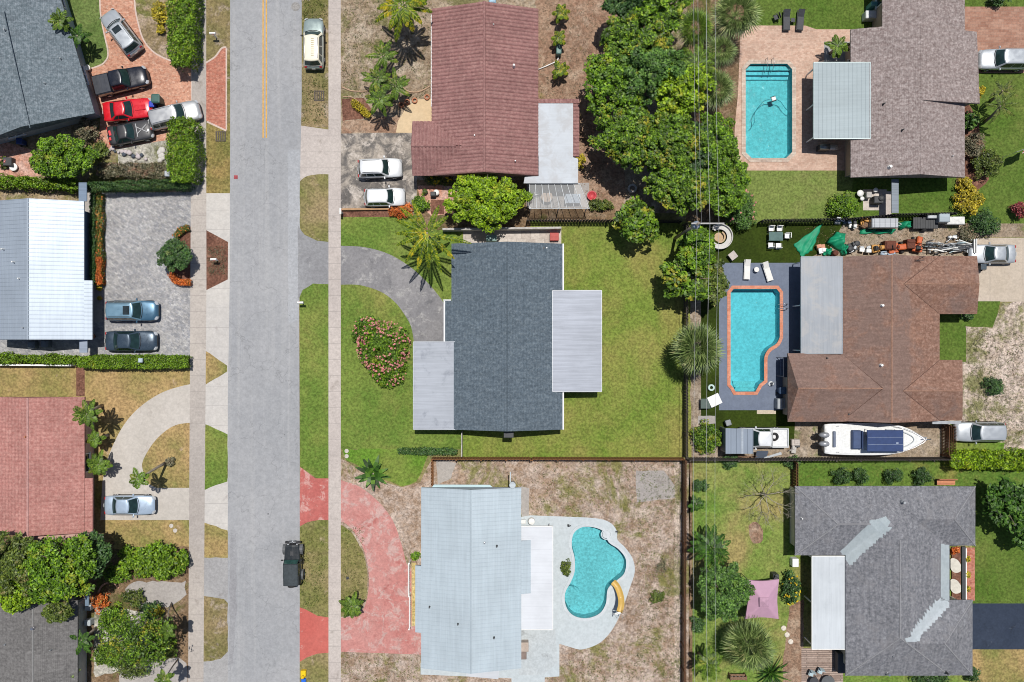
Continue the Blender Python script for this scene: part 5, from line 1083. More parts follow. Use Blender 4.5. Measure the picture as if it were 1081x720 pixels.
def blob(rx, ry, rz, nclump, nleaf, cr_, ln, wd, rng, z0, low=.15, fill=.35):
    """uneven crown: leaf clumps over an ellipsoid plus some inside"""
    out = []
    d = unit(rng.normal(size=(nclump, 3))); d[:, 2] = np.abs(d[:, 2])*(1)-low*rng.random(nclump)
    ang = rng.uniform(0, 6.28, 5); amp = rng.uniform(.04, .12, 5)
    az = np.arctan2(d[:, 1], d[:, 0]); mod = 1+sum(amp[k]*np.sin((k+1.5)*az+ang[k]) for k in range(5))*.6
    inner = rng.random(nclump) < fill
    rad = np.where(inner, rng.uniform(.3, .8, nclump), rng.uniform(.68, 1.04, nclump))*mod
    c = d*rad[:, None]*np.array([rx, ry, rz]); c[:, 2] += z0
    for k in range(nclump):
        r = cr_*rng.uniform(.6, 1.3); n = max(6, int(nleaf*(r/cr_)**2))
        u = unit(rng.normal(size=(n, 3))); u[:, 2] = np.where(u[:, 2] < -.3, -u[:, 2], u[:, 2])
        C = c[k]+u*np.array([r, r, r*.7])*rng.uniform(.6, 1.0, (n, 1))
        N = unit(u*.7+np.array([0, 0, .95])+rng.normal(size=(n, 3))*.45)
        out.append(leaves(C, N, ln, wd, rng))
    return np.concatenate(out)
SEED = [100]
def rngn(): SEED[0] += 1; return np.random.default_rng(SEED[0])
def at_top(px, py, z): v = P(px, py, z); return v.x, v.y
def add_trunk(root, h, r, spread, rng, name='trunk', mat=None, nb=5):
    m = MB(); l = rng.uniform(-.15, .15, 2)*h*.3
    m.tube([(0, 0, -.05), (l[0]*.3, l[1]*.3, h*.3), (l[0], l[1], h*.62)], [r*1.25, r, r*.7], 8)
    for k in range(nb):
        a = 6.28*k/nb+rng.uniform(-.4, .4); q = rng.uniform(.5, .85)*spread
        m.tube([(l[0]*.8, l[1]*.8, h*.5), (l[0]+math.cos(a)*q*.5, l[1]+math.sin(a)*q*.5, h*.72), (l[0]+math.cos(a)*q, l[1]+math.sin(a)*q, h*.88)], [r*.55, r*.35, r*.12], 6)
    return m.build(name, mat or BARK, root, True, True)
LM = {
 'lime': leafmat('leaf_lime', (.11, .20, .006), (.22, .37, .010), (.37, .52, .022), (.46, .48, .03), .25),
 'green': leafmat('leaf_green', (.055, .125, .008), (.13, .255, .012), (.25, .42, .022), (.34, .38, .03), .2),
 'mango': leafmat('leaf_mango', (.05, .108, .010), (.115, .222, .014), (.22, .35, .022), (.38, .34, .03), .28),
 'cool': leafmat('leaf_cool', (.045, .11, .02), (.10, .205, .036), (.17, .31, .055), (.22, .31, .04), .1),
 'dark': leafmat('leaf_dark', (0.033, 0.083, 0.023), (0.060, 0.132, 0.034), (0.105, 0.195, 0.041), (0.180, 0.225, 0.056), .12),
 'olive': leafmat('leaf_olive', (.055, .088, .014), (.11, .155, .024), (.19, .24, .04), (.26, .22, .08), .25),
 'tan': leafmat('leaf_tan', (0.117, 0.117, 0.065), (0.195, 0.182, 0.106), (0.286, 0.247, 0.163), (0.325, 0.195, 0.130), .4),
 'yellow': leafmat('leaf_yellow', (0.275, 0.225, 0.016), (0.525, 0.413, 0.023), (0.750, 0.600, 0.047), (0.188, 0.225, 0.031), .35),
 'orange': leafmat('leaf_orange', (0.460, 0.103, 0.022), (0.667, 0.161, 0.029), (0.782, 0.276, 0.057), (0.138, 0.184, 0.029), .3),
 'hedge': leafmat('leaf_hedge', (.08, .165, .008), (.16, .285, .013), (.27, .41, .026), (.36, .40, .03), .15),
 'palm': leafmat('leaf_palm', (.07, .13, .014), (.12, .21, .02), (.20, .30, .035), (.34, .34, .06), .2),
 'coco': leafmat('leaf_coconut', (.07, .13, .010), (.17, .25, .014), (.38, .40, .022), (.60, .46, .025), .3),
 'fan': leafmat('leaf_fan', (.09, .14, .035), (.17, .24, .07), (.28, .34, .12), (.36, .34, .14), .2),
 'dk_palm': leafmat('leaf_dark_palm', (.03, .085, .010), (.06, .145, .016), (.12, .23, .028), None, 0),
 'pink': leafmat('petal_pink', (.62, .20, .20), (.74, .31, .29), (.84, .47, .42), None, 0, .2),
 'gold': leafmat('petal_yellow', (0.700, 0.480, 0.013), (0.800, 0.600, 0.025), (0.800, 0.700, 0.062), None, 0, .2),
 'red': leafmat('leaf_red', (0.200, 0.030, 0.037), (0.360, 0.060, 0.075), (0.500, 0.140, 0.138), (0.150, 0.140, 0.050), .3),
}
def tree(label, px, py, rpx, h, kind, group=None, name='tree', cat='tree', ry=None, dens=1.0, ln=.30, flat=.62, clump=None, loc=None, fill=.25):
    """px,py: crown centre in the photo at crown height"""
    rng = rngn(); zc = h*.66; x, y = at_top(px, py, zc); k = S*(H-zc)/H; rx = rpx*k; ryy = (ry or rpx)*k; rz = min(h*.36, flat*max(rx, ryy))
    root = thing(name, label, cat, (x, y, .01), 0, group)
    cr_ = clump or min(.5, .10*(rx+ryy)/2+.17); area = 3.14*rx*ryy
    nc = max(10, int(2.4*area/(cr_*cr_)/1.6)); nl = int(dens*80*(cr_/.6)**2*(.30/ln)**2)+6
    Q = blob(rx*.93, ryy*.93, rz, nc, nl, cr_, ln, ln*.56, rng, h-rz-.15, fill=fill)
    mesh_quads('crown', Q, LM[kind], root)
    add_trunk(root, h, .05+.022*h, max(rx, ryy)*.8, rng)
    return root
def shrub(label, px, py, rpx, h, kind, ry=None, group=None, name='shrub', cat='shrub', ln=.17, flower=None, fl_n=60, dens=1.0):
    rng = rngn(); x, y = at_top(px, py, h*.6); k = S*(H-h*.6)/H; rx = rpx*k; ryy = (ry or rpx)*k
    root = thing(name, label, cat, (x, y, .01), 0, group); cr_ = min(.42, .2*(rx+ryy)/2+.12); area = 3.14*rx*ryy
    Q = blob(rx*.9, ryy*.9, h*.62, max(8, int(2.4*area/(cr_*cr_)/1.6)), int(dens*46*(cr_/.4)**2*(.17/ln)**2)+6, cr_, ln, ln*.58, rng, h*.32, low=.5)
    Q[:, :, 2] = np.maximum(Q[:, :, 2], .02)
    f = mesh_quads('foliage', Q, LM[kind], root)
    m = MB()
    for q in range(4): a = q*1.57+.5; m.tube([(0, 0, -.02), (math.cos(a)*rx*.25, math.sin(a)*ryy*.25, h*.3), (math.cos(a)*rx*.5, math.sin(a)*ryy*.5, h*.6)], [.04, .03, .012], 5)
    m.build('stem', BARK, root, True, True)
    if flower:
        d = unit(rng.normal(size=(fl_n, 3))); d[:, 2] = np.abs(d[:, 2])
        c = d*np.array([rx*.95, ryy*.95, h*.72]); c[:, 2] += h*.34; Q = []
        for q in range(fl_n):
            n = rng.integers(4, 16); u = unit(rng.normal(size=(n, 3))); u[:, 2] = np.abs(u[:, 2]); r_ = .085*rng.uniform(.5, 1.5); Q.append(leaves(c[q]+u*r_, unit(u+np.array([0, 0, .5])), .11, .09, rng))
        mesh_quads('flowers', np.concatenate(Q), LM[flower], root)
    return root
def hedge(label, pts, wpx, h, kind, group=None, ln=.15, name='hedge', ragged=.12, dens=1.0, flower=None, cat='hedge'):
    """clipped hedge along a pixel path"""
    rng = rngn(); W = [Vector(P2(x, y, h*.8)) for x, y in pts]; c = sum(W, Vector((0, 0)))/len(W)
    root = thing(name, label, cat, (c.x, c.y, .01), 0, group); w_ = wpx*S*(H-h)/H
    Cs, Ns = [], []
    for a, b in zip(W[:-1], W[1:]):
        L = (b-a).length; u = (b-a).normalized(); v = Vector((-u.y, u.x)); n = int(dens*(L*w_*520+L*h*240)*(.15/ln)**2)
        s = rng.uniform(-w_*.1, L+w_*.1, n); f = rng.random(n); top = f < (w_*520/(w_*520+h*240)); t = rng.uniform(-.5, .5, n)
        side = np.where(rng.random(n) < .5, -1, 1); bulge = 1+ragged*np.sin(s*2.3+rng.random()*6)+ragged*.8*np.sin(s*5.1+t*7)
        W0 = w_; w_ = w_*(1-.3*np.clip(np.abs(2*s/L-1), 0, 1)**7)*(1+.05*np.sin(s*1.9+2)+.04*np.sin(s*4.3))
        y = np.where(top, t*w_, side*w_*.5*bulge*rng.uniform(.8, 1.03, n)); z = np.where(top, h*(1+ragged*.5*np.sin(s*3+t*9)+.07*np.sin(s*6+1+2*np.sin(t*W0*3))*np.sin(t*W0*7+2*np.sin(s*2)))*rng.uniform(.80, 1.02, n), h*rng.random(n)**.8)
        w_ = W0; X = a.x+u.x*s+v.x*y-c.x; Y = a.y+u.y*s+v.y*y-c.y
        Cs.append(np.stack([X, Y, z], 1)+rng.normal(size=(n, 3))*.03)
        nn = np.where(top[:, None], np.array([[0, 0, 1.]]), np.stack([v.x*side, v.y*side, .55+0*side], 1)); Ns.append(unit(nn+rng.normal(size=(n, 3))*.5))
    C, N = np.concatenate(Cs), np.concatenate(Ns)
    mesh_quads('foliage', leaves(C, N, ln, ln*.58, rng), LM[kind], root)
    m = MB(); 
    for a, b in zip(W[:-1], W[1:]):
        L = (b-a).length; n = max(2, int(L/.6))
        for q in range(n):
            p = a.lerp(b, (q+.5)/n)-c; m.tube([(p.x, p.y, -.02), (p.x+.05, p.y, h*.4), (p.x-.08, p.y+.1, h*.75)], [.03, .025, .01], 4)
    m.build('stem', BARK, root, True, True)
    if flower:
        n = int(len(C)*.06); i = rng.choice(len(C), n); Cf = C[i].copy(); Cf[:, 2] += .05; mesh_quads('flowers', leaves(Cf, unit(N[i]+np.array([0, 0, .8])), .13, .11, rng), LM[flower], root)
    return root
def frond(az, el, L, droop, rng, nleaf=24, ll=.55, lw=.06, curl=.0):
    """feather frond from the origin: rachis strip and leaflets"""
    n = 12; t = np.linspace(0, 1, n); e = el-droop*t**1.3*1.0; a = az+curl*t*t
    step = L/(n-1); d = np.stack([np.cos(e)*np.cos(a), np.cos(e)*np.sin(a), np.sin(e)], 1); p = np.concatenate([[[0, 0, 0]], np.cumsum(d[:-1]*step, 0)])
    side = np.stack([-np.sin(a), np.cos(a), 0*a], 1); Q = []
    for i in range(n-1):
        w0, w1 = .035*(1-t[i]*.8), .035*(1-t[i+1]*.8); Q.append([p[i]-side[i]*w0, p[i+1]-side[i+1]*w1, p[i+1]+side[i+1]*w1, p[i]+side[i]*w0])
    for k in range(nleaf):
        s = .14+.86*(k+.5)/nleaf; x = s*(n-1); i = min(int(x), n-2); f = x-i; b = p[i]*(1-f)+p[i+1]*f; dd = d[i]; sd = side[i]
        l = ll*(math.sin(math.pi*min(1, s*.82+.16))**.7)*rng.uniform(.85, 1.1)
        for sg in (-1, 1):
            dr = unit(dd*.75+sd*sg*.95+np.array([0, 0, -.6+rng.uniform(-.25, .25)])); m = b+dr*l*.5; tip = b+dr*l+np.array([0, 0, -.12*l]); wv = unit(np.cross(dr, np.array([0, 0, 1.])+sd*.2))*lw*.5
            Q.append([b-wv*.5, m-wv, tip, m+wv])
    return np.array(Q)
def palm(label, px, py, h, rpx, kind='palm', nf=15, group=None, base=None, name='palm_tree', cat='palm', ll=.55, lw=.075, el=(.15, 1.1), droop=1.2, nleaf=24, trunk_r=.13, only=None, curl=.25):
    rng = rngn(); x, y = at_top(px, py, h); k = S*(H-h)/H; L = rpx*k*1.12; ll = min(ll, .30*L+.06); nleaf = int(nleaf*1.15)
    if base: bx, by = P2(*base)
    else: bx, by = x+rng.uniform(-.3, .3), y+rng.uniform(-.3, .3)
    root = thing(name, label, cat, (bx, by, .01), 0, group); dx, dy = x-bx, y-by
    Q = []
    for i in range(nf):
        az = i*2.39996+rng.uniform(-.2, .2)
        if only: az = only[i % len(only)]+rng.uniform(-.12, .12)
        f = (i+.5)/nf; e = lerp(el[1], el[0], f)+rng.uniform(-.1, .1)
        Q.append(frond(az, e, L*rng.uniform(.85, 1.12)*(1-.25*(1-f)), droop*rng.uniform(.8, 1.2), rng, nleaf, ll, lw, rng.uniform(-curl, curl)))
    Q = np.concatenate(Q)+np.array([dx, dy, h])
    mesh_quads('crown', Q, LM[kind], root)
    m = MB(); m.tube([(0, 0, -.05), (dx*.2, dy*.2, h*.3), (dx*.58, dy*.58, h*.66), (dx, dy, h+.05)], [trunk_r*1.4, trunk_r, trunk_r*.85, trunk_r*.7], 8); m.build('trunk', PALMB, root, True, True)
    return root
def fan_palm(label, px, py, h, rpx, kind='fan', nf=34, group=None, name='fan_palm', cat='palm', nb=16):
    rng = rngn(); x, y = at_top(px, py, h); k = S*(H-h)/H; R = rpx*k
    root = thing(name, label, cat, (x, y, .01), 0, group); Q = []
    for i in range(nf):
        az = i*2.39996+rng.uniform(-.25, .25); f = (i+.5)/nf; e = lerp(1.2, -.35, f)+rng.uniform(-.1, .1); pl = R*.42*rng.uniform(.8, 1.1)
        d = np.array([math.cos(e)*math.cos(az), math.cos(e)*math.sin(az), math.sin(e)]); s = np.array([-math.sin(az), math.cos(az), 0]); u = np.cross(d, s)*-1
        u = u if u[2] > 0 else -u; c = d*pl; Q.append([s*.02, c+s*.02, c-s*.02, -s*.02]); bl = R*.60*rng.uniform(.85, 1.1)
        for q in range(nb):
            t = lerp(-1.5, 1.5, (q+.5)/nb)+rng.uniform(-.05, .05); v = unit(d*math.cos(t)+s*math.sin(t)+u*.05); l = bl*(.75+.25*math.cos(t)); n_ = unit(np.cross(v, u))*.045*R/2.2
            m = c+v*l*.55+u*.05; tip = c+v*l+np.array([0, 0, -.22*l]); Q.append([c, m-n_, tip, m+n_])
    Q = np.array(Q)+np.array([0, 0, h-.25*R]); mesh_quads('crown', Q, LM[kind], root)
    m = MB(); m.tube([(0, 0, -.05), (.05, 0, h*.5), (0, 0, h-.42*R)], [.2, .16, .14], 8); m.build('trunk', PALMB, root, True, True)
    return root
def spiky(label, px, py, h, rpx, kind='dk_palm', nb=40, wd=.13, group=None, name='agave', cat='plant', stem=0.0, droop=.9, up=(.1, 1.3)):
    rng = rngn(); x, y = at_top(px, py, h*.5); k = S*(H-h*.5)/H; R = rpx*k; root = thing(name, label, cat, (x, y, .01), 0, group); Q = []
    for i in range(nb):
        az = i*2.39996; f = (i+.5)/nb; e = lerp(up[1], up[0], f); L = R*1.15*rng.uniform(.8, 1.1); p = np.array([0, 0, max(stem, .05)]); n = 5; s = np.array([-math.sin(az), math.cos(az), 0])
        for q in range(n):
            ee = e-droop*(q/n)**1.5; d = np.array([math.cos(ee)*math.cos(az), math.cos(ee)*math.sin(az), math.sin(ee)]); p2 = p+d*L/n; w0 = wd*(math.sin(math.pi*(.2+.8*q/n))*.5+.05); w1 = wd*(math.sin(math.pi*(.2+.8*(q+1)/n))*.5)
            Q.append([p-s*w0, p2-s*w1, p2+s*w1, p+s*w0]); p = p2
    mesh_quads('leaves', np.array(Q), LM[kind], root)
    m = MB(); m.tube([(0, 0, -.05), (0, 0, max(stem, .12))], [.12, .09], 7); m.build('stem', PALMB, root, True, True)
    return root
# ------------------------------------------------------------------ plants in their places
TG = 'tree mass along the utility line'
# left side
tree('bright green round tree between the blue grey house and the white metal roof', 66, 166, 36, 4.2, 'green', ry=24, ln=.24)
shrub('brownish olive bush at the corner of the blue grey house', 91, 136, 14, 2.0, 'tan', ry=12)
shrub('small muted bush at the foot of the round green tree beside the rock bed', 104, 158, 9, 1.2, 'olive')
hedge('long dark green hedge along the top of the grey paver driveway', [(92, 198), (120, 196.5), (160, 195.5), (201, 194)], 9.5, 1.7, 'dark', ragged=.22)
hedge('low tan and olive hedge below the rock bed', [(104, 180), (130, 179), (176, 181)], 15, 1.1, 'tan', ragged=.3, ln=.18)
hedge('row of leafy green bushes above the white metal roof', [(-20, 190), (20, 192), (52, 194), (82, 195)], 11, 1.5, 'hedge', ragged=.35, ln=.2)
hedge('tall clipped hedge column beside the silver pickup', [(193, 128), (193, 190)], 30, 2.6, 'hedge', ragged=.08, ln=.19)
hedge('tall clipped hedge column along the sidewalk at the top left', [(194, -60), (192, 68)], 28, 2.6, 'hedge', ragged=.08, ln=.19)
shrub('golden croton bush beside the tall hedge at the top edge', 167, 12, 9, 1.5, 'yellow', ry=13)
shrub('small golden croton below the larger one at the top edge', 169, 30, 5, .9, 'yellow')
shrub('tiny yellow leafed plant growing out of the tall hedge', 187, 31, 5, 3.0, 'yellow', ry=3)
palm('small yellow green palm over the eave of the blue grey house', 64, 22, 3.4, 13, 'palm', 11, base=(74, 30), ll=.4)
palm('dark palm beside the blue grey house above the lawn', 82, 38, 2.6, 14, 'dk_palm', 9, base=(86, 42), ll=.4)
hedge('strip of flaming orange bushes along the grey pavers', [(105, 205), (105, 250), (105, 301)], 6.5, .8, 'olive', ragged=.2, flower='orange', ln=.13)
hedge('narrow green hedge beside the wall of the white metal roof house', [(98, 200), (98, 300)], 4.5, 1.1, 'dark', ragged=.12)
hedge('short orange flower border in front of the wall at its lower end', [(105, 272), (105, 300)], 5, 1.0, 'orange', ragged=.2, ln=.12)
tree('round dark green shrub tree in the mulch island of the grey pavers', 186, 269, 17, 3.0, 'dark', ln=.2)
hedge('upper orange flower arc of the paver island', cr([(199, 240), (191, 243), (185, 250)], 3, False), 6, .6, 'olive', flower='orange', ln=.12)
hedge('lower orange flower arc of the paver island', cr([(180, 289), (185, 296), (193, 298), (201, 298)], 3, False), 6, .7, 'orange', ln=.12)
hedge('broad clipped hedge below the grey paver driveway', [(84, 382), (198, 382)], 14, 1.4, 'hedge', ragged=.1)
hedge('loose hedge below the white metal roof house', [(-30, 378), (30, 379), (80, 380)], 9, 1.3, 'hedge', ragged=.35, ln=.18)
palm('palm leaning over the corner of the red tile roof', 92, 437, 4.5, 17, 'palm', 13, base=(108, 428), ll=.42)
palm('bushy palm by the wall of the red tile house beside the curved drive', 104, 490, 2.2, 14, 'palm', 15, ll=.4)
palm('low palm between the two palms by the red tile house', 100, 464, 2.2, 10, 'palm', 9, ll=.35)
palm('sparse palm leaning over the drive above the light blue sedan', 146, 506, 4.6, 12, 'palm', 9, base=(176, 488), ll=.42, nleaf=18)
shrub('dead brown palm stump bush in the lawn beside the sparse palm', 178, 487, 5, 1.0, 'tan', ry=4)
tree('large dark green tree at the left edge below the red tile house', 22, 596, 34, 7.0, 'olive', ry=36, ln=.28)
tree('tall mixed green tree overhanging the dark grey roof', 66, 598, 42, 7.5, 'green', ry=36, ln=.28)
tree('bright yellow green tree crown in front of the dark roof', 24, 622, 22, 6.5, 'lime', ry=20, ln=.26)
tree('dark tree beside the pink slab and the rounded hedge', 98, 584, 22, 5.5, 'dark', ry=24, ln=.26)
tree('small drooping tree over the right corner of the dark roof', 66, 642, 15, 5.0, 'olive', ry=12, ln=.24)
shrub('wide rounded bright hedge below the dry lawn at the sidewalk', 160, 594, 42, 2.6, 'hedge', ry=21, name='hedge', cat='hedge', ln=.24, dens=1.3)
shrub('loose green bush between the rounded hedge and the dark tree', 122, 606, 14, 1.6, 'green', ry=12, dens=.8)
shrub('olive bush over the edge of the grey driveway patch', 140, 632, 13, 1.5, 'olive', ry=10, dens=.7)
shrub('dense olive bush at the bottom edge under the sparse tree', 138, 704, 20, 2.4, 'olive', ry=14, dens=.7)
shrub('leafy bush right of the sparse tree beside the thin palm', 168, 682, 16, 1.6, 'mango', ry=14, dens=.5)
tree('sparse grey green tree over the front garden at the bottom left', 146, 674, 46, 5.5, 'mango', ry=38, dens=.13, ln=.22, fill=.55)
shrub('orange and green croton near the porch roof edge', 104, 636, 11, 1.4, 'orange', ry=9, dens=.5)
shrub('dense green bush under the sparse tree', 116, 658, 15, 2.2, 'green', ry=17)
shrub('lower green bush with orange tips beside the dark roof', 112, 692, 16, 2.0, 'mango', ry=16)
palm('small green palm at the right edge of the dark roof', 86, 676, 2.4, 16, 'dk_palm', 11, ll=.4)
palm('pale spiky palm at the bottom edge beside the dark roof', 72, 712, 2.4, 13, 'fan', 12, ll=.4)
shrub('dark purple and yellow bush under the sparse tree', 158, 648, 12, 1.6, 'dark')
shrub('yellow leafed sprig in front of the dark purple bush', 164, 646, 6, 1.9, 'yellow', ry=5, dens=.5)
palm('thin young palm casting a star shadow on the sidewalk', 177, 666, 4.8, 10, 'palm', 9, base=(181, 637), ll=.35, trunk_r=.06)
palm('second thin young palm at the bottom edge by the sidewalk', 174, 717, 4.6, 11, 'palm', 9, base=(188, 696), ll=.35, trunk_r=.06)
hedge('low mixed shrubs along the sidewalk at the bottom left', [(150, 690), (185, 688)], 14, 1.0, 'olive', ragged=.5, dens=.45)
# right of the road
palm('large coconut palm with yellow lower fronds at the top edge', 425, 6, 5.2, 33, 'coco', 17, base=(431, 16), ll=.55, lw=.085, nleaf=46, el=(.0, .75), droop=1.5)
palm('spiky young palm, topmost of the cluster on the dry yard', 405, 59, 2.6, 19, 'palm', 9, group='young palm cluster', base=(404, 66), ll=.4, curl=.1)
palm('spiky young palm, left one of the cluster on the dry yard', 399, 84, 2.6, 18, 'palm', 10, group='young palm cluster', base=(400, 88), ll=.4, curl=.1)
palm('spiky young palm, right one of the cluster on the dry yard', 418, 91, 2.6, 19, 'palm', 10, group='young palm cluster', base=(416, 96), ll=.4, curl=.1)
palm('spiky young palm, lowest of the cluster on the dry yard', 401, 105, 3.0, 17, 'palm', 11, group='young palm cluster', base=(408, 104), ll=.4, curl=.1)
hedge('low mustard yellow hedge on the brown bed by the sandy strip', [(372, 107), (382, 115), (390, 123)], 7, .6, 'yellow', ragged=.3, dens=.8, ln=.11)
tree('dense lime green tree between the brown tile house and the centre house', 514, 211, 45, 4.6, 'lime', ry=30, ln=.27, dens=1.1)
shrub('orange blossom bushes beside the white hatchback', 424, 222, 14, 1.1, 'orange', ry=8, ln=.14)
palm('golden coconut palm with drooping fronds beside the curved asphalt drive', 451, 246, 5.6, 41, 'coco', 13, base=(457, 256), ll=.42, nleaf=50, curl=.12, droop=1.05, only=[.75, 1.2, 1.9, 2.3, 2.75, 3.1, 3.55, 3.95, 4.35, 4.7, 5.05, 5.5, 5.95], el=(.2, .65), lw=.07)
shrub('green bush between the orange blossoms and the golden palm', 444, 214, 9, 1.2, 'green')
shrub('low flowering bushes under the eave of the brown tile house', 462, 190, 16, .8, 'olive', ry=4, flower='gold', fl_n=22)
shrub('broad oleander covered in pink blossoms on the front lawn', 404, 366, 30, 2.4, 'green', ry=29, name='oleander', flower='pink', fl_n=190, dens=1.0)
shrub('upper left lobe of the pink blossom hedge on the front lawn', 386, 349, 16, 1.9, 'green', ry=15, name='oleander', flower='pink', fl_n=45)
shrub('lower lobe of the pink blossom hedge by the curved drive', 410, 392, 19, 1.8, 'green', ry=16, name='oleander', flower='pink', fl_n=60)
palm('tiny yellow palm nearest the top edge beside the brown tile house', 592, 14, 1.4, 10, 'coco', 9, group='tiny yellow palms', ll=.35, lw=.07)
palm('tiny yellow palm above the green tank by the brown tile house', 590, 40, 1.4, 9, 'coco', 9, group='tiny yellow palms', ll=.35, lw=.07)
palm('tiny yellow palm below the green tank by the brown tile house', 591, 74, 1.4, 10, 'coco', 9, group='tiny yellow palms', ll=.35, lw=.07)
shrub('small yellow bush at the edge of the white patio roof', 613, 169, 5, .9, 'yellow', ry=8)
spiky('dark green star shaped plant on the watered lawn strip', 393, 501, 1.3, 18, 'dk_palm', 16, .42, up=(.1, .9))
hedge('low dark ground hedge at the edge of the watered lawn', [(421, 476), (482, 477)], 7, .35, 'dark', ragged=.25, dens=.9)
palm('small palm on the island between the red drives', 371, 640, 1.6, 14, 'palm', 13, base=(373, 639), ll=.38)
shrub('small round olive bush on the white deck beside the kidney pool', 598, 599, 5.5, .9, 'olive', ry=9)
shrub('tuft of green at the top of the railing porch', 438, 587, 5, .6, 'green', ry=5)
shrub('dry weed clump in the back yard right of the kidney pool', 694, 630, 8, .5, 'olive', dens=.45)
shrub('larger weed clump beyond the pool slide', 699, 598, 7, .5, 'tan', dens=.4)
# tree mass
tree('dark tree at the top edge over the dirt yard', 660, 6, 25, 6.5, 'dark', TG, ry=18)
tree('green tree at the top edge left of the wires', 697, 12, 32, 7.0, 'green', TG, ry=27)
tree('yellowish mango tree at the upper left of the tree mass', 674, 46, 41, 7.5, 'mango', TG, ry=34)
tree('broad bluish green tree in the middle of the tree mass', 690, 82, 47, 8.2, 'cool', TG, ry=32)
tree('bright green tree at the left bulge of the tree mass', 648, 92, 34, 7.2, 'green', TG, ry=34)
tree('bright lime tree beside the wires in the tree mass', 715, 100, 34, 8.0, 'lime', TG, ry=32)
tree('mango tree with yellow flush at the lower left of the tree mass', 660, 145, 36, 7.2, 'mango', TG, ry=34)
tree('green tree with yellow flush in the lower middle of the tree mass', 706, 150, 36, 7.6, 'mango', TG, ry=32)
tree('dark narrow tree between the mangos and the wires', 733, 160, 23, 6.5, 'dark', TG, ry=34)
tree('feathery green tree right of the wires beside the octagonal pool', 752, 155, 28, 6.5, 'green', TG, ry=34, ln=.24)
tree('olive tree near the utility pole crossarm', 716, 196, 38, 7.0, 'mango', TG, ry=29)
tree('light green tree right of the pole with pink blossom below', 762, 196, 29, 5.0, 'green', TG, ry=29, ln=.22)
shrub('pink flowered oleander beside the pool lawn fence', 783, 220, 18, 2.6, 'cool', ry=22, name='oleander', flower='pink', fl_n=26)
tree('dark leafy tree overhanging the lawn fence', 670, 234, 24, 4.4, 'mango', TG, ry=22, ln=.44, dens=.75, clump=.62)
tree('yellow green tree beside the utility pole', 734, 264, 21, 5.8, 'green', TG, ry=23, ln=.38)
tree('green tree at the lower end of the tree mass over the fence corner', 724, 293, 31, 5.4, 'mango', TG, ry=23, ln=.42, dens=.85, clump=.62)
tree('olive leafed tree beside the white ring bench', 750, 296, 19, 4.6, 'olive', TG, ry=25)
fan_palm('fan palm at the top edge beside the sun loungers', 778, 12, 5.5, 30, 'fan', 36, 'fan palms by the octagonal pool')
fan_palm('fan palm between the wires at the top edge', 735, 28, 6.0, 24, 'palm', 30, 'fan palms by the octagonal pool')
fan_palm('fan palm left of the octagonal pool', 757, 92, 5.0, 24, 'fan', 32, 'fan palms by the octagonal pool')
fan_palm('fan palm behind the wires at the pool patio corner', 762, 52, 4.6, 20, 'fan', 28, 'fan palms by the octagonal pool')
palm('feathery palm among the wires left of the octagonal pool', 736, 68, 6.2, 24, 'palm', 16, TG, ll=.5)
shrub('low bushes under the dark tree along the lawn fence', 634, 216, 16, 1.0, 'olive', ry=6)
shrub('low bush between the oleander and the octagonal pool patio', 782, 177, 8, 1.0, 'green')
fan_palm('large round fan palm beside the blue pool deck', 738, 368, 5.2, 31, 'fan', 46)
shrub('yellow green bush by the fence corner below the fan palm', 747, 463, 16, 1.9, 'mango', ry=17)
# east side
palm('small palm in front of the teal patio roof', 884, 49, 2.0, 13, 'palm', 11, ll=.4)
shrub('round bright bush beside the fence below the taupe roof', 893, 217, 17, 2.0, 'green', ry=14)
shrub('yellow flowering croton at the corner of the taupe roof', 1026, 210, 15, 1.8, 'yellow', ry=16)
shrub('upper yellow croton against the taupe roof', 1021, 195, 9, 1.6, 'yellow', ry=9)
shrub('dark spreading bush below the yellow croton', 1040, 235, 18, 1.8, 'dark', ry=15)
shrub('mixed olive bush at the lower right of the taupe roof', 1044, 172, 18, 2.0, 'olive', ry=16)
shrub('reddish mixed bush against the wall of the taupe roof', 1030, 152, 12, 1.6, 'tan', ry=14)
shrub('leafy plant below the step of the taupe roof', 1024, 127, 11, 1.8, 'dk_palm', ry=11, ln=.3)
palm('straggly bare palm on the lawn right of the taupe roof', 1056, 112, 3.6, 20, 'olive', 8, base=(1040, 128), ll=.3, nleaf=20, curl=.8)
palm('second straggly palm beside the silver suv lawn', 1058, 96, 3.4, 18, 'olive', 7, base=(1046, 106), ll=.28, nleaf=18, curl=.9)
shrub('small yellow bush at the eave right of the taupe roof', 1034.5, 96, 5, .8, 'yellow', ry=7)
shrub('dark red bush at the right edge of the lawn', 1080, 221, 8, 2.2, 'red', ry=9)
shrub('dark shrub at the top edge above the brown paver driveway', 1056, -1, 12, 1.4, 'dark', ry=6)
shrub('weed shrub at the corner of the concrete driveway and scrap pile', 1021, 247, 10, 1.1, 'tan', ry=12, dens=.5)
shrub('small dark shrub at the notch of the brown roof house', 1022, 331, 8, 1.2, 'dark', ry=7)
shrub('dark green bush alone on the gravel yard', 1050, 408, 11, 1.2, 'dark', ry=10)
hedge('yellow green hedge below the silver suv on the gravel yard', [(1004, 485), (1040, 486), (1130, 485)], 19, 1.8, 'lime', ragged=.14, ln=.2)
GS = 'clipped shrubs along the grey hip roof'
for x, r, l in ((889, 10, 'leftmost round clipped shrub above the grey hip roof'), (910.5, 10, 'second round clipped shrub above the grey hip roof'), (945, 11, 'third round clipped shrub above the grey hip roof'), (975, 11, 'round clipped shrub beside the orange bench')):
    shrub(l, x, 503, r, 1.6, 'dark', ry=9, group=GS, ln=.13)
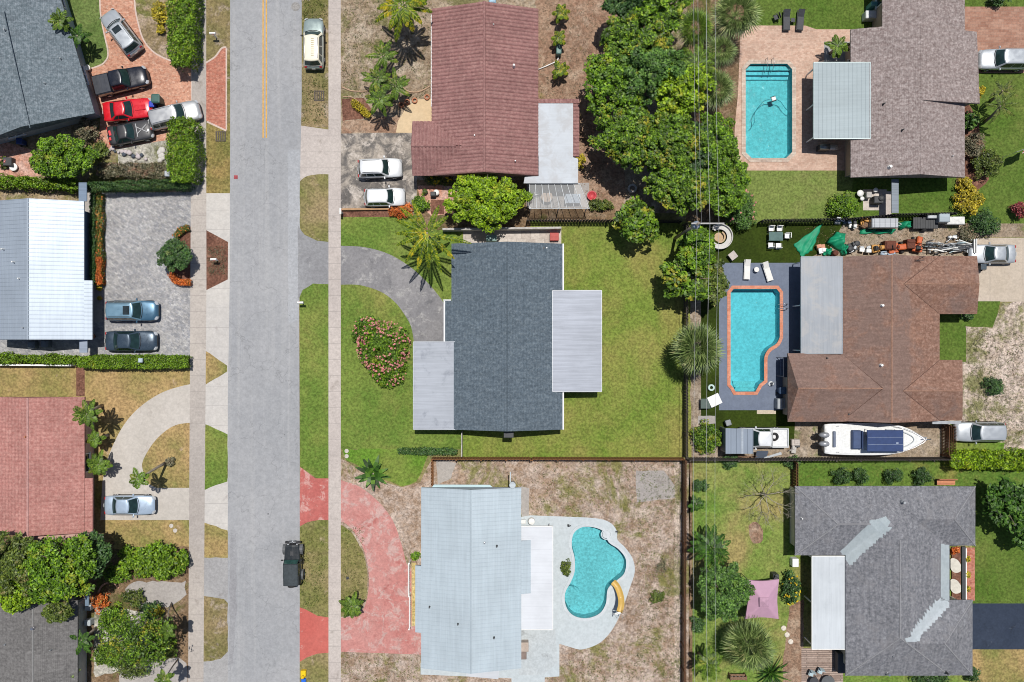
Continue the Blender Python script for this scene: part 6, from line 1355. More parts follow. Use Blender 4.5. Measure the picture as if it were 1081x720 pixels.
tree('dark leafy tree at the right edge beside the grey hip roof', 1063, 532, 28, 4.8, 'dk_palm', ry=28, ln=.42, dens=.8)
tree('dark leafy tree lower right of the larger one at the right edge', 1082, 566, 14, 3.6, 'dk_palm', ry=14, ln=.4, dens=.8)
GB2 = 'plants along the brown fence in the back yard'
shrub('small dark bush near the fence at the top of the back yard', 740, 513, 9, 1.0, 'dark', GB2 and 7, GB2)
palm('small palm below the dark bush by the brown fence', 735, 532, 1.4, 10, 'dk_palm', 9, GB2, ll=.3)
shrub('dark bush under the wire fence left of the bare tree', 772, 488, 11, .9, 'dark', ry=7, group=GB2)
shrub('dark bush hanging over the fence beside the brown fence stub', 838, 489, 9, 1.0, 'dark', ry=7)
palm('broad leafed palm clump by the brown fence', 750, 578, 3.0, 24, 'dk_palm', 20, GB2, ll=.55, lw=.13, nleaf=16)
tree('dense dark green tree left of the pink canopy', 764, 625, 29, 4.6, 'cool', ry=32, ln=.24)
fan_palm('wide pale fan palm below the pink canopy', 793, 684, 4.2, 31, 'fan', 40)
spiky('dark agave below the wide fan palm', 815, 712, 1.2, 20, 'dk_palm', 34, .14, name='agave')
palm('tall grass like palm by the brown fence at the bottom edge', 747, 700, 2.4, 18, 'palm', 14, GB2, ll=.5)
shrub('small bush by the brown fence right of the dense tree', 736, 660, 8, .9, 'dark', group=GB2)
shrub('plant with bright yellow blossom beside the white patio roof', 836, 622, 10, 1.6, 'dark', ry=19, flower='gold', fl_n=26)
shrub('bushes along the bottom edge of the grey hip roof', 985, 717, 24, 1.2, 'dark', ry=6)
shrub('round dark bush at the bottom corner of the grey hip roof', 1029, 714, 8, 1.6, 'dark')
# bare tree
def bare_tree(label, px, py, h, rpx):
    rng = random.Random(3); x, y = P2(px, py); root = thing('bare_tree', label, 'tree', (x, y, .01)); m = MB(); R = rpx*S
    def br(p, d, l, r, lev):
        q = p+d*l*.5+Vector((rng.uniform(-.08, .08), rng.uniform(-.08, .08), .03)); e = p+d*l
        m.tube([p, q, e], [r*.8, r*.65, r*.45], 5)
        if lev == 0: return
        for k in range(3 if lev > 1 else 4):
            nd = (d+Vector((rng.uniform(-.8, .8), rng.uniform(-.8, .8), rng.uniform(-.15, .35)))).normalized(); br(p.lerp(e, rng.uniform(.5, 1)), nd, l*.68, r*.5, lev-1)
    m.tube([(0, 0, -.05), (.1, 0, h*.35)], [.13, .11], 7)
    for k in range(7):
        a = 6.28*k/7+.3; br(Vector((.1, 0, h*.33)), Vector((math.cos(a), math.sin(a), .55)).normalized(), R*.52, .06, 3)
    m.build('trunk', plain('grey_bark', (.32, .29, .23), .9, var=.3, vs=6), root, True, True)
bare_tree('leafless grey tree with spreading twigs in the back yard', 803, 520, 3.4, 34)
# weeds and litter nobody could count
def tufts(name, polys, n, kind, ln, seed):
    rng = np.random.default_rng(seed); C = []
    for x0, y0, x1, y1, k in polys:
        m = int(n*k); px = rng.uniform(x0, x1, m); py = rng.uniform(y0, y1, m); C.append(np.stack([(px-540.5)*S, (360-py)*S, np.full(m, .03)], 1))
    C = np.concatenate(C); cl = np.repeat(C, 5, 0)+rng.normal(size=(len(C)*5, 3))*np.array([.10, .10, .0]); N = unit(rng.normal(size=(len(cl), 3))*.8+np.array([0, 0, .7])); cl[:, 2] = .05
    o = mesh_quads(name, leaves(cl, N, ln, ln*.4, rng), LM[kind], None); o['kind'] = 'stuff'; o['label'] = 'scattered weeds and leaf litter on the dry ground'
tufts('weeds', [(362, 0, 455, 104, .8), (672, 500, 720, 716, 1.2), (365, 692, 440, 720, .3), (318, 560, 346, 640, .4), (362, 556, 384, 640, .3), (1022, 350, 1081, 470, .9), (560, 486, 720, 540, .8), (600, 690, 720, 720, .6), (320, 0, 345, 20, .2), (320, 80, 345, 130, .3)], 420, 'olive', .13, 11)
tufts('leaf_litter', [(570, 0, 640, 230, 1.2), (362, 0, 455, 104, .6), (672, 500, 720, 716, 1.0), (220, 260, 238, 290, .5), (1022, 350, 1081, 470, .8), (850, 240, 1010, 262, .5)], 420, 'tan', .12, 12)
# ------------------------------------------------------------------ pools
def water(name, tint):
    b = NB(name); b.done((.02, .05, .06), .06, 0, .5); b.b.inputs['IOR'].default_value = 1.33
    t = b.n("ShaderNodeBsdfTransparent"); b.set(t.inputs[0], (*tint, 1)); g = b.n("ShaderNodeBsdfGlossy"); g.inputs['Roughness'].default_value = .05
    fr = b.n("ShaderNodeFresnel"); fr.inputs['IOR'].default_value = 1.33; mx = b.n("ShaderNodeMixShader")
    h_ = b.math('ADD', b.noise(1.6, 4, .6, dist=.8), b.math('MULTIPLY', b.noise(5, 3, .6, dist=.5), .4)); bp = b.n("ShaderNodeBump"); bp.inputs['Strength'].default_value = .5; bp.inputs['Distance'].default_value = .05; b.set(bp.inputs['Height'], h_)
    b.t.links.new(bp.outputs[0], g.inputs['Normal']); b.t.links.new(bp.outputs[0], fr.inputs['Normal'])
    b.t.links.new(fr.outputs[0], mx.inputs[0]); b.t.links.new(t.outputs[0], mx.inputs[1]); b.t.links.new(g.outputs[0], mx.inputs[2]); b.t.links.new(mx.outputs[0], b.out.inputs[0]); return b.m
def plaster_ripple_light(name, c, amt=.10):  # amt: mottling that paints rippled sunlight into the plaster colour
    b = NB(name); k = b.scl(c, b.rng(b.noise(3.6, 4, .75), .3, .7, 1-amt, 1+amt)); k = b.scl(k, b.rng(b.noise(.35, 5, .6), .3, .7, .93, 1.07)); b.bump(b.noise(2.2, 3, .6, dist=1.0), .35, .05); return b.done(k, .8, 0, .2)
def pool(label, outline, depth, wl, cop_w, cop_mat, plmat, wmat, steps=None, slope=.14):
    pts = [P2(*p) for p in outline]; a = sum(pts[i][0]*pts[(i+1) % len(pts)][1]-pts[(i+1) % len(pts)][0]*pts[i][1] for i in range(len(pts)))
    if a < 0: pts = pts[::-1]
    cx, cy = sum(p[0] for p in pts)/len(pts), sum(p[1] for p in pts)/len(pts)
    root = thing('swimming_pool', label, 'swimming pool', (cx, cy, 0)); n = len(pts)
    q = inset(pts, .004); m = MB(); fl = inset(pts, slope)
    m.add([(x, y, .02) for x, y in q]+[(x, y, -depth) for x, y in fl], [(i, n+i, n+(i+1) % n, (i+1) % n) for i in range(n)])
    m.add([(x, y, -depth) for x, y in fl], [t if (Vector(fl[t[1]])-Vector(fl[t[0]])).cross(Vector(fl[t[2]])-Vector(fl[t[1]])) > 0 else t[::-1] for t in tessellate_polygon([[Vector((*p, 0)) for p in fl]])])
    m.build('basin', plmat, root)
    w_ = inset(pts, .012); m = MB(); m.add([(x, y, wl) for x, y in w_], [t if (Vector(w_[t[1]])-Vector(w_[t[0]])).cross(Vector(w_[t[2]])-Vector(w_[t[1]])) > 0 else t[::-1] for t in tessellate_polygon([[Vector((*p, 0)) for p in w_]])]); m.build('water', wmat, root)
    i_, o_ = inset(pts, .05), inset(pts, -cop_w); m = MB()
    R = [[(*i_[k], .005), (*i_[k], .075), (o_[k][0], o_[k][1], .075), (o_[k][0], o_[k][1], .012)] for k in range(n)]; R.append(R[0]); m.loft(R)
    m.build('coping', cop_mat, root)
    for s in steps or (): s(root)
    return root
W_T = water('pool_water', (.62, .94, .95))
def tread(poly, z, mat, nm='step'):
    def f(root):
        m = MB(); m.prism([P2(*p) for p in poly], -1.2, z); m.build(nm, mat, root)
    return f
M_pl = plaster_ripple_light('pool_plaster', (.215, .47, .51), .2); M_pl2 = plaster_ripple_light('pool_plaster_aqua', (.21, .49, .56), .17); M_pl3 = plaster_ripple_light('pool_plaster_pale', (.27, .47, .51), .24); M_st = plaster_ripple_light('pool_step', (.30, .58, .58))
M_cop1 = pavers('coping_tan', [ph(206, 186, 168), ph(222, 206, 190), ph(196, 172, 156)], .5, .12); M_cop2 = pavers('coping_salmon', [ph(222, 146, 116), ph(230, 160, 132), ph(214, 134, 104)], .45, .12); M_cop3 = hard('coping_white', ph(212, 220, 224), ph(220, 226, 230), ph(190, 200, 206), .2, .05)
ph_ = pool('octagonal turquoise pool on the tan paver patio', POOL_H, 1.05, -.16, .34, M_cop1, M_pl, W_T, [tread([(789, 68.5), (834, 68.5), (835, 73), (788, 73)], -.35, M_pl, 'step'), tread([(788, 73), (835, 73), (835, 77), (788, 77)], -.62, M_pl2, 'step'), tread([(788, 77), (835, 77), (835, 81), (788, 81)], -.9, M_pl2, 'step')])
pi_ = pool('keyhole shaped turquoise pool with salmon coping on the blue deck', POOL_I, 1.0, -.2, .27, M_cop2, M_pl2, W_T, [tread([(778, 409), (797, 409), (799, 413), (776, 413)], -.45, M_pl, 'step'), tread([(776, 403), (800, 403), (799, 409), (777, 409)], -.8, M_pl, 'step')])
pg_ = pool('kidney shaped teal pool on the white deck with a yellow slide', POOL_G, .95, -.14, .22, M_cop3, M_pl3, W_T, [tread(cr([(598, 622), (604, 620), (609, 626), (609, 634), (604, 640), (598, 638), (596.5, 630)], 3), -.35, M_pl3), tread(cr([(606, 621), (612, 625), (613, 634), (608, 641), (602, 643), (606, 634), (608, 627)], 3), -.65, M_pl3)])
m = MB(); m.ring(P(640, 564), .42, .52, .02, .09, 20); m.cyl(P(640, 564), .38, .018, .05, 20); v = P(640, 564); m.v = [(x, y, z) for x, y, z in m.v]; m.build('skimmer_lid', M_cop3, pg_)
def handrail(root, px, py):
    for dy in (-2.2, 2.2):
        m = MB(); a = P(px-3.5, py+dy); m.tube([a+Vector((-.1, 0, -.5)), a+Vector((-.1, 0, .55)), a+Vector((.15, 0, .78)), a+Vector((.45, 0, .72)), a+Vector((.62, 0, .45)), a+Vector((.64, 0, .0))], .032, 6); m.build('handrail', CHROME, root, True)
handrail(pi_, 827, 323.5)
for dx in (-.5, .5):
    m = MB(); a = P(811, 68.5)+Vector((dx*.6, 0, 0)); m.tube([a+Vector((0, .5, .02)), a+Vector((0, .45, .7)), a+Vector((0, .0, .85)), a+Vector((0, -.6, .5)), a+Vector((0, -.7, -.3))], .03, 6); m.build('handrail', CHROME, ph_, True)
# pool robot
c = P(816.5, 104.5, -.16); t = thing('pool_cleaner', 'white and dark pool cleaning robot floating in the octagonal pool', 'pool cleaner', (c.x, c.y, -.16), .3)
m = MB(); m.bbox((0, 0, .05), (.42, .36, .22), .05); m.build('body', WHITEPL, t, False, True)
for s in (-1, 1): m = MB(); m.bbox((0, s*.2, .03), (.46, .08, .2), .03); m.build('track', DARK, t, False, True)
m = MB(); pts = cr([(0, 0, .1), (-.8, .1, -.1), (-1.6, -.3, -.12), (-2.2, -.9, -.1), (-2.4, -1.6, -.12), (-2.8, -1.9, .02)], 5, False); m.tube(pts, .03, 5); m.build('hose', plain('hose_blue', (.05, .22, .26), .5), t, True, True)
m = MB(); pts = cr([(0, 0, .1), (.6, -.4, -.1), (.9, -1.2, -.12), (1.3, -1.7, -.11), (1.6, -1.75, -.1)], 5, False); m.tube(pts, .03, 5); m.build('hose', plain('hose_blue', 0), t, True, True)
# slide
t = thing('pool_slide', 'curved yellow pool slide at the kidney pool', 'slide', tuple(P(652, 634))); yl = plain('slide_yellow', ph(222, 184, 100), .45, var=.06)
pp = [(647.2, 614, .55), (650.8, 618, .62), (653.6, 624, .85), (655.4, 631, 1.15), (655.6, 638, 1.5), (653.6, 646, 1.75)]
W = cr([tuple(P(x, y, z)) for x, y, z in pp], 5, False); m = MB(); R = []
for i, p in enumerate(W):
    a, b = Vector(W[max(i-1, 0)]), Vector(W[min(i+1, len(W)-1)]); d = (b-a); d.z = 0; d.normalize(); s = Vector((-d.y, d.x, 0)); p = Vector(p); R.append([p-s*.27+Vector((0, 0, .16)), p-s*.22, p+s*.22, p+s*.27+Vector((0, 0, .16)), p+s*.30+Vector((0, 0, .14)), p+s*.24-Vector((0, 0, .05)), p-s*.24-Vector((0, 0, .05)), p-s*.30+Vector((0, 0, .14))])
m.loft(R, True, True); m.build('chute', yl, t, True)
p = Vector(W[-1]); 
for s in (-.28, .28):
    m = MB(); m.tube([p+Vector((s, -.05, 0)), p+Vector((s, -.75, -1.7))], .03, 6); m.tube([p+Vector((s, .2, .1)), p+Vector((s, .1, .65)), p+Vector((s, -.4, .6)), p+Vector((s, -.75, -1.7))], .025, 6); m.build('ladder_rail', CHROME, t, True)
m = MB()
for k in range(5): f = (k+.7)/5.5; m.box(p+Vector((0, -.05-.7*f, -1.7*f)), (.56, .12, .03))
m.build('ladder_step', WHITEPL, t)
for f in (.25, .6): q = Vector(W[int(f*len(W))]); m = MB(); m.tube([q, Vector((q.x, q.y, 0))], .04, 6); m.build('support', WHITEPL, t)
# ------------------------------------------------------------------ fences and walls
def fence(label, pts, h, mat, post=2.4, picket=.14, gap=.012, th=.04, name='fence', rails=True, cat='fence', capm=None, stagger=True):
    W = [Vector(P2(*p)) for p in pts]; root = thing(name, label, cat, (W[0].x, W[0].y, 0)); m = MB(); r = MB(); rnd = random.Random(len(label))
    for a, b in zip(W[:-1], W[1:]):
        L = (b-a).length; u = (b-a).normalized(); v = Vector((-u.y, u.x)); ang = math.atan2(u.y, u.x); n = int(L/picket)
        for i in range(n):
            c = a+u*(i+.5)*L/n; o = (.045 if (stagger and i % 2) else 0)-.02; m.box((c.x+v.x*o, c.y+v.y*o, h/2+rnd.uniform(-.02, .02)), (L/n-gap, th, h), ang)
        if rails:
            for z in (.35, h-.3): c = (a+b)/2; r.box((c.x-v.x*.075, c.y-v.y*.075, z), (L, .04, .09), ang)
        k = max(1, round(L/post))
        for i in range(k+1):
            c = a.lerp(b, i/k); q = MB(); q.box((c.x-v.x*.10, c.y-v.y*.10, h/2+.03), (.1, .1, h+.06), ang); q.build('post', capm or mat, root)
    m.build('picket_panel', mat, root)
    if rails: r.build('rail', mat, root)
    return root
M_fb = plain('fence_brown', ph(150, 102, 62), .85, var=.35, vs=7); M_fb2 = plain('fence_dark_brown', ph(122, 84, 58), .85, var=.35, vs=7); M_fg = plain('fence_grey', ph(96, 88, 84), .9, var=.35, vs=7); M_fk = plain('fence_black', ph(62, 60, 60), .9, var=.3, vs=7)
fence('brown wooden fence between the centre lawn and the dirt yard', [(457, 511), (457, 482.5), (560, 482.5)], 1.5, M_fb)
fence('brown wooden fence below the lawn right of the centre house', [(561.5, 482.5), (720, 483)], 1.5, M_fb)
fence('dark brown wooden fence along the right side of the dirt yard', [(720.5, 484), (720, 600), (719.5, 780)], 1.8, M_fb2)
fence('grey wooden fence along the right side of the centre lawn', [(722, 238), (722, 360), (722, 481)], 1.8, M_fg, gap=.02)
fence('black weathered fence below the small shed and the boat', [(724, 483), (850, 483), (1001, 482.5)], 1.8, M_fg, gap=.03)
fence('dark fence along the top of the centre lawn', [(556, 234), (640, 234.5), (716, 235)], 1.5, M_fk, gap=.03)
fence('black fence below the pool lawn and the round bush', [(800, 234.5), (890, 233), (940, 228.5), (1000, 227)], 1.6, M_fk, gap=.03)
fence('short brown fence stub from the black fence to the grey hip roof', [(836, 486), (836, 512)], 1.7, M_fb2)
fence('wooden slatted gate at the bow of the boat', [(994, 447), (994, 480)], 1.8, M_fb2, gap=.05, name='gate', cat='gate')
fence('second row of slats beside the wooden gate', [(999, 449), (999, 481)], 1.7, M_fb2, gap=.05, name='gate', cat='gate')
def wall(label, a, b, h, th, mat, name='garden_wall', cat='wall'):
    A, B = Vector(P2(*a)), Vector(P2(*b)); c = (A+B)/2; u = B-A; m = MB(); m.bbox((0, 0, h/2), (u.length, th, h), .02)
    return single(name, m, mat, label, cat, (c.x, c.y, 0), rz=math.atan2(u.y, u.x))
wall('low grey block wall along the top of the centre house patio', (468, 243.5), (592, 242), 1.1, .2, CONC)
wall('long white garden wall below the loose hedge', (-60, 384.5), (80, 385.5), .9, .16, WHITEP)
wall('thin rail wall between the lawn corner and the centre house', (488, 455), (488, 481), 1.0, .1, CONC)
wall('low tan kerb wall below the worn driveway', (361, 221.5), (412, 221), .35, .18, plain('tan_wall', ph(200, 160, 120), .9))
wall('pale step wall at the porch of the grey hip roof', (1017.5, 578), (1017.5, 633), .35, .2, WHITEP)
wall('stone block edging left of the fan palm path', (730, 262), (730, 298), .5, .3, CONC)
# garden edging curves on the dry yard
def edging(label, pts, mat, r=.07):
    W = [P(x, y, .05) for x, y in cr(pts, 5, False)]; c = W[0]; m = MB(); m.tube([w_-c for w_ in W], r, 5); tag(m.build('garden_edging', mat), label, 'edging').location = c
M_edg = plain('edging_pale', ph(200, 168, 140), .9, var=.2, vs=5)
edging('curved pale edging on the dry yard left of the palm cluster', [(361, 92), (372, 96), (388, 96), (400, 90)], M_edg)
edging('curved pale edging on the dry yard right of the palm cluster', [(422, 88), (430, 96), (442, 97), (454, 91)], M_edg)
edging('thin pale edging beside the mustard hedge', [(362, 102), (372, 103), (384, 112), (394, 126)], M_edg, .05)
edging('pink edging around the croton at the porch roof edge', [(103, 628), (108, 618), (118, 615), (126, 621)], plain('edging_pink', ph(206, 160, 136), .9), .09)
for i, (x, y, l) in enumerate(((424, 111, 'leftmost clay ring planter beside the beige patio'), (430, 108, 'second clay ring planter beside the beige patio'), (438, 106.5, 'third clay ring planter beside the beige patio'), (451, 103, 'clay ring planter nearest the brown tile roof'))):
    m = MB(); m.ring((0, 0), .16, .27, 0, .22, 16); single('ring_planter', m, TERRA, l, 'planter', P(x, y), 'clay ring planters')
# ------------------------------------------------------------------ utility pole and wires
pb = P(712.5, 251.5); pole = thing('utility_pole', 'wooden utility pole with a transformer rising from the tree mass', 'utility pole', pb)
m = MB(); m.tube([(0, 0, -.1), (0, 0, 9.9)], [.16, .11], 10); m.build('post', plain('pole_wood', (.22, .19, .16), .9, var=.25, vs=5), pole, True, True)
ZW = 9.55; ends = [P(x, 236+ (x-748)*.02, ZW) for x in (732, 763)]
m = MB(); m.box(((ends[0].x+ends[1].x)/2-pb.x, ends[0].y-pb.y, ZW-.13), (ends[1].x-ends[0].x+.3, .12, .14)); m.build('crossarm', plain('crossarm_grey', (.34, .33, .32), .8), pole, False, True)
m = MB(); tx = P(735.5, 237.5, 8.9); m.lathe((tx.x-pb.x-.05, tx.y-pb.y, 8.2), [(.01, 0), (.30, 0), (.34, .1), (.34, .85), (.26, .95), (.01, .97)], 14)
tr_ = m.build('transformer', metal('transformer_grey', ph(150, 164, 184), .5, .2), pole, True, True)
for q in (-.12, .12): m = MB(); m.lathe((tx.x-pb.x-.05+q, tx.y-pb.y, 9.15), [(.05, 0), (.07, .05), (.04, .1), (.07, .15), (.03, .25)], 8); m.build('bushing', WHITEPL, tr_, True, True)
M_wire = plain('wire_aluminium', (.42, .43, .44), .5, .3, var=.03)
wx = [(736, 'first power line from the left, ending at the transformer'), (740.5, 'second power line from the left above the tree mass'), (749.5, 'third power line from the left, the brightest of the four'), (759, 'rightmost power line of the four')]
for i, (x, l) in enumerate(wx):
    a = P(x, 236, ZW+.12); m = MB(); m.lathe((a.x-pb.x, a.y-pb.y, ZW-.05), [(.04, 0), (.06, .05), (.035, .1), (.05, .14), (.02, .17)], 8); m.build('insulator', WHITEPL, pole, True, True)
    pts = []
    for j in range(-24, 25):
        if i == 1 and j > 0: continue
        t = abs(j)/24; L = 46.0; y = a.y-j/24*L*1.0; s = t*2 if t <= .5 else 2-2*t
        z = a.z-1.15*(4*t*(1-t)); pts.append(Vector((a.x+(.30 if j < 0 else -.30)*0-(.10*abs(j)/24), y, z))-a)
    m = MB(); m.tube(pts, .011 if i != 2 else .015, 5); o = m.build('power_line', M_wire, None, True); o.location = a; tag(o, l, 'power line', 'power lines on the utility pole')
# ------------------------------------------------------------------ street furniture
def mailbox(label, px, py, ang, col=WHITEPL):
    t = thing('mailbox', label, 'mailbox', tuple(P(px, py)), math.radians(ang), 'mailboxes along the road'); m = MB(); m.box((0, 0, .52), (.1, .1, 1.04)); m.box((.05, 0, 1.0), (.5, .09, .07)); m.build('post', WHITEP, t, False, True)
    m = MB(); m.loft([[(x, .11*math.cos(a), 1.15+max(-.1, .13*math.sin(a))) for a in [2*math.pi*k/14 for k in range(14)]] for x in (-.28, .30)], True, True); b = m.build('box', col, t, False, True)
    m = MB(); m.box((.1, -.125, 1.22), (.16, .012, .06)); m.build('flag', plain('flag_red', (.5, .04, .03), .5), b, False, True)
mailbox('white mailbox on the grass verge above the brick apron', 229, 40, 0); mailbox('white mailbox on the mulch bed between the driveways', 230, 275, 0); mailbox('white mailbox on the green verge below the asphalt apron', 320.5, 320, 180); mailbox('white mailbox at the corner of the worn driveway', 362, 225, 90)
m = MB(); n = 0
for i in range(5): m.box((-.42+.21*i, 0, .0), (.1, .9, .05))
for s in (-.45, .45): m.box((0, s, 0), (1.0, .08, .06)); m.box((s, 0, .001), (.08, .82, .06))
gm = plain('rusty_iron', (.085, .07, .06), .8, var=.3, vs=8)
for x, y, l in ((233, 144, 'iron storm grate in the dry verge beside the tall hedge'), (337, 101, 'iron storm grate in the verge below the parked suv')):
    o = m.build('storm_grate', gm); o.location = P(x, y, .03); tag(o, l, 'storm grate', 'storm grates')
m = MB(); m.cyl((0, 0), .32, 0, .018, 24); m.ring((0, 0), .34, .42, 0, .02, 24); single('manhole_cover', m, plain('manhole_iron', (.26, .25, .24), .8, var=.2, vs=8), 'round manhole cover in the road near the top edge', 'manhole cover', P(312, 7, .013))
t = thing('fire_hydrant', 'fire hydrant with a yellow top and blue base at the bottom of the verge', 'fire hydrant', tuple(P(321, 712.5))); m = MB(); m.lathe((0, 0, 0), [(.18, 0), (.18, .06), (.13, .08), (.13, .5)], 12); m.build('barrel', plain('hydrant_blue', (.02, .12, .55), .4), t, True, True)
m = MB(); m.lathe((0, 0, .5), [(.17, 0), (.17, .08), (.14, .12), (.10, .24), (.03, .3)], 12); m.tube([(-.24, 0, .42), (.24, 0, .42)], .07, 8); m.build('bonnet', plain('hydrant_yellow', (.75, .50, .01), .4), t, True, True)
m = MB(); m.bbox((0, -.55, .12), (.44, .5, .24), .04); m.build('meter_box', plain('hydrant_blue', 0), t, False, True)
m = MB(); m.bbox((0, .25, .2), (.5, .6, .4), .05); m.build('valve_box', plain('hydrant_yellow', 0), t, False, True)
m = MB(); m.bbox((0, 0, .03), (.36, .34, .06), .015); m.bbox((.02, 0, .075), (.18, .16, .04), .01); single('road_marker', m, plain('marker_red', (.35, .06, .07), .7), 'small dark red marker block lying on the road by the concrete apron', 'marker', P(249, 187, .012))
for x, y, l in ((366, 476, 'upper of two small white concrete drain covers on the lawn'), (366, 481.5, 'lower of two small white concrete drain covers on the lawn'), (181, 555, 'square white utility lid on the dry lawn'), (185, 560, 'round pale utility lid on the dry lawn')):
    m = MB(); m.ring((0, 0), .1, .2, 0, .05, 16); m.cyl((0, 0), .1, 0, .03, 12); single('meter_cover', m, plain('cover_grey', (.50, .46, .42), .9), l, 'meter cover', P(x, y, .01), 'meter covers on the lawns')
# bins
def bin_(label, px, py, col, s=1.0, lid=None, ang=0):
    t = thing('trash_bin', label, 'trash bin', tuple(P(px, py, .5).xy)+(0.01,), ang, 'wheeled bins'); m = MB()
    m.loft([[(x*s*k, y*s*k, z*s) for x, y in ((-.27, -.3), (.27, -.3), (.3, -.2), (.3, .22), (.25, .3), (-.25, .3), (-.3, .22), (-.3, -.2))] for z, k in ((0.05, .78), (.98, 1.0), (1.0, 1.05))], True, True); b = m.build('body', col, t, False, True)
    m = MB(); m.loft([[(x*s*k, y*s*k, z*s) for x, y in ((-.3, -.34), (.3, -.34), (.33, -.22), (.33, .24), (.28, .34), (-.28, .34), (-.33, .24), (-.33, -.22))] for z, k in ((1.0, 1.0), (1.05, .97), (1.09, .7))], True, True); m.build('lid', lid or col, t, False, True)
    m = MB(); m.tube([(-.2*s, -.4*s, 1.0*s), (.2*s, -.4*s, 1.0*s)], .02, 5); m.build('handle', BLACK, t, True, True)
    for q in (-1, 1): m = MB(); n = 12; ring = lambda x, r: [(x, -.3*s+r*math.cos(2*math.pi*i/n), .11+r*math.sin(2*math.pi*i/n)) for i in range(n)]; m.loft([ring(q*.26*s, .11), ring(q*.33*s, .11)], True, True); m.build('wheel', RUB, t, True, True)
bin_('large dark green wheeled bin between the red coupe and the silver pickup', 168, 106.5, plain('bin_green', (.035, .10, .085), .5), 1.25); bin_('small blue bin beside the dark green bin', 161.5, 111, plain('bin_blue', (.02, .05, .42), .5), .8)
bin_('navy blue bin in the shade below the blue grey eave', 23, 150, plain('bin_navy', (.02, .05, .18), .5), .9); bin_('dark bin beside the silver sedan on the concrete driveway', 1036, 282, plain('bin_slate', (.04, .06, .08), .5), .85)
bin_('grey bin at the top left corner of the small metal shed', 768, 446, plain('bin_grey', (.22, .24, .26), .5), .8, ang=.3); bin_('blue grey bin against the wing of the brown roof house', 824.5, 412, plain('bin_bluegrey', (.05, .09, .16), .5), 1.0)
# pots, lamps and garden bits
def pot(label, px, py, r=.22, mat=TERRA, plant=None, name='plant_pot', group='plant pots'):
    t = thing(name, label, 'plant pot', tuple(P(px, py)), 0, group); m = MB(); m.lathe((0, 0, .01), [(.01, 0), (r*.7, 0), (r, r*1.5), (r*1.1, r*1.5), (r*1.1, r*1.7), (r*.9, r*1.7), (r*.85, r*1.4), (.01, r*1.4)], 14); m.build('pot', mat, t, True, True)
    if plant:
        rng = rngn(); u = unit(rng.normal(size=(120, 3))); u[:, 2] = np.abs(u[:, 2]); mesh_quads('foliage', leaves(u*np.array([r*1.3, r*1.3, r*1.5])*rng.uniform(.5, 1, (120, 1))+np.array([0, 0, r*1.6]), unit(u+np.array([0, 0, .5])), .14, .09, rng), LM[plant], t)
    return t
pot('small yellow potted plant at the end of the orange border', 107, 305, .2, TERRA, 'yellow'); pot('small yellow potted plant below the first at the paver edge', 107, 315, .2, TERRA, 'yellow'); pot('orange clay pot in the shade at the corner of the white metal roof', 99, 355, .28, TERRA)
pot('white planter at the corner of the brick driveway and lawn', 94.5, 73, .26, WHITEPL); pot('clay pot among the bushes at the taupe roof', 1027, 167, .36, TERRA, 'tan'); pot('stone pot near the entry of the brown tile house', 449, 203, .22, CONC, 'olive')
t = thing('deck_lantern', 'white square lantern post in the clipped hedge', 'lantern', tuple(P(157, 380))); m = MB(); m.box((0, 0, .8), (.1, .1, 1.6)); m.build('post', WHITEP, t, False, True); m = MB(); m.bbox((0, 0, 1.7), (.42, .42, .22), .06); m.build('cap', plain('lantern_pale', ph(196, 214, 224), .4), t, False, True)
t = thing('street_sign_post', 'grey square cap post in the hedge at the sidewalk', 'post', tuple(P(188, 190))); m = MB(); m.box((0, 0, 1.2), (.1, .1, 2.4)); m.build('post', GREYM, t, False, True); m = MB(); m.bbox((0, .1, 2.45), (.5, .55, .14), .05); m.build('cap', GREYM, t, False, True)
# rock scatter by the rock bed (white stones and pots)
rnd = random.Random(9)
for i in range(14):
    m = MB(); m.ball((0, 0, .1), rnd.uniform(.13, .28), 6, .6); m.v = [(x*rnd.uniform(.8, 1.2), y*rnd.uniform(.8, 1.2), z) for x, y, z in m.v]
    x, y = 112+i*3.2+rnd.uniform(-1.5, 1.5), 156.5+i*.75+rnd.uniform(-2, 2.2)
    o = m.build('stone', plain('stone_pale' if i % 3 else 'stone_dark', ph(216, 206, 208) if i % 3 else ph(90, 98, 110), .9), None, True); o.location = P(x, y, .02); tag(o, 'rough stone in the row between the charcoal coupe and the tan hedge', 'stone', 'stones along the rock bed')
for i in range(7):
    m = MB(); m.ball((0, 0, .12), rnd.uniform(.2, .36), 6, .6); m.v = [(x*rnd.uniform(.75, 1.25), y*rnd.uniform(.75, 1.25), z) for x, y, z in m.v]; o = m.build('boulder', plain('stone_white', ph(224, 220, 214), .9), None, True); o.location = P(168+rnd.uniform(-4, 7), 158+i*2+rnd.uniform(-1, 1), .02); tag(o, 'white boulder at the foot of the tall hedge column', 'boulder', 'white boulders at the hedge')
for i, (x, y, l) in enumerate(((827.2, 663, 'upper round white stepping stone on the dirt strip'), (830.8, 670, 'middle round white stepping stone on the dirt strip'), (834.6, 677.3, 'lower round white stepping stone on the dirt strip'))):
    m = MB(); m.lathe((0, 0, 0), [(.25, 0), (.26, .04), (.22, .07), (.01, .07)], 16); single('stepping_stone', m, plain('stone_cream', (.58, .53, .46), .9, var=.2, vs=6), l, 'stepping stone', P(x, y, .012), 'round stepping stones', True)
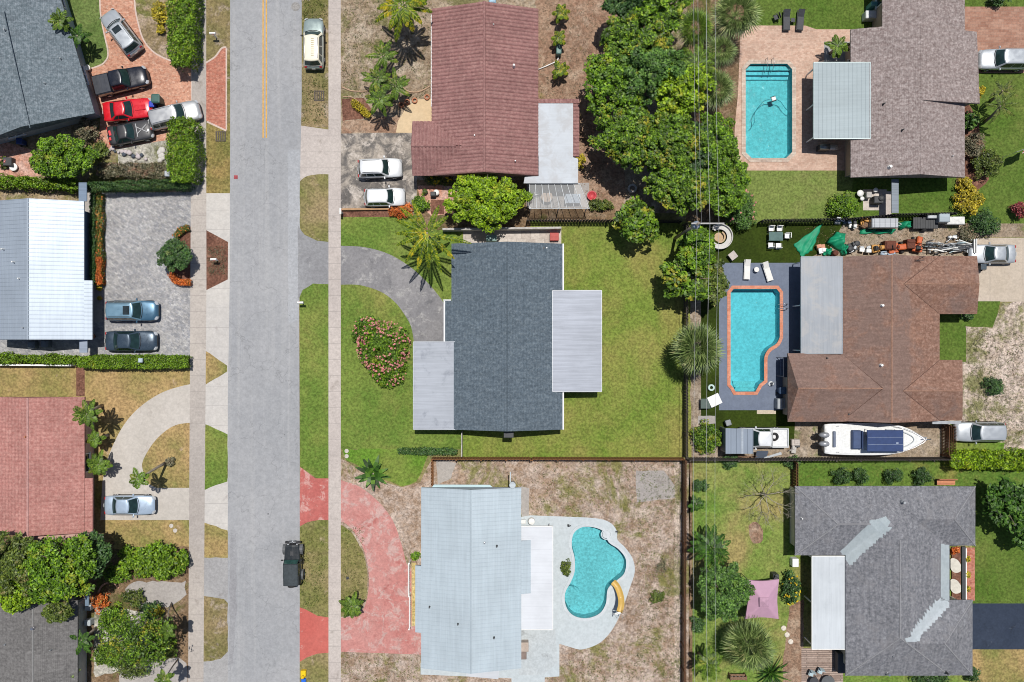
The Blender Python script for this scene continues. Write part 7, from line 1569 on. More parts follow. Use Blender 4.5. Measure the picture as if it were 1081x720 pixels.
# ------------------------------------------------------------------ garden furniture and clutter
def lounger(label, px, py, ang, frame, cush, group, L=1.95, W=.68):
    t = thing('sun_lounger', label, 'sun lounger', tuple(P(px, py))[:2]+(.012,), math.radians(ang), group)
    m = MB()
    for s in (-1, 1): m.box((0, s*(W/2-.03), .33), (L, .05, .06))
    m.box((L/2-.03, 0, .33), (.05, W-.12, .06)); m.box((-L/2+.03, 0, .33), (.05, W-.12, .06)); m.build('frame', frame, t, False, True)
    for x in (-L/2+.15, L/2-.15):
        for s in (-1, 1): q = MB(); q.box((x, s*(W/2-.03), .15), (.05, .05, .3)); q.build('leg', frame, t, False, True)
    m = MB(); m.bbox((-.3, 0, .39), (L*.66, W-.08, .07), .02); m.build('seat', cush, t, False, True)
    m = MB(); q = Matrix.Rotation(-.45, 3, 'Y'); m.box((L/2-.3, 0, .52), (.68, W-.08, .06), M=q); m.build('backrest', cush, t, False, True)
dkw = plain('lounger_dark', (.035, .038, .045), .6, var=.2, vs=6); wl = plain('lounger_white', (.66, .65, .62), .6, var=.08)
lounger('dark sun lounger left of the pair at the top edge', 829, 23, 90, DARK, dkw, 'dark loungers at the octagonal pool'); lounger('dark sun lounger right of the pair at the top edge', 843.5, 23, 86, DARK, dkw, 'dark loungers at the octagonal pool')
lounger('white upright sun lounger at the left on the blue deck', 787.5, 285, 88, WHITEPL, wl, 'white loungers on the blue deck', 1.9, .6); lounger('white slanted sun lounger at the right on the blue deck', 809, 287, 108, WHITEPL, wl, 'white loungers on the blue deck', 1.9, .6)
def chair(label, px, py, ang, mat, group, z=0.01, seatm=None):
    t = thing('garden_chair', label, 'chair', tuple(P(px, py))[:2]+(z,), math.radians(ang), group); m = MB(); m.bbox((0, 0, .43), (.5, .48, .05), .015); m.build('seat', seatm or mat, t, False, True)
    m = MB(); q = Matrix.Rotation(.2, 3, 'Y'); m.box((-.27, 0, .72), (.04, .48, .55), M=q); m.build('backrest', seatm or mat, t, False, True)
    for x in (-.2, .2):
        for s in (-1, 1): q = MB(); q.tube([(x, s*.21, .43), (x*1.1, s*.23, 0)], .02, 5); q.build('leg', mat, t, False, True)
    for s in (-1, 1): q = MB(); q.tube([(-.26, s*.26, .65), (.18, s*.27, .64), (.22, s*.25, .42)], .02, 5); q.build('armrest', mat, t, True, True)
GCH = 'white chairs around the garden table'
for x, y, a, l in ((812.5, 242, 270, 'white garden chair at the upper left of the table on the turf'), (821, 242, 270, 'white garden chair at the upper right of the table on the turf'), (812, 259.5, 90, 'white garden chair at the lower left of the table on the turf'), (820, 260, 90, 'white garden chair at the lower right of the table on the turf'), (829.5, 249.5, 180, 'white garden chair at the right end of the table on the turf')): chair(l, x, y, a, WHITEPL, GCH)
def table(label, px, py, L, W, h, top, leg, ang=0, round_=False, cat='table', name='garden_table', z=.01):
    t = thing(name, label, cat, tuple(P(px, py))[:2]+(z,), math.radians(ang)); m = MB()
    if round_: m.lathe((0, 0, h), [(L/2-.02, -.03), (L/2, -.01), (L/2-.02, .015), (.01, .02)], 20)
    else: m.bbox((0, 0, h), (L, W, .05), .012)
    m.build('tabletop', top, t, False, True)
    for x in (-1, 1):
        for s in (-1, 1): q = MB(); k = .33 if round_ else .42; q.tube([(x*L*k, s*W*k, h-.02), (x*L*k*1.04, s*W*k*1.04, 0)], .025, 5); q.build('leg', leg, t, False, True)
    return t
table('glass topped garden table between five white chairs', 816.5, 250.5, 1.35, .85, .72, plain('glass_top_green', (.10, .16, .15), .1), WHITEPL)
table('small round white side table between the white loungers', 797.3, 285, .5, .5, .45, wl, WHITEPL, 0, True, name='side_table'); table('tilted white square table below the ring bench', 772, 270.5, .72, .72, .6, plain('table_pale', ph(206, 196, 188), .7), WHITEPL, 38)
table('white square garden table on the turf beside the blue deck', 752.5, 422, 1.15, 1.05, .72, WHITEPL, GREYM, 25); table('green wire garden table beside the white square table', 743, 425.5, .95, .95, .7, plain('wire_table_green', (.06, .09, .08), .6), DARK)
table('small dark side table beside the dark sun loungers', 835.5, 23, .4, .4, .4, dkw, DARK, name='side_table'); chair('dark chair at the palm corner of the octagonal pool patio', 818, 20, 200, DARK, 'dark chairs at the octagonal pool', seatm=dkw)
chair('blue grey chair under the fan palm by the octagonal pool', 783, 31, 30, DARK, 'dark chairs at the octagonal pool', seatm=plain('sling_blue', (.12, .18, .28), .6))
m = MB(); m.ring((0, 0), .16, .32, .05, .30, 24); single('pool_ring', m, plain('ring_mint', ph(196, 222, 214), .4), 'pale ring lying on the turf above the white square table', 'ring', P(750.3, 409, .01))
t = thing('ring_bench', 'round white ring bench with a gap under the trees', 'bench', tuple(P(758.5, 250.5))); m = MB(); m.ring((0, 0), .72, 1.15, .36, .44, 40, -150, 130); m.build('seat', plain('bench_white', ph(214, 212, 208), .6, var=.1, vs=6), t, False, True)
m = MB(); m.ring((0, 0), 1.15, 1.22, .05, .72, 40, -150, 130); m.build('backrest', plain('bench_white', 0), t, False, True)
m = MB(); m.ring((0, 0), .45, .6, .3, .37, 30, -100, 60); m.cyl((0, 0), .45, .02, .1, 20); m.build('table_ring', plain('bench_tan', ph(206, 176, 140), .7), t, False, True)
for a in range(-140, 131, 45): q = MB(); q.box((.95*math.cos(math.radians(a)), .95*math.sin(math.radians(a)), .18), (.08, .08, .36)); q.build('leg', WHITEPL, t, False, True)
# red seat and white ring under the big trees
m = MB(); m.lathe((0, 0, 0), [(.05, 0), (.38, .05), (.48, .3), (.44, .36), (.34, .2), (.01, .14)], 18); single('red_tub', m, plain('tub_red', (.45, .05, .06), .5, var=.25, vs=6), 'red round tub on the dirt beside the screen roof', 'tub', P(624.5, 207, .01), smooth=True)
t = thing('tree_stump_planter', 'pale round planter in the shade of the mango trees', 'planter', tuple(P(667, 199.5))); m = MB(); m.ring((0, 0), .26, .44, 0, .4, 18); m.build('ring', CONC, t, False, True); m = MB(); m.cyl((0, 0), .26, 0, .28, 16); m.build('soil', plain('soil', (.2, .17, .14), .95), t, False, True)
t = thing('water_tank', 'small green tank with a white pipe beside the brown tile house', 'tank', tuple(P(589.5, 55))); m = MB(); m.bbox((0, 0, .45), (.5, .95, .9), .08); m.build('tank', plain('tank_green', (.10, .20, .18), .5), t, False, True)
m = MB(); m.tube([(0, -.5, .2), (-.1, -.9, .1), (-1.2, -1.4, .1), (-2.05, -1.75, .1)], .06, 6); m.build('pipe', WHITEPL, t, True, True)
m = MB(); m.bbox((0, 0, .35), (.7, .7, .7), .08); m.cyl((0, 0), .26, .7, .73, 16); single('air_conditioner', m, plain('ac_blue', (.25, .40, .52), .5), 'blue grey air conditioner at the top end of the brown tile roof', 'air conditioner', P(520, 2.5, .01))
m = MB(); m.bbox((0, 0, .35), (.55, .45, .7), .08); single('entry_stool', m, DARK, 'black box with a white lid at the entry of the brown tile house', 'box', P(458, 206, .02))
m = MB(); m.lathe((0, 0, 0), [(.25, 0), (.3, .4), (.22, .5), (.01, .5)], 14); single('white_urn', m, WHITEPL, 'white urn in the shade beside the entry mat', 'urn', P(461, 204, .02), smooth=True)
m = MB(); m.bbox((0, 0, .25), (.85, .75, .5), .03); m.box((0, 0, .52), (.7, .06, .05)); single('patio_table_box', m, plain('box_red', (.38, .06, .05), .6), 'red framed box at the right end of the centre house patio', 'box', P(585, 250.5, .02))
m = MB(); m.bbox((0, 0, .3), (1.0, .6, .6), .05); single('patio_cooler', m, plain('cooler_green', (.22, .33, .30), .6), 'green cooler at the top edge of the slate roof patio', 'cooler', P(519, 252, .02))
# bench, flag
t = thing('garden_bench', 'orange bench above the grey hip roof', 'bench', tuple(P(996, 508))); m = MB()
for i in range(4): m.box((0, -.2+.13*i, .45), (1.75, .11, .04))
m.build('seat', plain('bench_orange', ph(222, 150, 112), .7, var=.1, vs=5), t, False, True); m = MB(); m.box((0, .3, .75), (1.75, .05, .4)); m.build('backrest', plain('bench_orange', 0), t, False, True)
for x in (-.75, .75): q = MB(); q.box((x, 0, .22), (.08, .5, .42)); q.build('leg', DARK, t, False, True)
t = thing('flag_pole', 'slanted pole with a striped flag with a blue corner over the lawn', 'flag', tuple(P(1058, 166))); m = MB(); m.tube([(0, 0, 0), (.05, .0, 2.2), (.3, .1, 2.9)], .03, 6); m.build('pole', WHITEPL, t, False, True)
b = NB('flag_cloth'); u_ = b.axis(1); sep = b.math('MODULO', b.math('ADD', b.math('MULTIPLY', u_, 1), 10.0), .19); st = b.math('LESS_THAN', sep, .095); c_ = b.mix(st, (.72, .70, .70), (.55, .08, .10)); M_flag = b.done(c_, .8)
m = MB(); A = [(0.35+.25*i, .1+.10*i+.05*math.sin(i*1.5), 2.75-.05*i+.06*math.cos(i*1.9)) for i in range(7)]
m.loft([[(x-.12, y-.42, z-.25), (x-.05, y-.14, z-.05), (x, y+.14, z+.02), (x+.06, y+.42, z-.05)] for x, y, z in A], closed=False); fl_ = m.build('flag', M_flag, t, True, True)
m = MB(); m.loft([[(x-.0, y+.10, z+.03), (x+.065, y+.43, z-.02)] for x, y, z in A[:4]], closed=False); m.build('blue_field', plain('flag_blue', (.06, .09, .28), .8), fl_, True, True)
# pink canopy
t = thing('canopy_tent', 'pale pink square canopy tent on the back lawn', 'canopy', tuple(P(804, 632))); pk = plain('canopy_pink', ph(206, 164, 188), .8, var=.05, vs=2)
q = [P(x, y, 2.3)-P(804, 632) for x, y in ((789.5, 612.5), (822.5, 611.5), (822, 653.5), (787, 653.5))]; top = P(807, 636, 3.1)-P(804, 632); m = MB(); k = 8; R = []
for j in range(5):
    f = j/4*.82; R.append([(q[i].lerp(q[(i+1) % 4], s/k).lerp(top, f)+Vector((0, 0, -.10*math.sin(math.pi*s/k)*(1-f)))-(q[i].lerp(q[(i+1) % 4], s/k)-top).normalized()*0.16*math.sin(math.pi*s/k)*(1-f)*1.0) for i in range(4) for s in range(k)])
m.loft(R, False, True); m.build('roof', pk, t, True, True)
m = MB(); R2 = [[p*1.0+Vector((0, 0, z)) for p in R[0]] for z in (0, -.22)]; m.loft(R2); m.build('valance', pk, t, True, True)
m = MB(); s_ = [top+Vector((x*.45, y*.45, -.02)) for x, y in ((-1, 1), (1, 1), (1, -1), (-1, -1))]; tt = top+Vector((0, 0, .16)); m.add(s_+[tt], [(0, 1, 4), (1, 2, 4), (2, 3, 4), (3, 0, 4)]); m.build('vent_cap', plain('canopy_pink_cap', ph(196, 156, 178), .8), t, False, True)
for p in q: m = MB(); m.tube([p+Vector((0, 0, -.02)), Vector((p.x, p.y, 0))], .035, 6); m.build('post', DARK, t, True, True)
table('low table under the pink canopy tent', 806, 636, 1.3, .8, .6, WOODB, DARK); m = MB(); m.bbox((0, 0, .5), (.55, .5, 1.0), .06); m.cyl((0, .1), .2, 1.0, 1.15, 12); single('barbecue', m, DARK, 'dark grill behind the pink canopy tent', 'grill', P(816, 606, .01))
# deck set by the grey hip roof
for x, y, l in ((854.5, 709, 'pale blue cushioned armchair at the left of the wooden deck'), (864, 706.5, 'pale blue cushioned armchair at the right of the wooden deck')): chair(l, x, y, 250, DARK, 'deck armchairs', .02, plain('cushion_pale', ph(190, 212, 220), .7))
table('round dark table on the wooden deck at the bottom edge', 857, 717, .9, .9, .6, plain('table_dark', (.06, .06, .065), .3), DARK, 0, True, z=.02); table('dark round fire table on the wooden deck', 872, 718, 1.3, 1.3, .5, plain('table_slate', (.10, .105, .11), .4), DARK, 0, True, z=.02)
m = MB(); m.bbox((0, 0, .5), (.95, 1.9, 1.0), .05); single('spa_cover', m, plain('spa_navy', (.05, .06, .075), .6), 'dark covered hot tub beside the grey hip roof', 'hot tub', P(885.5, 696, .012))
# front porch railing of the pale blue metal roof house
t = thing('porch_railing', 'white porch railing in front of the pale blue metal roof', 'railing', tuple(P(433.5, 626)))
for k, (y0, y1) in enumerate(((-3.15, -.02), (.02, 3.1))):
    m = MB(); x = -.1 if k else 0
    for z in (.5, .95): m.box((x, (y0+y1)/2, z), (.07, y1-y0, .07))
    n = 16
    for i in range(n+1): m.box((x, lerp(y0, y1, i/n), .5), (.035, .035, .95))
    m.build('railing_panel', WHITEP, t, False, True)
for y in (-3.15, 0, 3.15): m = MB(); m.box((-.02, y, .55), (.13, .13, 1.1)); m.build('post', WHITEP, t, False, True)
sheet('gravel_bed', rect(434.5, 594, 439, 661), 4.2, dirt('yellow_gravel', ph(186, 164, 104), ph(210, 190, 130), ph(226, 210, 160), .4))
m = MB(); m.bbox((0, 0, .4), (.8, .9, .8), .04); m.cyl((0, 0), .32, .8, .84, 16); single('air_conditioner', m, plain('ac_tan', (.40, .33, .28), .6), 'tan air conditioner between the carport and the stained patio', 'air conditioner', P(553.5, 680, .01))
m = MB(); m.bbox((0, 0, .35), (.6, .8, .7), .04); m.cyl((.0, .75), .25, 0, .7, 14); single('pool_pump', m, plain('pump_brown', (.20, .15, .13), .6), 'brown pool pump set beside the lower metal roof edge', 'pool pump', P(552.5, 689, .01))
m = MB(); m.lathe((0, 0, 0), [(.3, 0), (.36, .35), (.3, .7), (.05, .75)], 14); m.bbox((-.8, -.1, .2), (.5, .4, .4), .05); single('pool_filter', m, WHITEPL, 'white pool filter at the top corner of the white deck', 'pool filter', P(561, 549, .02), smooth=False)
m = MB(); m.tube([(0, 0, 0), (.0, 0, .5), (.2, .1, .6)], .05, 6); m.bbox((0, 0, .05), (.2, .2, .1), .02); single('deck_spout', m, DARK, 'small dark spout at the upper rim of the white pool deck', 'spout', P(600, 554.5, .02)); m = MB(); m.bbox((0, 0, .1), (.24, .12, .2), .02); single('deck_light', m, DARK, 'small dark box at the right rim of the white pool deck', 'box', P(651, 561, .02))
m = MB(); m.tube([(0, 0, 0), (0, 0, .5), (.25, .05, .55)], .03, 6); m.bbox((0, 0, .04), (.25, .25, .08), .02); single('sprinkler', m, DARK, 'black sprinkler on the island between the red drives', 'sprinkler', P(367, 610, .01))
# top right shaded utility corner, grill
m = MB(); m.bbox((0, 0, .45), (1.05, .75, .9), .05); m.cyl((0, 0), .3, .9, .94, 16); single('air_conditioner', m, plain('ac_pale', (.55, .57, .58), .5), 'pale air conditioner in the notch of the taupe roof', 'air conditioner', P(915.5, 19, .01)); m = MB(); m.bbox((0, 0, .6), (1.3, .4, 1.2), .05); single('utility_cabinet', m, plain('cabinet_teal', (.10, .28, .28), .5), 'teal cabinet in the notch of the taupe roof at the top edge', 'cabinet', P(921, 9, .01))
t = thing('gas_grill', 'dark gas grill with side shelf at the lower end of the teal patio roof', 'grill', tuple(P(872, 157.5))); m = MB(); m.bbox((-.5, 0, .45), (.9, .55, .9), .05); m.build('cabinet', DARK, t, False, True); m = MB(); m.loft([[(x, .27*math.cos(a), .9+.24*math.sin(a)) for a in [math.pi*i/8 for i in range(9)]] for x in (-.95, -.05)], True, True); m.build('hood', plain('grill_steel', (.2, .21, .22), .35, .6), t, True, True)
m = MB(); m.bbox((.45, 0, .85), (.8, .5, .06), .02); m.bbox((.45, 0, .4), (.7, .45, .75), .03); m.build('side_shelf', CHROME, t, False, True)
# patio cooler set near the walkway below the taupe roof
for i, (x, y, r, l) in enumerate(((906, 205, .32, 'round white table top at the left of the shaded patio'), (908, 210.5, .2, 'small white round stool below the white table top'), (922, 201.5, .22, 'white round pot at the top of the shaded patio'))):
    m = MB(); m.lathe((0, 0, 0), [(.12, 0), (.1, .4), (r, .44), (r, .5), (.01, .5)], 16); single('round_table', m, WHITEPL, l, 'table', P(x, y, .01), 'white round tables at the shaded patio', True)
sheet('patio', rect(911, 200, 936, 222), 3.2, M_patio_f); sheet('patio', rect(928, 202, 941, 229), 3.6, M_walk_r)
m = MB(); m.bbox((0, 0, .5), (.9, .7, 1.0), .06); m.lathe((.2, .1, 1.0), [(.28, 0), (.25, .15), (.1, .24), (.01, .25)], 12); single('barbecue', m, DARK, 'black kettle grill on the shaded patio below the taupe roof', 'grill', P(923, 212.5, .02))
m = MB(); m.bbox((0, 0, .4), (.5, .55, .8), .05); single('planter_box', m, CONC, 'grey planter box on the shaded patio below the taupe roof', 'planter', P(914, 207, .02))
# metal shed at the fence corner
t = thing('metal_shed', 'small grey metal shed roof over the nose of the white pickup', 'shed', tuple(P(778, 464))); A, B, C, D = [P(x, y, z)-P(778, 464) for x, y, z in ((766, 452, 2.3), (795, 453, 2.3), (795, 479, 2.3), (766, 479, 2.3))]; r0, r1 = (D+C)/2, (A+B)/2
m = MB(); slab(m, [D, C, B, A], .08); ribs(m, A, B, C, D, .5, .05, .06); m.build('roof', metal('shed_metal', ph(138, 150, 166), .5, .25, .07, 1, ph(160, 168, 178), .2), t, False, True)
m = MB(); mx_ = (A.lerp(B, .6)+D.lerp(C, .6))/2; m.box((mx_.x, mx_.y, 2.34), (.2, A.y-D.y-.05, .05)); m.build('skylight_strip', metal('shed_strip', ph(166, 176, 188), .5, .2), t, False, True)
for p in (A, D): 
    m = MB(); m.box((p.x+.1, p.y+(-.12 if p is A else .12), 1.1), (.1, .1, 2.2)); m.build('post', GREYM, t, False, True)
m = MB(); m.box((A.x+.06, (A.y+D.y)/2, 1.1), (.06, A.y-D.y-.4, 2.2)); m.build('back_wall', metal('shed_wall', ph(120, 130, 144), .5, .25), t, False, True)
for i, (x, y, l, ca) in enumerate(((800, 481, 'long board leaning along the fence below the shed', .2), (814, 481, 'second board leaning along the fence beside the first', .25), (787, 482, 'short board at the foot of the fence below the shed', -.1))):
    m = MB(); m.box((0, 0, .3), (1.9, .16, .05), ca); m.box((0, .12, .5), (1.7, .12, .04), ca+.06); single('board_stack', m, WOODB if i != 1 else GREYM, l, 'boards', P(x, y, .02), 'boards along the fence')
m = MB(); m.box((0, 0, .6), (1.1, .9, .05), M=Matrix.Rotation(.6, 3, 'X')); single('metal_sheet', m, metal('sheet_metal', ph(122, 134, 154), .5, .3), 'blue grey metal sheet leaning at the fence below the shed', 'metal sheet', P(802, 479, .02))
# dark stand and steps by the blue deck
m = MB(); m.bbox((0, 0, .5), (.5, 1.0, 1.0), .05); m.bbox((.52, 0, .35), (.42, 1.0, .7), .05); single('storage_chest', m, plain('chest_grey', (.30, .32, .34), .6), 'grey and dark storage chest at the corner of the blue deck', 'chest', P(820, 425.5, .015))
t = thing('patio_swing', 'dark framed patio swing seat against the brown wing', 'swing seat', tuple(P(825, 387))); m = MB(); m.bbox((0, 0, .5), (.6, 1.6, .12), .04); m.build('seat', plain('swing_blue', (.08, .10, .16), .7), t, False, True); m = MB(); m.bbox((.32, 0, .8), (.12, 1.6, .6), .04); m.build('backrest', plain('swing_blue', 0), t, False, True)
for y in (-.9, .9): m = MB(); m.tube([(-.5, y, 0), (0, y, 1.7), (.5, y, 0)], .035, 6); m.build('frame', GREYM, t, True, True)
m = MB(); m.box((0, 0, 1.78), (.9, 1.9, .05)); m.build('shade', plain('swing_shade', (.04, .05, .075), .7), t, False, True)
m = MB(); m.tube([(0, 0, 0), (0, 0, 1.0), (.1, .3, 1.1)], .03, 6); m.ring((0, 0), .1, .25, 0, .1, 16); m.bbox((.1, 0, .3), (.2, .3, .4), .04); single('hose_reel', m, GREYM, 'hose reel on the blue deck beside the keyhole pool', 'hose reel', P(813.5, 405, .015))
# ------------------------------------------------------------------ scrap yard
def tarp(label, pts, h, seed, mat, amp=.16, flat=False):
    """draped sheet: quad corners in pixels"""
    rng = np.random.default_rng(seed); n = 14; Q = [P(*p) for p in pts]; c = sum(Q, Vector())/4; m = MB(); vs = []; a = rng.uniform(0, 6, 6); f = rng.uniform(2.5, 7, 6)
    for j in range(n+1):
        for i in range(n+1):
            u, v = i/n, j/n; p = Q[0].lerp(Q[1], u).lerp(Q[3].lerp(Q[2], u), v)-c; e = min(u, 1-u, v, 1-v)*4
            z = h*min(1, e)**.6+amp*(math.sin(f[0]*u*2+a[0])*math.sin(f[1]*v*2+a[1])+.5*math.sin(f[2]*(u+v)*2+a[2])+.35*math.sin(f[3]*(u-v)*3+a[3]))*min(1, e+.25)+.09
            vs.append((p.x+.05*math.sin(f[4]*v*3+a[4]), p.y+.05*math.sin(f[5]*u*3+a[5]), max(.03, z)))
    m.add(vs, [(j*(n+1)+i, (j+1)*(n+1)+i, (j+1)*(n+1)+i+1, j*(n+1)+i+1) for j in range(n) for i in range(n)])
    o = single('tarp', m, mat, label, 'tarp', c, 'green tarps in the work yard', True); md = o.modifiers.new('thickness', 'SOLIDIFY'); md.thickness = .01
M_tarp = plain('tarp_green', ph(24, 160, 116), .6, var=.14, vs=2.5)
tarp('large flat green tarp at the corner of the turf beside the grey patio roof', [(837, 258), (868, 235.5), (857, 264), (846, 271.5)], .05, 1, M_tarp, .05); tarp('crumpled green tarp heap above the grey patio roof', [(871, 256), (882, 245), (892, 247), (890, 268)], .7, 2, M_tarp, .2); tarp('small green tarp at the foot of the crumpled heap', [(868, 262), (878, 262), (878, 270), (868, 270)], .3, 3, M_tarp, .15)
tarp('green tarp under the long silver trailer box', [(908, 242), (946, 242), (941, 247), (907, 247)], .2, 4, M_tarp, .08); tarp('green tarp bundle right of the long silver trailer box', [(946, 235), (961, 233), (962, 240), (948, 243)], .5, 5, M_tarp, .18); tarp('narrow green tarp over the barrels beside the heap', [(886, 258), (893, 258), (892, 270), (887, 270)], .6, 6, M_tarp, .18)
t = thing('cargo_trailer', 'long silver trailer box beside the fence in the work yard', 'trailer', tuple(P(928.5, 237.5))); m = MB(); m.bbox((-.1, 0, .95), (2.55, .95, .9), .06)
for i in range(5): m.bbox((-1.1+.5*i, 0, 1.42), (.06, .9, .05), .01)
m.build('box', metal('trailer_silver', ph(176, 180, 186), .4, .4), t, False, True); m = MB(); m.tube([(1.2, .3, .45), (2.0, 0, .45), (1.2, -.3, .45)], .05, 5); m.build('tow_bar', GREYM, t, True, True)
for s in (-1, 1): m = MB(); n = 14; ring = lambda y, r: [(-.2+r*math.cos(2*math.pi*i/n), y, .3+r*math.sin(2*math.pi*i/n)) for i in range(n)]; m.loft([ring(s*.46, .3), ring(s*.62, .3)], True, True); m.build('wheel', RUB, t, True, True)
def jumble(label, name, cat, px, py, mats, seed, L=1.0, W=.7, h=.8, n=7, tubes=4, group=None, ang=0):
    """a machine or pile built from bevelled boxes, drums and bars; child parts per material"""
    r = random.Random(seed); t = thing(name, label, cat, tuple(P(px, py))[:2]+(.01,), ang, group)
    for k, (pn, mt) in enumerate(mats):
        m = MB()
        for i in range(max(2, n//len(mats))):
            z = r.uniform(.12, h); d = (r.uniform(.2, .5)*L, r.uniform(.25, .6)*W, r.uniform(.1, .35)*h+.08); z = max(z, d[2]/2+.01); m.bbox((r.uniform(-.36, .36)*L, r.uniform(-.32, .32)*W, z), d, min(d)*.15, r.uniform(-.4, .4))
        for i in range(max(1, tubes//len(mats))):
            x, y = r.uniform(-.4, .4)*L, r.uniform(-.4, .4)*W; m.tube([(x, y, .05), (x+r.uniform(-.3, .3), y+r.uniform(-.3, .3), h*.6), (x+r.uniform(-.4, .4)*L, y+r.uniform(-.3, .3)*W, h*r.uniform(.6, 1.15))], .03, 5)
        m.build(pn, mt, t, False, True)
    return t
ORG = plain('machine_orange', ph(216, 106, 56), .5, var=.18, vs=5); ORG2 = plain('machine_amber', ph(216, 160, 84), .6, var=.18, vs=5); BRN = plain('rust_brown', ph(110, 62, 46), .8, var=.3, vs=6)
def mower(label, px, py, ang, mat, L=1.5, W=1.0, seed=0):
    t = thing('garden_tractor', label, 'garden tractor', tuple(P(px, py))[:2]+(.01,), ang, 'orange machines in the work yard'); m = MB(); m.bbox((L*.25, 0, .65), (L*.45, W*.5, .4), .08); m.build('hood', mat, t, False, True); m = MB(); m.bbox((-L*.2, 0, .45), (L*.6, W*.85, .16), .06); m.bbox((-L*.34, 0, .62), (L*.3, W*.95, .12), .05); m.build('fender_deck', mat, t, False, True)
    m = MB(); m.bbox((-L*.25, 0, .75), (.4, .45, .12), .04); m.bbox((-L*.38, 0, .92), (.1, .45, .35), .04); m.build('seat', BLACK, t, False, True); m = MB(); m.tube([(.05, 0, .7), (-.1, 0, 1.0)], .025, 5); m.ring((-.1, 0), .13, .17, 1.0, 1.03, 16); m.build('steering_wheel', BLACK, t, False, True)
    for x, r_ in ((L*.35, .18), (-L*.3, .26)):
        for s in (-1, 1): m = MB(); n = 14; ring = lambda y, q: [(x+q*math.cos(2*math.pi*i/n), y, r_+q*math.sin(2*math.pi*i/n)) for i in range(n)]; m.loft([ring(s*W*.34, r_), ring(s*W*.5, r_)], True, True); m.build('wheel', RUB, t, True, True)
mower('orange garden tractor with a flat hood above the brown roof', 944, 262, 0.1, ORG, 1.7, 1.1); mower('orange garden tractor beside the metal scrap pile', 966, 258.5, 1.4, ORG, 1.5, 1.0); mower('small amber garden tractor beside the orange ones', 925, 262.5, .15, ORG2, 1.4, .8)
m = MB(); m.bbox((0, 0, .5), (1.1, .85, .9), .05); m.bbox((0, 0, .98), (.9, .7, .06), .02); single('rusty_bin', m, BRN, 'rust brown steel bin between the orange machines', 'bin', P(935.5, 260, .01)); m = MB(); m.bbox((0, 0, .45), (.8, .9, .85), .05); m.box((0, .2, .93), (.7, .08, .08)); single('rusty_bin', m, BRN, 'rust brown crate left of the right orange tractor', 'crate', P(957.5, 258.5, .01))
GJ = 'clutter in the work yard'
jumble('grey motor scrap beside the black barrels', 'scrap_heap', 'scrap', 898, 262, [('grey_parts', GREYM), ('black_parts', DARK)], 11, 1.3, .9, .8, 10, 5, GJ); jumble('white appliance scrap left of the amber tractor', 'scrap_heap', 'scrap', 912.5, 264, [('white_parts', WHITEPL), ('grey_parts', GREYM)], 12, 1.2, .7, .7, 9, 3, GJ); jumble('blue grey scrap in front of the orange machines', 'scrap_heap', 'scrap', 935, 267.5, [('blue_parts', plain('scrap_blue', (.30, .38, .48), .5)), ('grey_parts', GREYM)], 13, 1.6, .5, .5, 9, 2, GJ)
jumble('white and dark wheelbarrow junk near the dark fence', 'junk_pile', 'junk', 898.5, 237.5, [('white_parts', WHITEPL), ('dark_parts', DARK)], 14, .9, .8, .7, 7, 3, GJ); jumble('slate blue machine against the dark fence', 'junk_pile', 'junk', 887.5, 233.5, [('blue_parts', plain('scrap_slate', (.10, .14, .22), .5)), ('pale_parts', GREYM)], 15, 1.6, .6, .7, 8, 2, GJ)
jumble('amber wooden junk left of the silver trailer box', 'junk_pile', 'junk', 909.5, 234.5, [('amber_parts', ORG2), ('brown_parts', WOODB)], 16, .9, 1.3, .8, 9, 4, GJ); jumble('peach coloured buckets and rags beside the tarp heap', 'junk_pile', 'junk', 865.5, 262.5, [('peach_parts', plain('peach', ph(222, 160, 130), .7)), ('white_parts', WHITEPL)], 17, .9, .9, .5, 8, 2, GJ)
for i, (x, y, l) in enumerate(((894.5, 263.5, 'black barrel left of the scrap heap'), (901.5, 258, 'black barrel above the scrap heap'), (879, 268, 'brown barrel below the tarp heap'))): m = MB(); m.lathe((0, 0, 0), [(.26, 0), (.29, .08), (.27, .42), (.29, .45), (.27, .8), (.22, .86), (.01, .84)], 14); single('barrel', m, DARK if i < 2 else BRN, l, 'barrel', P(x, y, .01), 'barrels in the work yard', True)
# long metal scrap pile: rack with pipes and ladders
t = thing('scrap_rack', 'long rack heaped with pipes and metal frames behind the silver sedan', 'scrap rack', tuple(P(998, 261))); r = random.Random(21)
for pn, mt, n in (('white_pipes', WHITEPL, 16), ('grey_pipes', GREYM, 18), ('blue_frames', plain('scrap_pale_blue', (.36, .48, .52), .5), 10), ('dark_pipes', DARK, 14)):
    m = MB()
    for i in range(n):
        a = r.gauss(0, .28); L = r.uniform(.6, 2.2); x, y, z = r.uniform(-1.7, 1.7), r.uniform(-.45, .45), r.uniform(.35, 1.0); dx, dy = math.cos(a)*L/2, math.sin(a)*L/2*.7; m.tube([(x-dx, y-dy, z+r.uniform(-.12, .12)), (x+dx, y+dy, z+r.uniform(-.12, .12))], r.uniform(.025, .06), 5)
        if i % 4 == 0: m.bbox((x, y, z), (r.uniform(.3, .9), .12, .06), .01, a)
    m.build(pn, mt, t, False, True)
for x in (-1.8, 1.8): m = MB(); m.box((x, 0, .3), (.08, 1.2, .6)); m.box((x, .55, .75), (.08, .08, 1.1)); m.build('stand', GREYM, t, False, True)
m = MB(); m.box((2.35, 0, .7), (.08, 1.35, 1.0)); m.box((2.3, 0, .95), (.2, 1.3, .06)); m.build('end_frame', WHITEPL, t, False, True)
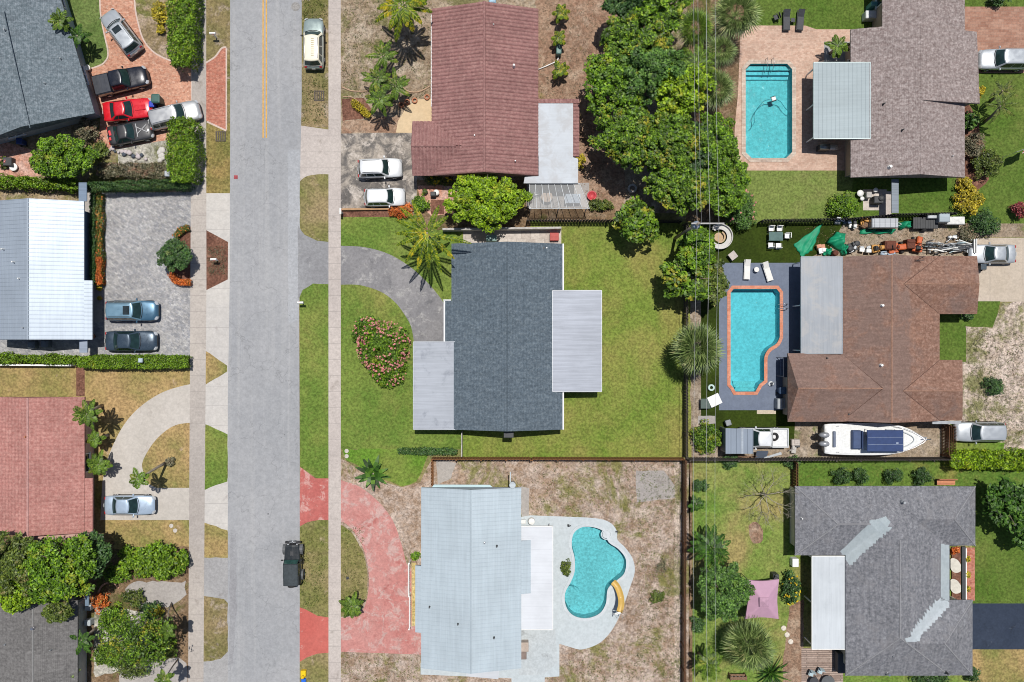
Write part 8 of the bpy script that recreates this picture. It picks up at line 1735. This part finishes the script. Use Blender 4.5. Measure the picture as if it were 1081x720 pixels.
# covered machinery along the fence right of the tarp bundle
t = thing('equipment_trailer', 'dark equipment trailer with a pale box beside the yellow croton', 'trailer', tuple(P(985, 236))); m = MB(); m.bbox((-1.1, -.05, .7), (2.4, 1.1, .1), .02)
for i in range(9): m.box((-2.1+.25*i, -.05, .77), (.05, 1.05, .03))
m.build('deck', plain('trailer_dark', (.045, .047, .05), .6), t, False, True); m = MB(); m.bbox((.35, .35, .95), (1.05, .85, 1.0), .06); m.build('pale_box', metal('pale_box', ph(166, 178, 186), .5, .3), t, False, True); m = MB(); m.bbox((1.7, .15, .75), (1.7, .75, .5), .06); m.build('white_tank', plain('tank_white', (.62, .62, .60), .5, grime=.4), t, False, True)
m = MB(); m.bbox((-.65, .5, .95), (.9, .35, .35), .05); m.build('motor_cover', GREYM, t, False, True)
for s in (-1, 1): m = MB(); n = 14; ring = lambda y, q: [(-1.1+q*math.cos(2*math.pi*i/n), y, .3+q*math.sin(2*math.pi*i/n)) for i in range(n)]; m.loft([ring(s*.6, .3), ring(s*.78, .3)], True, True); m.build('wheel', RUB, t, True, True)
jumble('pile of grey frames between the trailer and the scrap rack', 'junk_pile', 'junk', 1003, 251.5, [('pale_parts', WHITEPL), ('grey_parts', GREYM)], 18, 1.0, .6, .5, 7, 4, GJ); jumble('dark motor parts with a hose behind the white pickup bed', 'junk_pile', 'junk', 838.5, 471, [('dark_parts', DARK), ('pale_parts', CONC)], 19, 1.0, 1.1, .6, 9, 5, GJ)
m = MB(); m.bbox((0, 0, .3), (.8, .6, .6), .06); m.bbox((.1, .1, .62), (.5, .4, .06), .02); single('crate', m, plain('crate_pale', ph(206, 196, 188), .8, var=.15, vs=6), 'pale crate behind the white pickup bed', 'crate', P(838, 466.5, .012))
# bits by the top left lower garden, under the trees
m = MB(); m.lathe((0, 0, 0), [(.28, 0), (.4, .3), (.34, .34), (.01, .2)], 14); single('garden_urn', m, WHITEPL, 'white garden bowl on the pink chips at the left edge', 'bowl', P(16, 177, .01), smooth=True); m = MB(); m.bbox((0, 0, .35), (.85, .8, .7), .05); single('storage_box', m, DARK, 'dark storage box on the pink chips at the left edge', 'box', P(12, 172, .01))
shrub('pink flowering bush at the left edge on the garden chips', 2, 171, 6, .9, 'olive', flower='pink', fl_n=20)
for x, y, l in ((97, 639, 'upper white box by the porch roof edge'), (96.5, 655, 'lower white box under the bushes by the dark roof')): m = MB(); m.bbox((0, 0, .4), (.6, .55, .8), .05); m.box((0, 0, .83), (.4, .3, .06)); single('white_box', m, plain('box_pale', ph(206, 216, 222), .6), l, 'box', P(x, y, .01), 'white boxes by the dark roof')
m = MB(); m.bbox((0, 0, .35), (.7, .7, .7), .06); m.cyl((0, 0), .26, .7, .73, 14); 
for x, y, l in ((37, 364, 'left air conditioner below the white metal roof'), (51, 363, 'right air conditioner below the white metal roof')): o = m.build('air_conditioner', plain('ac_dark', (.14, .16, .18), .5)); o.location = P(x, y, .01); tag(o, l, 'air conditioner', 'air conditioners below the white metal roof')
# sheds and furniture at the bottom edge
t = thing('garden_shelf', 'dark garden shelf with pots under the wide fan palm at the bottom edge', 'shelf', tuple(P(777, 712))); m = MB(); m.box((0, 0, .5), (1.6, .5, .05)); m.box((0, 0, .9), (1.6, .3, .05)); m.build('shelf', WOODB, t, False, True)
for x in (-.75, .75): m = MB(); m.box((x, 0, .45), (.06, .5, .9)); m.build('upright', WOODB, t, False, True)
m = MB()
for i in range(4): m.lathe((-.55+.35*i, 0, .53), [(.08, 0), (.12, .18), (.01, .17)], 10)
m.build('pots', WHITEPL, t, False, True)
m = MB(); m.bbox((0, 0, .4), (.6, .8, .8), .05); single('white_cabinet', m, WHITEP, 'white garden box by the corner of the white patio roof', 'box', P(837, 592, .01))
# planter bushes along the porch
for i, y in enumerate((590, 607, 622)): shrub('small golden shrub in the brick strip of the porch, '+('upper', 'middle', 'lower')[i]+' one', 1021.5, y, 3.2, .6, 'yellow', group='golden shrubs in the brick strip')
shrub('orange and yellow bush at the upper end of the porch', 1008, 582, 5, .7, 'orange', ry=4)
# under the clear screen roof
table('pale blue table under the clear screen roof', 604, 211, 1.5, .9, .7, plain('table_blue', ph(170, 188, 206), .5), WHITEPL); table('round tan table under the clear screen roof', 577, 209, 1.1, 1.1, .7, plain('table_tan', ph(206, 182, 160), .7), WHITEPL, 0, True); chair('white chair beside the tan table under the screen roof', 566, 204, 20, WHITEPL, 'white chairs under the screen roof'); chair('white chair at the corner under the screen roof', 590, 201, 240, WHITEPL, 'white chairs under the screen roof')
sheet('patio', rect(556, 193, 622, 219), 3.2, M_grey_slab)
